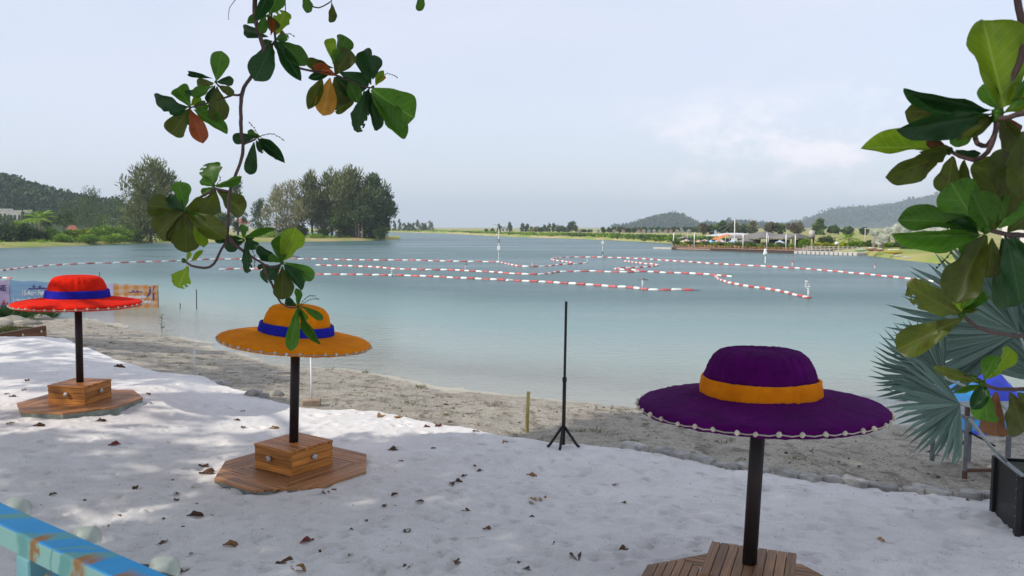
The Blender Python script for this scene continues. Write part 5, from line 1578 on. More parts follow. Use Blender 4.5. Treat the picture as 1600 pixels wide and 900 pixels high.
GV = 'white villas below the hill'
for i, (px, w, tp) in enumerate([(8, 20, 326), (24, 16, 328.5), (44, 10, 328), (-20, 26, 325), (168, 12, 340), (182, 9, 341)]):
    house('villa', px, 345, tp, w, 300, M_WALLW, M_TIN, ['white villa at the foot of the hill, first from the frame edge', 'white villa with a lower roof at the foot of the hill', 'narrow white villa behind the coconut palm top', 'white villa outside the frame edge', 'low white building glimpsed between the bank trees', 'small white wall glimpsed beside the large casuarina'][i], 'flat', 2, 3, z0=.3, group=GV)
house('house', 378, 360, 341, 22, 300, M_WALLW, M_ROOFR, 'pale building with a red roof between the hanging branch and the point grove', nwin=4, floors=1)
house('house', 425, 362, 351, 34, 310, M_WALLW, M_ROOFG, 'long low grey roofed building behind the pale grove trees', nwin=4)
house('shed', 113, 368, 352, 13, 158, mat('red_shed_wall', (.36, .10, .07), (.26, .08, .06), rough=.8), M_ROOFR, 'small red brick shed half buried in the creeper mounds', nwin=1, depth=3)
cols = [(.30, .09, .07), (.35, .27, .1), (.1, .2, .28), (.34, .34, .33), (.12, .24, .15), (.32, .18, .08)]
M_STALL = mat('stall_wall', (.30, .29, .27), (.22, .21, .2), rough=.8)
for i, px in enumerate([998, 1006, 1014, 1022, 1031, 1040, 1048, 1058, 1066, 1076, 935, 960, 974, 905]):
    c = cols[i % 6]; nm = ['red', 'yellow', 'blue', 'white', 'green', 'orange'][i % 6]
    D = 345; p = A(px, 362, D)
    t = thing('stall', f'tiny {nm} stall under the evenly spaced trees on the far road', 'stall', (p.x, D, .3), 0, 'stalls on the far road')
    MB().box((0, 0, .7), (1.7, 1.4, 1.5)).build('body', M_STALL, t, smooth=False)
    t.scale = (.8, .8, .75)
    MB().add([(-1.1, -.9, 1.45), (1.1, -.9, 1.45), (1.1, .9, 1.45), (-1.1, .9, 1.45), (0, 0, 2.1)], [(0, 1, 4), (1, 2, 4), (2, 3, 4), (3, 0, 4), (3, 2, 1, 0)]).build('roof', mat('stall_roof', c, rough=.7), t, smooth=False)

# ------------------------------------------------------------------ the cafe pontoon
M_PLK = mat('pontoon_boards', (.36, .24, .19), (.26, .17, .13), rough=.8, scale=2)
M_HULL = mat('dark_pontoon_side', (.07, .035, .03), (.04, .025, .02), rough=.7)
M_JETTY = mat('pale_pontoon', (.50, .47, .43), (.38, .36, .33), rough=.7, scale=2)
Ea, Eb = G(1049, 388.2, -.35), G(1243, 394.2, -.35)
Ea.z = Eb.z = 0
dd_ = (Eb - Ea); DL = dd_.length; dd_.normalize(); dang = math.atan2(dd_.y, dd_.x)
t = thing('pontoon', 'long wooden pontoon deck of the lakeside cafe, dark along its side', 'pontoon', (Ea.x, Ea.y, WZ), dang)
MB().box((DL / 2, 5, .16), (DL, 10, .34)).build('hull', M_HULL, t, smooth=False)
MB().box((DL * .20, -.012, .17), (DL * .30, .05, .2)).build('pale_side', M_PLK, t, smooth=False)
nb = 44
me = MB().box((0, 0, 0), (DL / nb - .06, 10.2, .07)).mesh('deck_board', M_PLK, False)
for k in range(nb): link('deck_board', me, t, Matrix.Translation((DL * (k + .5) / nb, 5, .37)))
MB().box((-2.2, 1.2, .12), (4.4, 1.4, .22)).build('end_float', M_JETTY, t, smooth=False)
ZD = WZ + .405
def on_dock(px, off):
    """point on the pontoon deck, off metres back from its front edge, on the sight line at px"""
    u = (px - CX) / F
    n = Vector((-dd_.y, dd_.x, 0)); b0 = Ea + n * off
    s = (u * b0.y - b0.x) / (dd_.x - u * dd_.y)
    p = b0 + dd_ * s
    return Vector((p.x, p.y, ZD))
def zpx(py, Y): return A(CX, py, Y).z
GP = 'white poles on the cafe pontoon'
for px, tp, off, lb in ((1051, 363, .6, 'white pole at the far end of the cafe pontoon, slightly tilted'), (1084.5, 363.5, .3, 'white pole between the beige and orange umbrellas'), (1160.5, 364.5, .3, 'thick white pole at the middle of the cafe pontoon'),
                         (1197.5, 363.5, .3, 'white pole in front of the thatched hut eaves'), (1227.5, 366, .3, 'white pole beside the blue umbrella by the small gabled hut'), (1242, 367, 1.0, 'white pole at the landward end of the pontoon'), (1133, 366, 5, 'thin grey pole beside the mast'),
                         (1200, 368, 6, 'thin pale pole against the green hut wall'), (1073.5, 363, 8, 'thin dark pole above the beige umbrella')):
    p = on_dock(px, off); h = zpx(tp, p.y) - ZD
    r_ = .065 if off < 2 else .035
    o = MB().tube([(0, 0, -.03), (.15 if px == 1051 else 0, 0, h)], r_, 8).build('pontoon_pole', M_BOXW if px not in (1133, 1073.5) else M_POLEW, M=Matrix.Translation(p)); tag(o, lb, 'pole', GP)
p = on_dock(1147, 5); h = zpx(342.5, p.y) - ZD
t = thing('mast', 'tall thin white mast with slack stay wires above the cafe', 'mast', p)
MB().tube([(0, 0, -.03), (0, 0, h)], [.09, .06], 8).build('pole', M_BOXW, t)
for q in (on_dock(1100, 6), on_dock(1184, 7), on_dock(1160, 8), on_dock(1120, 1)):
    d = q - p; L0 = [Vector((d.x * s, d.y * s, (h - .1) * (1 - s) + 1.9 * s - .8 * s * (1 - s))) for s in np.linspace(0, 1, 8)]
    MB().tube(L0, .014, 3).build('stay_wire', M_POLEW, t)
MB().box((-.1, -.1, h * .26), (.7, .3, .5)).build('sign_box', M_BOXW, t, smooth=False)
UM = {'beige': ((.50, .42, .30), (.38, .30, .2)), 'orange': ((.55, .22, .08), (.45, .16, .06)), 'pale blue': ((.42, .52, .68), (.32, .42, .6)), 'white': ((.62, .63, .64), (.5, .52, .55)), 'blue': ((.20, .38, .70), (.15, .3, .6))}
def umbrella(px, top, edge, w, off, cs, label, nseg=8):
    p = on_dock(px, off); h = zpx(top, p.y) - ZD; he = zpx(edge, p.y) - ZD; rad = w / F * p.y / 2
    t = thing('umbrella', label, 'umbrella', p, 0, 'umbrellas of the lakeside cafe')
    MB().tube([(0, 0, 0), (0, 0, h)], .035, 6).build('pole', M_POLEW, t)
    MB().lathe([(0, 0), (.3, 0), (.3, .08), (0, .1)], 8).build('base', M_GALV, t)
    for k in range(nseg):
        a0, a1 = 6.2832 * k / nseg, 6.2832 * (k + 1) / nseg
        vs = [(0, 0, h), (rad * math.cos(a0), rad * math.sin(a0), he), (rad * math.cos(a1), rad * math.sin(a1), he), (rad * math.cos(a0), rad * math.sin(a0), he - .12), (rad * math.cos(a1), rad * math.sin(a1), he - .12), (0, 0, h - .05)]
        MB().add(vs, [(0, 1, 2), (1, 3, 4, 2), (5, 4, 3)]).build('panel', UMM[cs[k % len(cs)]], t, smooth=False)
    return t
UMM = {k: mat('umbrella_' + k.replace(' ', '_'), a, b_, rough=.8, scale=1) for k, (a, b_) in UM.items()}
umbrella(1072, 373.6, 377.6, 24, 4, ['beige'], 'beige umbrella at the far end of the cafe pontoon')
umbrella(1091, 374.6, 378, 17, 5, ['orange', 'beige'], 'orange and beige umbrella next to the beige one')
umbrella(1101, 373.6, 377, 15, 7, ['pale blue', 'orange'], 'small blue and orange striped umbrella behind the others')
umbrella(1110, 374.8, 378.6, 17, 3, ['blue', 'pale blue'], 'blue umbrella with a pale stripe near the mast')
umbrella(1124, 373.4, 377.8, 20, 5, ['white', 'pale blue', 'orange'], 'umbrella of white, blue and orange panels left of the mast')
umbrella(1145, 374.6, 379, 22, 3, ['white', 'pale blue'], 'wide white and pale blue umbrella under the mast')
umbrella(1218, 375, 379, 16, 4, ['pale blue', 'white'], 'pale blue umbrella before the landward hut')
# orange awning, flat roof, thatched huts
M_THATCH = mat('grey_thatch', (.22, .21, .195), (.14, .13, .12), rough=.95, scale=3, bump=.8, bscale=9)
M_TEAL = mat('teal_screen', (.05, .26, .22), (.04, .18, .16), rough=.8)
M_AWN = mat('orange_awning', (.62, .20, .05), (.5, .15, .04), rough=.8)
def hut(px, apex, eave, w, off, label, roofm, wallm, name='hut', depth=6, hipped=True, zfix=None):
    p = on_dock(px, off); h = zpx(apex, p.y) - ZD; he = zpx(eave, p.y) - ZD; hw = w / F * p.y / 2
    t = thing(name, label, 'hut', p, dang)
    d = depth / 2
    k = .06 if hipped else .75
    MB().add([(-hw, -d, he), (hw, -d, he), (hw, d, he), (-hw, d, he), (-hw * k, 0, h), (hw * k, 0, h), (-hw, -d, he - .14), (hw, -d, he - .14), (hw, d, he - .14), (-hw, d, he - .14)],
             [(0, 1, 5, 4), (1, 2, 5), (2, 3, 4, 5), (3, 0, 4), (0, 6, 7, 1), (1, 7, 8, 2), (2, 8, 9, 3), (3, 9, 6, 0), (9, 8, 7, 6)]).build('roof', roofm, t, smooth=False)
    for x in (-.85, -.3, .3, .85):
        for y in (-.8, .8):
            MB().tube([(x * hw, y * d, -1.0), (x * hw, y * d, he - .05)], .06, 6).build('post', M_BARK, t)
    if wallm: MB().box((hw * .22, d * .5, he * .4), (hw * 1.15, .08, he * .8)).build('wall', wallm, t, smooth=False)
    MB().box((-hw * .3, -d * .2, .55), (hw * .5, .7, 1.1)).build('counter', M_BARKP, t, smooth=False)
    return t
hut(1193, 361.6, 371.2, 56, 11, 'large hut with a wide grey thatched pyramid roof on the cafe pontoon', M_THATCH, M_TEAL, depth=9)
hut(1236, 365, 371.5, 36, 12, 'small hut with a grey gabled roof at the landward end of the cafe', M_THATCH, M_BARKP, hipped=False)
hut(1165, 372.5, 377, 18, 6, 'little thatched kiosk beside the thick white pole', M_THATCH, M_BARKP, depth=3)
hut(1146, 364, 367.4, 44, 16, 'open shed with a flat white tin roof behind the cafe', M_TIN, M_TEAL, hipped=False, depth=8)
hut(1070, 369.5, 371, 10, 9, 'dark little lookout shed behind the beige umbrella', M_ROOFG, M_BARK, depth=2, hipped=False)
p = on_dock(1124, 8)
t = thing('awning', 'steep orange awning among the cafe umbrellas', 'awning', p, dang)
t.scale = (.8, .8, .66)
MB().add([(-1.1, -1.2, 1.6), (.7, -1.2, 1.6), (1.5, 1.2, 2.75), (.2, 1.2, 2.75), (-1.1, -1.2, 1.55), (.7, -1.2, 1.55), (1.5, 1.2, 2.7), (.2, 1.2, 2.7)], [(0, 1, 2, 3), (7, 6, 5, 4), (0, 4, 5, 1), (1, 5, 6, 2), (2, 6, 7, 3), (3, 7, 4, 0)]).build('sheet', M_AWN, t, smooth=False)
for x, y, z in ((-1, -1.1, 1.6), (.6, -1.1, 1.6), (.3, 1.1, 2.7), (1.4, 1.1, 2.7)): MB().tube([(x, y, 0), (x, y, z)], .04, 5).build('post', M_POLEW, t)
# small blue sign on a pole
p = on_dock(1117, 12); t = thing('sign', 'pale blue sign board on a pole behind the umbrellas', 'sign', p)
t.scale = (.8, .8, .8); MB().tube([(0, 0, 0), (0, 0, 2.4)], .05, 6).build('pole', M_POLEW, t); MB().box((0, -.06, 2.6), (.45, .05, .75)).build('board', UMM['pale blue'], t, smooth=False)
# tables and chairs read as one clutter of furniture: separate tables
for i, px in enumerate([1066, 1082, 1097, 1113, 1130, 1150, 1172, 1186, 1210, 1226]):
    p = on_dock(px, 3.5 + (i % 3) * 1.3)
    t = thing('cafe_table', 'small grey table with a bench among the umbrellas and planters of the pontoon', 'table', p, dang + i * .2, 'tables of the lakeside cafe')
    t.scale = (.7, .7, .7)
    MB().box((0, 0, .74), (1.1, .8, .05)).build('tabletop', M_BARKP, t, smooth=False)
    for x in (-.45, .45):
        for y in (-.3, .3): MB().box((x, y, .36), (.06, .06, .72)).build('leg', M_BARK, t, smooth=False)
    MB().box((0, .85, .43), (1.1, .35, .06)).box((0, 1.0, .75), (1.1, .05, .4)).box((-.4, .85, .2), (.06, .3, .4)).box((.4, .85, .2), (.06, .3, .4)).build('bench', M_ROOFG, t, smooth=False)
# yellow pots with bushes along the pontoon's edge
M_POTY = mat('yellow_pot', (.60, .44, .16), (.48, .35, .14), rough=.6, scale=3, rand=.15)
POT = MB().lathe([(0, 0), (.19, 0), (.28, .44), (.30, .46), (.26, .46), (.24, .40), (0, .40)], 10).mesh('pot', M_POTY)
PL = []
for s in range(5):
    g = gs(400 + s); cl = [((g.uniform(-.3, .3), g.uniform(-.2, .2), .56 + g.uniform(0, .26)), (.32, .28, .20)) for k in range(5)]
    arr = crown_arrays(g, cl, 130, .34, .075, up=.7)
    PL.append(leaf_mesh('foliage', *arr[:3], arr[3], [M_MID, M_CASD, M_MID, M_LUSH, M_BROWNT][s]))
rp = random.Random(4)
px = 1053.0; i = 0
while px < 1243:
    p = on_dock(px, .75 + rp.uniform(-.15, .3) + (1.2 if i % 5 == 4 else 0))
    t = thing('potted_plant', 'yellow pot with a leafy bush on the pontoon edge ' + ('before the beige umbrella' if px < 1086 else 'before the colourful umbrellas' if px < 1132 else 'below the mast' if px < 1165 else 'before the large thatched hut' if px < 1210 else 'at the landward end'), 'potted plant', p, rp.uniform(0, 6), 'potted plants along the pontoon edge')
    t.scale = (.85, .85, rp.uniform(.66, .86))
    link('pot', POT, t); link('foliage', PL[i % 5], t)
    px += rp.uniform(3.6, 6.2); i += 1
# gangway with white railing
t = thing('gangway', 'pale floating gangway with white lattice railings from the cafe to the beach', 'jetty', (Eb.x, Eb.y, WZ), 0)
J1 = GW(1338, 397.2); jd = J1 - GW(1243, 394.2); JL = jd.length; ja = math.atan2(jd.y, jd.x)
t.rotation_euler = (0, 0, ja)
n = 14
me = MB().box((0, 0, 0), (JL / n - .12, 2.0, .40)).mesh('float_block', M_JETTY, False, .04)
for k in range(n): link('float_block', me, t, Matrix.Translation((JL * (k + .5) / n, .6, .14)))
for y, zz in ((1.45, 0), (-.2, 0)):
    if y < 0: continue
    for k in range(n + 1): MB().box((JL * k / n, y, .62), (.05, .05, .7)).build('railing_post', M_JETTY, t, smooth=False)
    for z in (.5, .72, .94): MB().box((JL / 2, y, z), (JL, .035, .035)).build('rail', M_JETTY, t, smooth=False)
    for k in range(n):
        MB().tube([(JL * k / n, y, .4), (JL * (k + 1) / n, y, .94)], .02, 4).build('brace', M_JETTY, t)
# bushes and things on the beach
for i, (px, tp, bt, w, D, mt, lb) in enumerate([(1289, 364.5, 386, 34, 112, M_CASD, 'big round clipped dark bush behind the gangway'), (1257, 373, 387, 18, 112, M_LUSH, 'bright green bush at the end of the cafe pontoon'), (1256, 366, 380, 14, 118, M_MID, 'darker green bush behind the bright one by the pontoon end'),
        (1278, 381, 389, 16, 107, M_YGREEN, 'yellow-green mound behind the gangway, nearest the water tank'), (1290, 381, 389, 13, 107, M_YGREEN, 'yellow-green mound behind the gangway below the clipped bush'), (1303, 382, 390, 13, 106, M_YGREEN, 'small yellow-green mound left of the white boulder'),
        (1317, 380.5, 391, 19, 105, M_YGREEN, 'widest yellow-green mound behind the gangway'), (1334, 376, 391, 26, 104, M_LUSH, 'bright green bush under the little palm'), (1361, 377, 391, 22, 103, M_MID, 'mid green bush before the silver palms'), (1390, 379, 392, 20, 100, M_LUSH, 'bright green bush above the yellow kayak'),
        (1348, 379, 392, 16, 106, M_MID, 'green bush beside the overturned green boat'), (1415, 386, 400, 14, 92, M_CASD, 'dark bush at the end of the yellow kayak'), (1405, 380, 392, 24, 99, M_MID, 'green bush at the foot of the silver palms'), (1440, 378, 394, 30, 96, M_MID, 'green bush by the pale wall behind the leaves'), (1470, 384, 398, 30, 92, M_CASD, 'dark bush behind the large leaves')]):
    bush_px(px, tp, bt, w, D, mt, lb, 500 + i, 'bushes on the beach by the gangway', 1300, leaf=.30)
p = A(1325, 388, 108); palm('little_palm', (p.x, p.y, .2), 1.1, 13, 1.7, M_LUSH, 'little green palm behind the yellow-green mounds', 31, trunk_r=.12, lw=.08)
def fan_mesh(name, r, n, mt, spread=5.0, seed=0, wid=.048):
    g = gs(seed); P, Ax, B = [], [], []
    for k in range(n):
        a = -spread / 2 + spread * k / (n - 1)
        ax = np.array([math.sin(a), math.cos(a), .12 * math.cos(k * 2.1) - .12]) * r * (1 - .12 * (abs(a) / (spread / 2)) ** 2)
        P.append((0, 0, 0)); Ax.append(ax); B.append(np.array([math.cos(a), -math.sin(a), .35 * (1 if k % 2 else -1)]) * r * wid)
    return leaf_mesh(name, np.array(P), np.array(Ax), np.array(B), g.uniform(.3, .9, n), mt)
FANS = [fan_mesh('fan_frond', 1.0, 22, M_SILVER, seed=s) for s in range(3)]
M_SDEAD = mat('old_frond_skirt', (.30, .27, .2), (.2, .18, .13), rough=.9)
for i, (px, tp, w, D) in enumerate([(1366, 356, 26, 98), (1386, 351, 30, 101), (1402, 346, 34, 103), (1418, 349, 34, 99), (1440, 347, 40, 96), (1377, 362, 22, 96), (1465, 350, 40, 96), (1500, 347, 40, 98)]):
    c = A(px, 385, D); h = A(px, tp, D).z - .25; rad = w / F * D / 2
    rr = random.Random(i)
    t = thing('silver_fan_palm', 'silvery blue fan palm in the cluster on the beach behind the gangway', 'palm', (c.x, D, .25), 0, 'silver fan palms on the beach')
    ht = max(.4, h - rad * 1.25)
    MB().tube([(0, 0, -.3), (0, 0, ht)], [.28, .2], 8).build('trunk', M_BARKP, t)
    MB().lathe([(.2, ht * .35), (.38, ht * .5), (.3, ht), (.1, ht + .1)], 9).build('frond_skirt', M_SDEAD, t)
    for k in range(22):
        a = rr.uniform(0, 6.28); el = rr.uniform(-.35, 1.45)
        d = Vector((math.cos(a) * math.cos(el), math.sin(a) * math.cos(el), math.sin(el)))
        hub = Vector((0, 0, ht)) + d * rad * .62
        q = d.to_track_quat('Y', 'Z').to_matrix().to_4x4()
        link('fan_frond', FANS[k % 3], t, Matrix.Translation(hub) @ q @ Matrix.Rotation(rr.uniform(-.7, .7), 4, 'Y') @ Matrix.Rotation(rr.uniform(-.5, .5), 4, 'X') @ Matrix.Scale(rad * rr.uniform(.48, .62), 4))
# water tank, lamp post, boats
p = A(1268, 388, 113); t = thing('water_tank', 'pale grey cylindrical water tank on a stand behind the gangway', 'tank', (p.x, p.y, .2))
MB().lathe([(0, 1.15), (.42, 1.15), (.42, 2.0), (.30, 2.12), (0, 2.14)], 14).build('tank', M_JETTY, t)
MB().box((-.25, 0, .55), (.08, .5, 1.2)).box((.25, 0, .55), (.08, .5, 1.2)).box((0, 0, 1.12), (.7, .6, .06)).build('stand', M_BARK, t, smooth=False)
p = A(1351, 388, 112); t = thing('street_lamp', 'thin grey lamp post left of the silver palms', 'street lamp', (p.x, p.y, .2)); h = A(1351, 357, 112).z - .2
MB().tube([(0, 0, -.2), (0, 0, h)], .05, 6).build('pole', M_POLEW, t); MB().box((.15, 0, h), (.5, .14, .08)).build('lamp_head', M_BOXW, t, smooth=False)
def boat(px, py, L_, W_, H_, mt, label, rz=0, z=.0, flip=False):
    p = G(px, py, z)
    t = thing('kayak', label, 'boat', (p.x, p.y, z), rz)
    mb = MB(); secs = [(-1, .02, .9), (-.8, .55, .62), (-.4, .92, .5), (0, 1, .48), (.4, .92, .5), (.8, .55, .62), (1, .02, .9)]
    vs, fs = [], []
    for x, w, top in secs:
        for a in (0, .5, 1, 1.5, 2):
            an = math.pi * a / 2
            vs.append((x * L_ / 2, -math.cos(an) * w * W_ / 2, H_ * .5 - math.sin(an) * H_ * .5 * w + (top - .5) * H_ * .3))
    for i in range(6):
        for j in range(4): fs.append((i * 5 + j, (i + 1) * 5 + j, (i + 1) * 5 + j + 1, i * 5 + j + 1))
        fs.append((i * 5 + 4, (i + 1) * 5 + 4, (i + 1) * 5, i * 5))
    mb.add(vs, fs); mb.build('hull', mt, t, M=(Matrix.Translation((0, 0, H_)) @ Matrix.Rotation(math.pi, 4, 'X')) if flip else None)
    MB().box((0, 0, H_ * .86), (L_ * .5, W_ * .55, H_ * .16)).build('seat', M_BOXW, t, smooth=False, bevel=.04)
    return t
boat(1396, 396.5, 2.3, .8, .5, mat('yellow_hull', (.66, .46, .03), (.55, .38, .03), rough=.4), 'yellow and white kayak lying on the grassy beach', .12, 0)
boat(1345, 393, 1.5, .7, .3, mat('green_hull', (.12, .42, .2), (.1, .32, .16), rough=.4), 'small green boat at the end of the gangway', 0, .1)
boat(1402, 401, 1.1, .7, .16, M_BOXW, 'flat white paddle board just below the yellow kayak', .1, 0)
boat(1416, 403.5, .8, .6, .14, M_BOXW, 'small white board nearest the water on the beach', .05, 0)
boat(1362, 392.5, 1.6, .7, .45, mat('red_hull', (.40, .07, .06), (.3, .05, .05), rough=.5), 'dark red boat right of the green one', .3, .1)
boat(1374, 393, 1.1, .6, .4, mat('maroon_hull', (.32, .10, .09), rough=.5), 'short maroon boat beside the yellow kayak', -.2, .1)
p = A(1307, 390, 104); o = MB().blob((0, 0, .5), (.28, .25, .22), 2, .3, 3).build('boulder', M_BOXW, M=Matrix.Translation((p.x, p.y, .2))); tag(o, 'white boulder among the yellow-green mounds behind the gangway', 'boulder')
# beach house at the frame's edge behind the leaves
house('villa', 1640, 400, 262, 130, 88, M_WALLW, M_ROOFG, 'white beach house glimpsed behind the large leaves', 'flat', 3, 4, 9, z0=.2)

# ------------------------------------------------------------------ sea almond trees: two trees whose boughs hang into the view
M_TWIG = mat('almond_twig', (.085, .050, .045), (.05, .03, .028), rough=.85, scale=14, bump=.5)
M_LIMB = mat('almond_bark', (.16, .13, .11), (.09, .07, .06), rough=.95, scale=4, bump=.7)
AL = {
 'G': almond_mat('almond_leaf_green', (.060, .165, .014), (.034, .095, .012), (.12, .24, .04), trans=.5),
 'D': almond_mat('almond_leaf_dark', (.014, .058, .012), (.010, .040, .010), (.04, .10, .025), trans=.25),
 'L': almond_mat('almond_leaf_light', (.19, .31, .014), (.11, .20, .014), (.30, .42, .06), trans=.55),
 'O': almond_mat('almond_leaf_olive', (.066, .092, .010), (.050, .045, .010), (.11, .13, .022), trans=.42),
 'Y': almond_mat('almond_leaf_yellow', (.40, .19, .018), (.20, .10, .016), (.45, .25, .05), trans=.35),
 'R': almond_mat('almond_leaf_red', (.34, .075, .018), (.18, .055, .016), (.4, .13, .05), trans=.35),
 'B': almond_mat('almond_leaf_brown', (.14, .06, .02), (.08, .035, .015), (.18, .09, .04), trans=.2)}
_lm = {}
def bough_leaf(parent, org, b3, t3, w, c, roll, shape, name='leaf'):
    key = (c, shape)
    if key not in _lm: _lm[key] = almond_leaf_mesh('leaf', AL[c], shape % 3, curl=[.14, .04, .20, -.08][shape % 4], fold=[.14, .30, .08, .22][shape % 4], wave=.05, seed=shape + 5, fine=True, holes=[0, 0, 3, 0, 4][shape % 5])
    a = t3 - b3; L_ = a.length; a.normalize()
    mid = (b3 + t3) / 2
    v = (cam.location - mid).normalized()
    n = (v - a * v.dot(a))
    n = n.normalized() if n.length > .05 else a.orthogonal().normalized()
    n = Matrix.Rotation(roll, 3, a) @ n
    x = a.cross(n)
    M = Matrix.Identity(4)
    for i in range(3): M[i][0], M[i][1], M[i][2] = x[i] * w, a[i] * L_, n[i] * L_
    M = Matrix.Translation(b3 - org) @ M
    return link(name, _lm[key], parent, M)
def foliage_crown(spots, g, n_per, size=.2):
    """out-of-view crown: whorls of almond leaves"""
    P, Ax, B = [], [], []
    for c in spots:
        k = n_per
        a = g.uniform(0, 6.28, k); el = g.normal(.15, .4, k)
        ax = np.stack([np.cos(a) * np.cos(el), np.sin(a) * np.cos(el), np.sin(el)], 1) * size * g.uniform(.7, 1.2, (k, 1))
        up = g.normal(0, .35, (k, 3)) + np.array([0, 0, 1.0])
        bb = unit(np.cross(ax, up)) * size * .30
        P.append(np.repeat(np.array(c)[None], k, 0) + ax * .15); Ax.append(ax); B.append(bb)
    P, Ax, B = map(np.concatenate, (P, Ax, B))
    return P, Ax, B, g.random(len(P))
M_CROWNLEAF = foliage('almond_crown_leaves', (.05, .12, .02), (.12, .22, .035), trans=.45)

def out_of_view(x, y, z, m=.35):
    return (y < 0.2) or (abs(x) > .655 * y + m + .2) or (z > CAMZ + .295 * y + m)

def bough_tree(label, base, lean_pts, limbs, stems, leaves, Yd, jit, seed, crown_spots, n_per, catkins=(), lsize=.2):
    org = Vector(base)
    t = thing('sea_almond_tree', label, 'tree', org)
    rr = random.Random(seed)
    lp = [Vector(p) - org for p in lean_pts]
    MB().tube(catmull(lp, .3), list(np.linspace(.24, .13, len(catmull(lp, .3)))), 12).build('trunk', M_LIMB, t)
    for pts, r0, r1 in limbs:
        c = catmull([Vector(p) - org for p in pts], .3)
        MB().tube(c, list(np.linspace(r0, r1, len(c))), 8).build('limb', M_LIMB, t)
    def dep(px, py): return Yd(px, py)
    for pts, r0, r1 in stems:
        c = catmull([A(q[0], q[1], dep(*q)) - org for q in pts], .02)
        c = [p + Vector((rr.uniform(-1, 1), 0, rr.uniform(-1, 1))) * .0012 for p in c]
        MB().tube(c, [a_ * (1 + .16 * mnoise.noise(Vector((i_ * .35, a_ * 900, 0)))) for i_, a_ in enumerate(np.linspace(r0, r1, len(c)))], 7).build('twig', M_TWIG, t)
        if pts[-1][1] > 5: MB().blob(c[-1], (r1 * 2.0, r1 * 2.0, r1 * 2.2), 2, .4, len(c)).build('bud', AL['G'], t)
    for i, (bx, by, tx, ty, w, c, *ex_) in enumerate(leaves):
        Yb = dep(bx, by)
        Lpx = math.hypot(tx - bx, ty - by)
        Lm = Lpx / F * Yb
        b3 = A(bx, by, Yb + rr.uniform(-.006, .006)); t3 = A(tx, ty, Yb + rr.uniform(-jit, jit) * Lm)
        roll = rr.uniform(-.5, .5)
        bough_leaf(t, org, b3, t3, w / F * Yb / math.cos(roll) * 1.04, c, roll, ex_[0] if ex_ else rr.choice([0, 0, 1, 3, 4]))
    for pts in catkins:
        c = [A(q[0], q[1], dep(*q)) - org for q in pts]
        c = catmull(c, .006)
        mb = MB().tube(c, .0012, 4)
        for p in c[::2]: mb.blob(p + Vector((rr.uniform(-1, 1), rr.uniform(-1, 1), rr.uniform(-1, 1))) * .002, .0032, 1, .2)
        mb.build('flower_spike', AL['O'], t)
    arr = foliage_crown([tuple(Vector(s) - org) for s in crown_spots], gs(seed), n_per, lsize)
    stuff(link('crown', leaf_mesh('crown', *arr[:3], arr[3], M_CROWNLEAF), t))
    return t

# where the crown stands: leaves wherever their shade is wanted on the sand, thinned by gaps
SHX, SHY = -SUN.x / SUN.z, -SUN.y / SUN.z
def shade_map(x, y):
    """1 = leafy above the sun's line to this spot on the sand, 0 = open"""
    g_ = fbm(np.array(x * .42), np.array(y * .55), 61, 3)
    f = 1.0
    # open strip by the rim between the orange hat and the pole stand, and the shore beyond it
    edge = np.interp(x, [-20, -12, -7.5, -5, -4.2, -2.6, -.6, 1.2, 4, 9], [23, 23, 19.5, 16.2, 11.2, 10.1, 10.5, 12.8, 14.5, 15])
    edge = edge + .45 * g_
    if y > edge: f = 0.0 if x > -7 else .25
    if x < -3 and y > 7: f *= .62 if g_ > .12 else .10
    elif x < .5 and y > 5.5: f *= 1.0 if g_ > -.62 else .25
    if 1.4 < x < 6.2 and y < 6.1: f *= .5
    if y < 5.0 or x > 9.5 or x < -15: f *= .5
    return f
def crown_spots(n, seed, xr, yr, zr, zfun):
    r_ = random.Random(seed); out = []
    tries = 0
    while len(out) < n and tries < n * 60:
        tries += 1
        sx_, sy_ = r_.uniform(*xr), r_.uniform(*yr)
        z = zfun(r_)
        if r_.random() > shade_map(sx_, sy_): continue
        x, y = sx_ - SHX * z, sy_ - SHY * z
        if not out_of_view(x, y, z): continue
        out.append((x, y, z))
    return out
random.seed(99)
spotsL = crown_spots(6600, 1, (-15, 9.5), (3.5, 23), None, lambda r_: r_.uniform(6.8, 12.0))
L = {}
LEFT_STEMS = [
 ([(399, -34), (399, 28), (411, 75), (406, 100), (394, 118), (378, 146), (377, 205), (380, 226), (377, 250), (359, 300), (357, 335), (355, 369), (346, 390), (334, 412), (320, 419), (299, 415), (287, 407)], .0105, .0045),
 ([(412, 76), (430, 64), (424, 26), (430, -20)], .006, .004), ([(430, 64), (456, 100), (484, 110), (523, 117), (570, 136), (583, 136)], .0065, .004),
 ([(378, 147), (364, 148), (342, 134), (337, 128)], .0055, .003), ([(364, 148), (350, 153), (303, 167), (297, 168)], .0045, .003), ([(380, 226), (398, 218), (404, 213)], .005, .003),
 ([(359, 300), (337, 295), (333, 290)], .0065, .004), ([(337, 295), (303, 314), (290, 328)], .006, .004), ([(355, 366), (371, 384), (381, 375)], .005, .003),
 ([(356, 372), (371, 386), (398, 404), (425, 418), (441, 411)], .0065, .004), ([(412, 413), (414, 424), (425, 445), (439, 473), (455, 481), (466, 479)], .0055, .003),
 ([(476, -30), (482, 3), (498, 12), (517, 2), (519, -6)], .004, .0025), ([(373, -6), (359, 12), (357, 30)], .0015, .001), ([(445, -20), (446, 18)], .003, .002), ([(660, -34), (658, -8)], .003, .002), ([(290, 329), (296, 350), (303, 352)], .004, .003)]
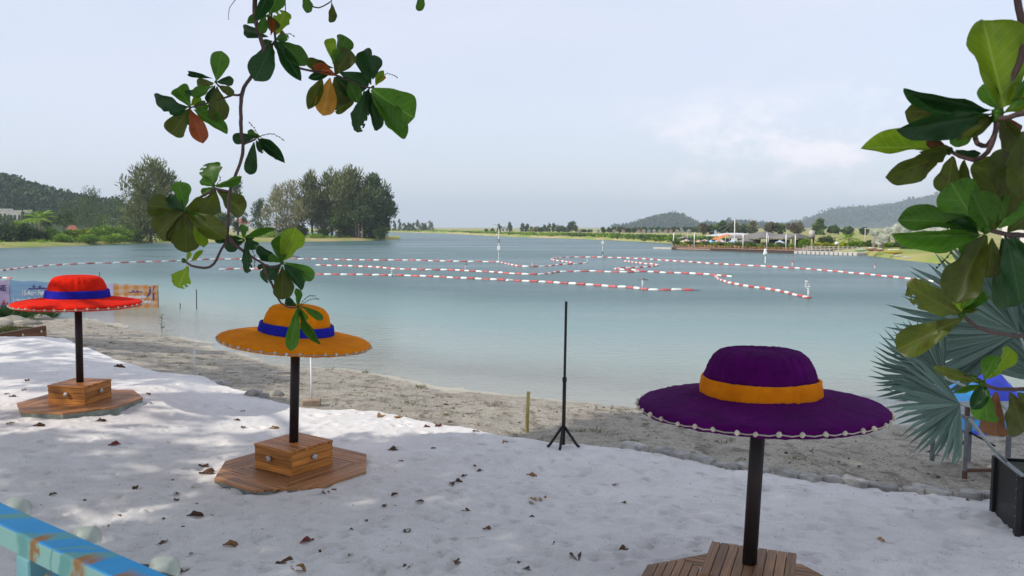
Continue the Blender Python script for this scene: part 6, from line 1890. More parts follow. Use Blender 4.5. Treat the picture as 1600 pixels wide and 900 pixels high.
LEFT_LEAVES = [
 (424, -18, 399, 31, 19, 'D', 1), (421, 24, 434, -12, 25, 'G'), (431, 55, 443, 17, 25, 'L', 2), (419, 57, 375, 46, 19, 'D', 0), (418, 25, 386, 36, 12, 'G'), (422, 26, 424, 54, 7, 'R', 1), (415, 24, 408, 50, 15, 'G'), (441, 47, 440, 58, 8, 'R'), (418, 22, 432, 48, 18, 'O'),
 (426, 68, 400, 121, 37, 'D', 0), (435, 62, 477, 98, 26, 'G', 0), (432, 66, 470, 125, 22, 'D', 1), (425, 73, 424, 89, 10, 'Y'), (426, 64, 411, 68, 11, 'D'), (430, 62, 452, 56, 13, 'G'), (428, 64, 444, 84, 13, 'D'),
 (521, 96, 514, 57, 18, 'L', 0), (528, 92, 543, 56, 27, 'G', 0), (523, 117, 546, 78, 33, 'O', 0), (521, 106, 478, 97, 18, 'O'), (523, 118, 489, 103, 15, 'R', 1), (515, 115, 482, 122, 13, 'D'), (516, 122, 506, 177, 31, 'Y', 0), (504, 124, 482, 170, 21, 'O'),
 (523, 120, 539, 164, 32, 'O', 0), (530, 113, 577, 133, 26, 'D'), (525, 120, 552, 148, 24, 'D'), (545, 126, 560, 160, 22, 'G'), (520, 100, 532, 74, 18, 'G'),
 (580, 132, 564, 73, 29, 'D', 0), (582, 124, 588, 87, 20, 'D', 0), (581, 139, 641, 186, 58, 'G', 0), (584, 150, 634, 216, 30, 'G', 1), (574, 140, 589, 205, 23, 'D', 1), (570, 142, 555, 204, 23, 'D', 2), (568, 140, 529, 172, 22, 'O'), (587, 134, 599, 110, 11, 'L', 1), (588, 131, 602, 118, 9, 'Y', 1), (578, 136, 566, 190, 18, 'D'),
 (338, 126, 346, 82, 27, 'G', 0), (331, 122, 293, 115, 9, 'D', 1), (339, 128, 364, 126, 14, 'D', 0), (334, 130, 304, 133, 18, 'O', 0), (339, 133, 365, 147, 13, 'O', 0), (339, 135, 342, 189, 30, 'O', 0), (314, 142, 288, 144, 9, 'D', 1), (333, 134, 302, 153, 16, 'G'), (336, 133, 325, 160, 14, 'D'),
 (298, 166, 275, 132, 28, 'G', 0), (294, 167, 237, 156, 24, 'D', 0), (296, 170, 265, 212, 32, 'O', 0), (298, 171, 315, 218, 25, 'R', 0), (301, 171, 356, 207, 21, 'G', 1), (302, 167, 328, 166, 18, 'G'), (295, 166, 266, 180, 18, 'D'), (299, 165, 310, 148, 13, 'L', 1), (297, 172, 300, 198, 16, 'G'),
 (402, 213, 362, 218, 17, 'D', 0), (397, 222, 390, 273, 19, 'D', 0), (400, 219, 410, 240, 9, 'D'), (404, 216, 444, 252, 19, 'D', 1), (403, 218, 432, 247, 15, 'D', 1), (403, 213, 388, 205, 10, 'G'),
 (334, 290, 325, 253, 34, 'G', 2), (337, 291, 378, 276, 13, 'G', 1), (334, 293, 314, 303, 12, 'G'), (336, 295, 315, 342, 40, 'O', 0), (339, 298, 385, 332, 33, 'O', 0), (333, 290, 312, 282, 14, 'G'),
 (288, 325, 282, 284, 26, 'G', 0), (287, 329, 229, 318, 35, 'O', 0), (287, 330, 239, 367, 38, 'O', 0), (288, 332, 293, 393, 39, 'O', 0), (291, 331, 347, 367, 33, 'O', 0), (292, 329, 323, 345, 15, 'G'), (303, 351, 319, 382, 18, 'L'), (288, 330, 262, 305, 22, 'D'), (289, 331, 268, 374, 24, 'O'), (291, 330, 320, 316, 22, 'O'),
 (294, 416, 276, 447, 28, 'L', 2), (292, 408, 297, 394, 7, 'L'), (299, 409, 317, 391, 8, 'L', 1),
 (380, 373, 334, 373, 14, 'D', 0), (380, 376, 352, 389, 18, 'D', 0), (380, 372, 378, 350, 10, 'G', 1), (383, 372, 429, 357, 11, 'G', 1), (384, 373, 399, 391, 17, 'D'), (383, 378, 388, 423, 15, 'D', 2), (382, 372, 398, 365, 10, 'D', 1),
 (441, 407, 463, 362, 34, 'L', 0), (440, 408, 439, 371, 28, 'G', 0), (438, 409, 401, 384, 18, 'D', 1), (444, 410, 493, 434, 22, 'G', 0), (442, 412, 473, 452, 19, 'D', 1), (446, 414, 479, 441, 21, 'G', 0), (439, 413, 411, 436, 27, 'D', 2), (441, 416, 443, 467, 31, 'O', 0), (420, 414, 402, 418, 8, 'D'), (440, 410, 420, 400, 12, 'G'),
 (465, 477, 463, 450, 11, 'G', 1), (463, 477, 446, 466, 10, 'D'), (465, 480, 454, 546, 20, 'G', 0), (468, 481, 500, 538, 13, 'G', 1), (471, 478, 505, 499, 12, 'G', 0), (464, 478, 445, 471, 10, 'D'), (466, 480, 480, 500, 9, 'L'),
 (478, -10, 481, 18, 15, 'G', 0), (518, 3, 520, 37, 13, 'O', 0), (660, -14, 655, 18, 13, 'G', 0)]
LEFT_CAT = [[(441, 54), (452, 53), (460, 57)], [(588, 128), (604, 115), (621, 121)], [(405, 213), (397, 200), (389, 190)], [(406, 213), (425, 209), (444, 219)], [(405, 214), (414, 218), (420, 222)], [(394, 390), (398, 402), (397, 416)], [(468, 478), (480, 464), (493, 462)], [(468, 479), (485, 468), (499, 467)],
            [(470, 480), (484, 484), (492, 494)], [(337, 290), (344, 280), (341, 273)], [(446, 404), (458, 400), (468, 403)]]
def YL(px, py): return 3.55 + .25 * math.sin(px * .013 + .6) + .12 * math.sin(py * .012)
hang = A(399, -34, YL(399, -34)); hang2 = A(430, -20, YL(430, -20)); hang3 = A(476, -30, YL(476, -30)); hang4 = A(660, -34, YL(660, -34)); h5 = A(445, -20, YL(445, -20))
bough_tree('sea almond tree whose thin leafy bough hangs over the lake above the orange hat', (-9.5, 1.0, gz(-9.5, 1.0) - .1),
           [(-9.5, 1.0, -.2), (-9.4, 1.1, 1.8), (-9.3, 1.2, 4.0), (-9.6, 1.4, 6.2)],
           [([(-9.3, 1.2, 3.6), (-7.2, 2.1, 4.9), (-4.6, 3.0, 5.5), (-2.6, 3.3, 5.4), (-1.3, 3.45, 4.75), tuple(hang + Vector((0, 0, .25))), tuple(hang)], .10, .011),
            ([(-1.5, 3.4, 4.8), tuple(hang2 + Vector((.02, 0, .3))), tuple(hang2)], .02, .006), ([(-1.5, 3.4, 4.85), tuple(h5 + Vector((.02, 0, .3))), tuple(h5)], .02, .004),
            ([(-1.9, 3.4, 5.1), tuple(hang3 + Vector((-.05, 0, .35))), tuple(hang3)], .025, .004), ([(-1.6, 3.45, 5.0), tuple(hang4 + Vector((-.2, 0, .4))), tuple(hang4)], .025, .003),
            ([(-9.6, 1.4, 5.8), (-11.5, 4.0, 7.8), (-14.5, 6.5, 9.5), (-18, 8.0, 10.2)], .14, .03), ([(-9.6, 1.4, 6.0), (-12.6, .5, 8.3), (-17, -.5, 9.6)], .14, .03), ([(-9.6, 1.4, 6.0), (-9.2, 4.2, 8.4), (-8.5, 6.6, 9.6)], .12, .03),
            ([(-9.6, 1.4, 6.1), (-7.2, .8, 8.4), (-4.0, -.4, 9.4)], .12, .03), ([(-9.6, 1.4, 6.1), (-10.5, -1.5, 8.5), (-12, -4, 9.8)], .12, .03), ([(-9.6, 1.4, 6.1), (-10.2, 2.0, 8.5), (-10.6, 2.4, 11.0)], .1, .02)],
           LEFT_STEMS, LEFT_LEAVES, YL, .55, 12, spotsL, 11, LEFT_CAT, .27)
RIGHT_STEMS = [
 ([(1589, -40), (1589, 0), (1597, 40), (1598, 80), (1586, 115), (1574, 145), (1560, 176)], .010, .007), ([(1640, 178), (1602, 176), (1575, 184), (1559, 184)], .008, .007), ([(1559, 180), (1540, 190), (1524, 206), (1527, 224), (1543, 227), (1556, 205), (1559, 180)], .0065, .006),
 ([(1557, 190), (1553, 215), (1543, 238), (1522, 250), (1500, 244), (1483, 235)], .007, .005), ([(1660, 368), (1610, 367), (1570, 366), (1541, 358)], .0085, .006), ([(1660, 527), (1610, 526), (1557, 520), (1525, 509), (1503, 491)], .0085, .005), ([(1660, 611), (1610, 609), (1557, 607), (1535, 599)], .0075, .005)]
RIGHT_LEAVES = [
 (1568, 168, 1537, 28, 78, 'L', 1), (1562, 172, 1536, 134, 27, 'G', 0), (1552, 172, 1411, 143, 31, 'D', 1), (1552, 178, 1424, 207, 37, 'D', 0), (1500, 172, 1420, 178, 44, 'O', 0), (1530, 195, 1487, 226, 24, 'G', 0), (1580, 170, 1628, 110, 34, 'G', 0), (1567, 178, 1622, 158, 20, 'L', 1), (1563, 184, 1612, 258, 48, 'O', 0), (1575, 165, 1598, 130, 26, 'L', 1), (1560, 180, 1590, 215, 30, 'B', 0), (1552, 182, 1500, 214, 26, 'O'),
 (1470, 230, 1347, 230, 34, 'L', 1), (1482, 236, 1394, 280, 37, 'O', 0), (1489, 244, 1477, 302, 36, 'O', 0), (1481, 233, 1450, 220, 17, 'B'), (1493, 235, 1533, 240, 13, 'D'), (1506, 250, 1515, 292, 19, 'O', 1), (1484, 232, 1440, 240, 24, 'O'),
 (1553, 360, 1562, 236, 74, 'O', 0), (1533, 352, 1408, 336, 37, 'G', 0), (1535, 362, 1482, 286, 64, 'G', 0), (1537, 366, 1395, 370, 34, 'G', 1), (1541, 367, 1490, 464, 54, 'O', 0), (1566, 372, 1577, 490, 42, 'D', 0), (1560, 356, 1607, 298, 46, 'G', 0), (1575, 363, 1612, 332, 40, 'O', 0), (1536, 370, 1502, 402, 28, 'G'), (1550, 372, 1546, 436, 36, 'O', 0), (1600, 205, 1603, 305, 50, 'O', 0), (1545, 356, 1520, 300, 44, 'G'), (1570, 340, 1590, 260, 50, 'O', 0), (1558, 300, 1580, 232, 48, 'O', 0), (1530, 366, 1480, 350, 30, 'D'), (1580, 368, 1604, 420, 40, 'D', 0), (1570, 366, 1600, 470, 44, 'D', 0),
 (1503, 492, 1430, 458, 42, 'O', 2), (1503, 498, 1400, 546, 46, 'O', 0), (1503, 487, 1541, 455, 18, 'G', 1), (1502, 482, 1525, 448, 18, 'G'), (1503, 488, 1490, 468, 14, 'L'), (1502, 490, 1525, 478, 16, 'O'),
 (1538, 596, 1553, 553, 25, 'G', 0), (1543, 592, 1588, 544, 25, 'L', 0), (1534, 598, 1467, 579, 18, 'O', 2), (1533, 602, 1494, 614, 10, 'G', 1), (1540, 604, 1538, 662, 36, 'G', 0), (1556, 612, 1552, 688, 37, 'B', 0), (1577, 613, 1606, 684, 48, 'O', 0), (1536, 600, 1512, 588, 12, 'G'), (1538, 600, 1520, 640, 24, 'D'), (1590, 613, 1615, 640, 30, 'O')]
RIGHT_CAT = [[(1502, 370), (1485, 395), (1463, 420)], [(1575, 160), (1590, 155), (1602, 152)], [(1536, 597), (1522, 588), (1508, 586)], [(1490, 240), (1470, 222), (1455, 214)]]
def YR(px, py): return 2.15 + .12 * math.sin(px * .017 + py * .009) + .0006 * (py - 350)
w1, w2, w3, w4, w0 = A(1640, 178, YR(1640, 178)), A(1660, 368, YR(1660, 368)), A(1660, 527, YR(1660, 527)), A(1660, 611, YR(1660, 611)), A(1589, -40, YR(1589, -40))
rs = random.Random(17); spotsR = []
while len(spotsR) < 170:
    a, q, z = rs.uniform(0, 6.28), 3.6 * math.sqrt(rs.random()), rs.uniform(4.6, 7.2)
    x, y = 4.2 + q * math.cos(a), 1.2 + q * math.sin(a)
    if out_of_view(x, y, z): spotsR.append((x, y, z))
bough_tree('sea almond tree with big glossy leaves and thick twigs close by at the right', (3.6, .9, gz(3.6, .9) - .1),
           [(3.6, .9, -.2), (3.55, .95, 1.5), (3.7, 1.0, 3.2), (4.0, 1.1, 4.8)],
           [([(3.62, 1.0, 2.7), (2.6, 1.6, 2.9), (1.9, 2.0, 3.05), tuple(w1)], .06, .010), ([(3.58, .97, 2.2), (2.5, 1.6, 2.5), (1.95, 2.0, 2.72), tuple(w2)], .05, .010), ([(3.56, .95, 1.9), (2.6, 1.5, 2.2), (1.9, 2.0, 2.45), tuple(w3)], .05, .010), ([(3.56, .95, 1.7), (2.6, 1.5, 2.0), (1.9, 2.0, 2.3), tuple(w4)], .045, .009),
            ([(3.7, 1.0, 3.3), (2.4, 1.7, 4.0), (1.6, 2.0, 3.9), tuple(w0)], .05, .011), ([(4.0, 1.1, 4.7), (3.2, 2.8, 6.0)], .08, .02), ([(4.0, 1.1, 4.7), (5.8, .4, 6.2)], .08, .02), ([(4.0, 1.1, 4.7), (3.8, -.9, 6.0)], .08, .02)],
           RIGHT_STEMS, RIGHT_LEAVES, YR, .5, 33, spotsR, 10, RIGHT_CAT, .24)

# ------------------------------------------------------------------ blue-grey fan palm in a black planter
M_FAN = foliage('blue_fan_leaves', (.055, .108, .088), (.185, .275, .225), trans=.2, rough=.5)
M_PET = mat('palm_stalk', (.30, .35, .33), (.22, .26, .24), rough=.6, scale=6)
M_PBOX = mat('black_planter_panel', (.007, .007, .008), (.014, .014, .015), rough=.4, scale=3, spec=.25)
pc = G(1550, 797, gz(4.7, 7.9)); pf = G(1590, 836, 0)
pa = math.atan2(pf.y - pc.y, pf.x - pc.x)
t = thing('planter_box', 'tall black riveted planter box on the sand at the right edge', 'planter', (pc.x, pc.y, -.08), pa)
PW, PH_ = .68, .62
sw = (Vector((pf.x - pc.x, pf.y - pc.y, 0))).length
for k, (c, s, rz) in enumerate([((PW / 2, .02, PH_ / 2), (PW, .03, PH_), 0), ((PW / 2, PW - .02, PH_ / 2), (PW, .03, PH_), 0), ((.02, PW / 2, PH_ / 2), (.03, PW - .07, PH_ - .004), 0), ((PW - .02, PW / 2, PH_ / 2), (.03, PW - .07, PH_ - .004), 0)]):
    MB().box(c, s).build('panel', M_PBOX, t, smooth=False, bevel=.004)
for x in (.025, PW - .025):
    for y in (.0, PW): MB().box((x, y, PH_ / 2 + .003), (.07, .07 if y else .045, PH_ + .012)).build('corner_angle', M_BLACK, t, smooth=False, bevel=.004)
RV = MB().blob((0, 0, 0), .008, 1, 0).mesh('rivet', M_GALV)
for x in (.012, PW - .012):
    for k in range(7): link('rivet', RV, t, Matrix.Translation((x, -.024, .08 + k * .085)))
for k in range(7): link('rivet', RV, t, Matrix.Translation((-.012, .02, .08 + k * .085)))
MB().box((PW / 2, PW / 2, PH_ - .06), (PW - .08, PW - .08, .06)).build('soil', mat('planter_soil', (.05, .06, .04), (.03, .03, .02), rough=.95, scale=9), t, smooth=False)
lp = MB().box((PW / 2, .02, PH_ + .012), (PW + .02, .05, .012)); lp.build('rim', M_GALV, t, smooth=False)
base_p = Matrix.Translation((pc.x, pc.y, -.08)) @ Matrix.Rotation(pa, 4, 'Z') @ Vector((PW * .55, PW * .5, PH_ - .04))
t = thing('fan_palm', 'blue-grey fan palm with stiff split fronds growing in the black planter', 'palm', base_p)
MB().lathe([(.10, -.1), (.12, .05), (.09, .2), (.10, .3), (.05, .42)], 10).build('trunk', M_SDEAD, t)
_seg = {}
def segment_mesh(k):
    if k not in _seg:
        w = .034
        vs = [(-.004, 0, 0), (.004, 0, 0), (-w, .5, .012), (0, .5, -.012), (w, .5, .012), (-w * .62, .8, .008), (0, .8, -.01), (w * .62, .8, .008), (0, 1.0, -.03 - .03 * k)]
        fs = [(0, 3, 2), (0, 1, 3), (1, 4, 3), (2, 3, 6, 5), (3, 4, 7, 6), (5, 6, 8), (6, 7, 8)]
        me = bpy.data.meshes.new('leaflet'); me.from_pydata(vs, [], fs)
        at = me.attributes.new('tint', 'FLOAT', 'POINT'); at.data.foreach_set('value', [.35 + .12 * k] * 9)
        me.materials.append(M_FAN); _seg[k] = me
    return _seg[k]
def fan_frond(hub_px, Y, mid_px, r, spread, n, tilt, seed, pet=True):
    """one fan: hub, direction its middle points in the picture, radius in metres"""
    hub = A(*hub_px, Y); mid = A(*mid_px, Y + tilt)
    rr = random.Random(seed)
    d = (mid - hub).normalized()
    v = (cam.location - hub).normalized(); nrm = (v - d * v.dot(d)).normalized()
    nrm = Matrix.Rotation(rr.uniform(-.5, .5), 3, d) @ nrm
    side = d.cross(nrm)
    f = bpy.data.objects.new('frond', None); COL.objects.link(f); f.parent = t; f.location = hub - base_p; f.empty_display_size = .1
    if pet:
        b0 = Vector((0, 0, .25)) + base_p - hub
        MB().tube(catmull([b0, b0 * .5 + Vector((0, 0, .10)), Vector((0, 0, 0))], .06), .013, 6).build('stalk', M_PET, f)
    for k in range(n):
        a = -spread / 2 + spread * k / (n - 1) + rr.uniform(-.02, .02)
        ax = d * math.cos(a) + side * math.sin(a) + nrm * (.10 * math.cos(a * 1.4) - .12 + rr.uniform(-.05, .05))
        ax.normalize()
        x = ax.cross(nrm).normalized()
        x = Matrix.Rotation(rr.uniform(-.35, .35), 3, ax) @ x
        z = x.cross(ax)
        L_ = r * (1 - .22 * (abs(a) / (spread / 2)) ** 2) * rr.uniform(.93, 1.06)
        M = Matrix.Identity(4)
        for i in range(3): M[i][0], M[i][1], M[i][2] = x[i] * r * 1.05, ax[i] * L_, z[i] * r
        link('leaflet', segment_mesh(rr.randint(0, 4)), f, M)
    return f
fan_frond((1474, 590), 7.3, (1385, 556), .66, 2.3, 28, .1, 1)
fan_frond((1500, 632), 6.9, (1400, 628), .70, 2.7, 32, -.1, 2)
fan_frond((1592, 520), 7.6, (1470, 500), 1.16, 2.3, 32, .1, 3)
fan_frond((1600, 540), 7.9, (1578, 430), .95, 1.6, 22, .2, 5)
fan_frond((1660, 600), 7.6, (1700, 500), .95, 3.4, 34, -.2, 6)
fan_frond((1640, 560), 8.2, (1650, 450), .95, 2.8, 30, .3, 7)
for px, py in ((1490, 690),):
    pass
# a loose pale stalk leaning from the planter
MB().tube([A(1515, 655, 7.0) - base_p, A(1550, 700, 7.1) - base_p, A(1572, 720, 7.5) - base_p], .016, 6).build('stalk', M_PET, t)

# ------------------------------------------------------------------ steel stand and tarpaulin-covered boat at the water's edge
b = on_ground(1507, 748)
t = thing('steel_stand', 'rusty grey steel stand with a tray top beside the black planter', 'stand', (b.x, b.y, b.z))
sx_ = 65 / F * b.y
hS = A(1507, 655, b.y).z - b.z
MB().box((0, 0, hS / 2), (.034, .034, hS)).build('leg', M_GALV, t, smooth=False)
MB().box((0, 0, .045), (.042, .042, .10)).build('foot', M_RUST, t, smooth=False)
MB().box((sx_ * .9, .0, .10), (sx_ * 1.7, .035, .035)).build('cross_bar', M_RUST, t, smooth=False)
MB().box((sx_ * .95, .72, hS / 2 - .02), (.045, .045, hS - .04)).build('leg', M_GALV, t, smooth=False)
MB().box((sx_ * 2.0, .0, hS / 2), (.045, .045, hS)).box((sx_ * 2.0, .72, hS / 2), (.045, .045, hS)).box((0, .72, hS / 2), (.04, .04, hS)).build('leg', M_GALV, t, smooth=False)
MB().box((sx_, .36, hS + .02), (sx_ * 2.1, .82, .045)).build('tray', M_GALV, t, smooth=False, bevel=.005)
MB().box((.0, .0, hS + .085), (.04, .04, .16)).build('lug', M_RUST, t, smooth=False)
MB().tube([(sx_ * .95, .70, hS * .52), (sx_ * .95 - .24, .5, .22)], .012, 5).tube([(sx_ * .95, .70, hS * .52), (sx_ * .95 + .26, .6, .22)], .012, 5).build('brace', M_BLACK, t)
M_TARP = mat('blue_tarpaulin', (.03, .075, .78), (.02, .045, .5), rough=.4, scale=2.5, bump=.5, bscale=4)
M_TARPL = mat('light_blue_cover', (.05, .42, .85), (.04, .3, .7), rough=.4, scale=2)
M_WHT = mat('white_boat_hull', (.66, .66, .66), (.5, .5, .5), rough=.35, scale=2)
c = GW(1545, 668); c.z = gz(c.x, c.y)
Yt = c.y
t = thing('covered_boat', 'boat under a bright blue tarpaulin at the waterline behind the fan palm', 'boat', (c.x, Yt, c.z))
def cover(x0, x1, ztop, zbot, y0, y1, seed, nx=26, ny=18):
    X, V = np.meshgrid(np.linspace(0, 1, nx), np.linspace(0, 1, ny))
    xx = x0 + (x1 - x0) * X
    prof = np.sin(np.clip(X, .0, 1) * math.pi) ** .55
    ang_ = V * math.pi
    yy = (y0 + y1) / 2 - np.cos(ang_) * (y1 - y0) / 2
    zz = zbot + (ztop - zbot) * prof * np.sin(ang_) ** .6 + .05 * fbm(X * 7 + seed, V * 6, seed, 3) * np.sin(ang_)
    return xx, yy + .03 * fbm(X * 5, V * 9, seed + 4, 2), zz
s_ = Yt / F
MBm = grid_mesh('tarpaulin', *cover(-34 * s_, 48 * s_, 88 * s_, 6 * s_, -.5, .9, 3), M_TARP); link('tarpaulin', MBm, t)
link('hull_cover', grid_mesh('hull_cover', *cover(-68 * s_, 0, 74 * s_, 8 * s_, -.55, .7, 9), M_TARPL), t)
link('tarpaulin', grid_mesh('tarpaulin', *cover(-62 * s_, -10 * s_, 30 * s_, -2 * s_, -.62, .72, 12), M_TARP), t)
link('hull', grid_mesh('hull', *cover(-58 * s_, -24 * s_, 71 * s_, 30 * s_, -.25, .62, 15), M_WHT), t)
link('hull', grid_mesh('hull', *cover(20 * s_, 90 * s_, 40 * s_, 0, -.5, .8, 17), M_WHT), t)
link('hull_cover', grid_mesh('hull_cover', *cover(40 * s_, 100 * s_, 52 * s_, 6 * s_, -.4, .8, 19), M_TARPL), t)
MB().box((30 * s_, .1, .02), (150 * s_, 1.0, .10)).build('trolley', M_GALV, t, smooth=False)

# ------------------------------------------------------------------ blue railing with festoon bulbs below the camera
def rail_mat():
    m, nt, N, L_, out = new_mat('blue_rail_paint')
    b_ = N.new('ShaderNodeBsdfPrincipled'); b_.inputs['Roughness'].default_value = .5; b_.inputs['Specular IOR Level'].default_value = .2
    tc = N.new('ShaderNodeTexCoord')
    def nz(s, st=(1, 1, 1), d=6):
        mp = N.new('ShaderNodeMapping'); mp.inputs['Scale'].default_value = st; L_.new(tc.outputs['Object'], mp.inputs['Vector'])
        n = N.new('ShaderNodeTexNoise'); n.inputs['Scale'].default_value = s; n.inputs['Detail'].default_value = d; L_.new(mp.outputs[0], n.inputs['Vector']); return n.outputs['Fac']
    def ramp(x, a, c, hi=1.0):
        n = N.new('ShaderNodeMapRange'); n.inputs['From Min'].default_value = a; n.inputs['From Max'].default_value = c; n.inputs['To Max'].default_value = hi; L_.new(x, n.inputs['Value']); return n.outputs[0]
    def mix(f, a, c):
        n = N.new('ShaderNodeMix'); n.data_type = 'RGBA'; L_.new(f, n.inputs['Factor'])
        if isinstance(a, tuple): n.inputs['A'].default_value = rgba(a)
        else: L_.new(a, n.inputs['A'])
        n.inputs['B'].default_value = rgba(c); return n.outputs['Result']
    c = mix(ramp(nz(4), .35, .65), (.012, .17, .40), (.010, .14, .34))
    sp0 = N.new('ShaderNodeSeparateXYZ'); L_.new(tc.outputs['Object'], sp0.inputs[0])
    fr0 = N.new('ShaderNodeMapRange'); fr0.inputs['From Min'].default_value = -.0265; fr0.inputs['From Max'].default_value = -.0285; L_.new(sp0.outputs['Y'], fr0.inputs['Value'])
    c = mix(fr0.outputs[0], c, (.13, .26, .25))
    # old repairs: grey-green patches and rust bands at the joints, spaced along the rail
    sp = N.new('ShaderNodeSeparateXYZ'); L_.new(tc.outputs['Object'], sp.inputs[0])
    wob = N.new('ShaderNodeMath'); wob.operation = 'MULTIPLY_ADD'; L_.new(nz(16), wob.inputs[0]); wob.inputs[1].default_value = .075; L_.new(sp.outputs['X'], wob.inputs[2])
    ym = N.new('ShaderNodeMath'); ym.operation = 'MULTIPLY_ADD'; L_.new(sp.outputs['Y'], ym.inputs[0]); ym.inputs[1].default_value = -1.1; L_.new(wob.outputs[0], ym.inputs[2])
    def band(src, pos, half):
        s = N.new('ShaderNodeMath'); s.operation = 'SUBTRACT'; L_.new(src, s.inputs[0]); s.inputs[1].default_value = pos
        a = N.new('ShaderNodeMath'); a.operation = 'ABSOLUTE'; L_.new(s.outputs[0], a.inputs[0])
        r_ = N.new('ShaderNodeMapRange'); r_.inputs['From Min'].default_value = half; r_.inputs['From Max'].default_value = half * .6; L_.new(a.outputs[0], r_.inputs['Value']); return r_.outputs[0]
    def mul(a, b2):
        n = N.new('ShaderNodeMath'); n.operation = 'MULTIPLY'; L_.new(a, n.inputs[0])
        if isinstance(b2, float): n.inputs[1].default_value = b2
        else: L_.new(b2, n.inputs[1])
        return n.outputs[0]
    for pos, hw in RAILPATCH:
        c = mix(mul(band(ym.outputs[0], pos, hw), ramp(nz(9), .30, .50, .9)), c, (.055, .17, .17))
    for pos, hw in RAILRUST:
        front = N.new('ShaderNodeMapRange'); front.inputs['From Min'].default_value = .012; front.inputs['From Max'].default_value = -.012; L_.new(sp.outputs['Y'], front.inputs['Value'])
        c = mix(mul(mul(band(wob.outputs[0], pos, hw), front.outputs[0]), ramp(nz(22), .25, .45, .95)), c, (.15, .072, .016))
    L_.new(c, b_.inputs['Base Color'])
    bp = N.new('ShaderNodeBump'); bp.inputs['Strength'].default_value = .3; bp.inputs['Distance'].default_value = .004; L_.new(nz(30), bp.inputs['Height']); L_.new(bp.outputs[0], b_.inputs['Normal'])
    L_.new(b_.outputs[0], out.inputs['Surface'])
    return m
hR = .55
def railpt(px, py): 
    p = G(px, py, CAMZ - hR); return p
Fa, Fb = railpt(0, 783), railpt(270, 900)
rd = (Fb - Fa); rd.z = 0; rd.normalize(); rang = math.atan2(rd.y, rd.x)
rn = Vector((rd.y, -rd.x, 0))      # towards the camera
def rail_x(px, py): return (railpt(px, py) - Fa).dot(rd)
RW, RH = .058, .044
RAILPATCH = [(rail_x(14, 808) + .04, .022), (rail_x(75, 838) + .04, .03), (rail_x(140, 866) + .04, .022), (rail_x(96, 862) + .04, .006)]
RAILRUST = [(rail_x(48, 846) + .035, .010), (rail_x(128, 876) + .035, .026), (rail_x(212, 903) + .035, .03)]
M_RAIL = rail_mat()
org = Fa + rn * RW / 2 - Vector((0, 0, RH / 2))
t = thing('blue_railing', 'blue painted metal railing with rust and grey-green patches in the near corner', 'railing', org, rang)
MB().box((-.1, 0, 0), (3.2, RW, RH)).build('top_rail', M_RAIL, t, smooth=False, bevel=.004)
xp = rail_x(13, 862) - .075
M_RPOST = mat('pale_blue_post_paint', (.10, .27, .30), (.08, .22, .25), rough=.45, scale=9)
for k, x in enumerate((xp, xp - .9, xp + .9)):
    MB().box((x, 0, -.55), (.05, .05, 1.05)).build('post', M_RPOST, t, smooth=False, bevel=.003)
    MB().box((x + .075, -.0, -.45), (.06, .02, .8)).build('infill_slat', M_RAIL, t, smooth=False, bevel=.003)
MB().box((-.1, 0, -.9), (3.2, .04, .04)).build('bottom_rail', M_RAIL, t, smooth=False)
MB().box((-.1, 0, -1.14), (3.4, .16, .1)).build('deck_edge', M_TIMBER, t, smooth=False)
for x in (-1.4, .1, 1.3): MB().box((x, 0, -1.72), (.12, .12, 1.1)).build('deck_post', M_TIMBER, t, smooth=False)
M_GLOBE = mat('clear_bulb_cover', (.60, .64, .60), (.50, .54, .50), rough=.25, scale=12, spec=.7)
gm, gnt, gN, gL, gout = new_mat('clear_ribbed_plastic')
gb = gN.new('ShaderNodeBsdfPrincipled'); gb.inputs['Base Color'].default_value = (.58, .64, .60, 1); gb.inputs['Roughness'].default_value = .45; gb.inputs['Transmission Weight'].default_value = .65; gb.inputs['IOR'].default_value = 1.2
gL.new(gb.outputs[0], gout.inputs['Surface'])
M_CABLE = mat('black_cable', (.02, .02, .02), rough=.6)
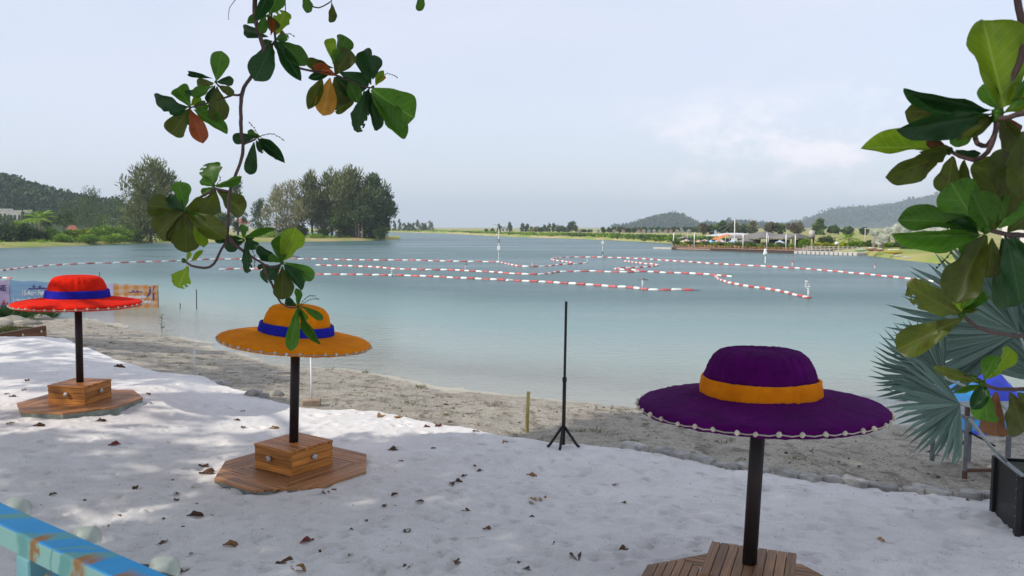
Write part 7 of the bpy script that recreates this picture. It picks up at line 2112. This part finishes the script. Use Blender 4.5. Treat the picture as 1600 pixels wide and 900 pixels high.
for i, (px, py) in enumerate([(-4, 779), (104, 824), (226, 872)]):
    c = railpt(px, py) - rn * .033 + Vector((0, 0, -.034))
    t = thing('festoon_bulb', ['clear ribbed festoon bulb on the railing at the frame edge', 'clear ribbed festoon bulb at the middle of the visible blue rail', 'clear ribbed festoon bulb at the lower end of the blue rail'][i], 'bulb', c, rang + .5, 'festoon bulbs on the blue railing')
    Mx = Matrix.Rotation(math.pi / 2, 4, 'Y')
    prof = [(.006, -.020), (.019, -.019), (.0245, -.012), (.025, .002), (.0245, .012), (.020, .020), (.010, .024), (0, .025)]
    vs, fs = [], []
    for r_, z_ in prof:
        for k in range(32):
            w = 2 * math.pi * k / 32; q = r_ * (1 + (.02 if k % 2 else -.02) + .16 * mnoise.noise(Vector((math.cos(w) * 2.1 + i * 3, math.sin(w) * 2.1, z_ * 70)))); vs.append(Mx @ Vector((q * math.cos(w), q * math.sin(w), z_)))
    for a in range(len(prof) - 1):
        for k in range(32): fs.append((a * 32 + k, a * 32 + (k + 1) % 32, (a + 1) * 32 + (k + 1) % 32, (a + 1) * 32 + k))
    MB().add(vs, fs).build('cover', gm, t)
    MB().lathe([(0, -.05), (.010, -.048), (.010, -.02), (.006, -.012), (0, -.01)], 10, Mx).build('socket', M_BLACK, t)
    MB().lathe([(0, -.014), (.013, -.012), (.014, .004), (.006, .014), (0, .016)], 12, Mx).build('lamp', M_GLOBE, t)
c0, c1 = railpt(-60, 755) - rn * .03, railpt(330, 925) - rn * .03
o = MB().tube(catmull([c0 - Vector((0, 0, .02)), c0.lerp(c1, .3) - Vector((0, 0, .05)), c0.lerp(c1, .6) - Vector((0, 0, .04)), c1 - Vector((0, 0, .02))], .05), .004, 6).build('festoon_cable', M_CABLE)
tag(o, 'thin black cable of the festoon bulbs running behind the blue rail', 'cable')

# ------------------------------------------------------------------ haze over the lake
HAZE = 0.00028
hm, hnt, hN, hL, hout = new_mat('haze_air')
pv = hN.new('ShaderNodeVolumePrincipled')
pv.inputs['Color'].default_value = (.76, .89, 1.0, 1)
pv.inputs['Density'].default_value = HAZE
pv.inputs['Anisotropy'].default_value = 0.0
hL.new(pv.outputs[0], hout.inputs['Volume'])
stuff(MB().box((0, 0, 80.0), (10800, 10800, 173.0)).build('haze', hm, smooth=False))
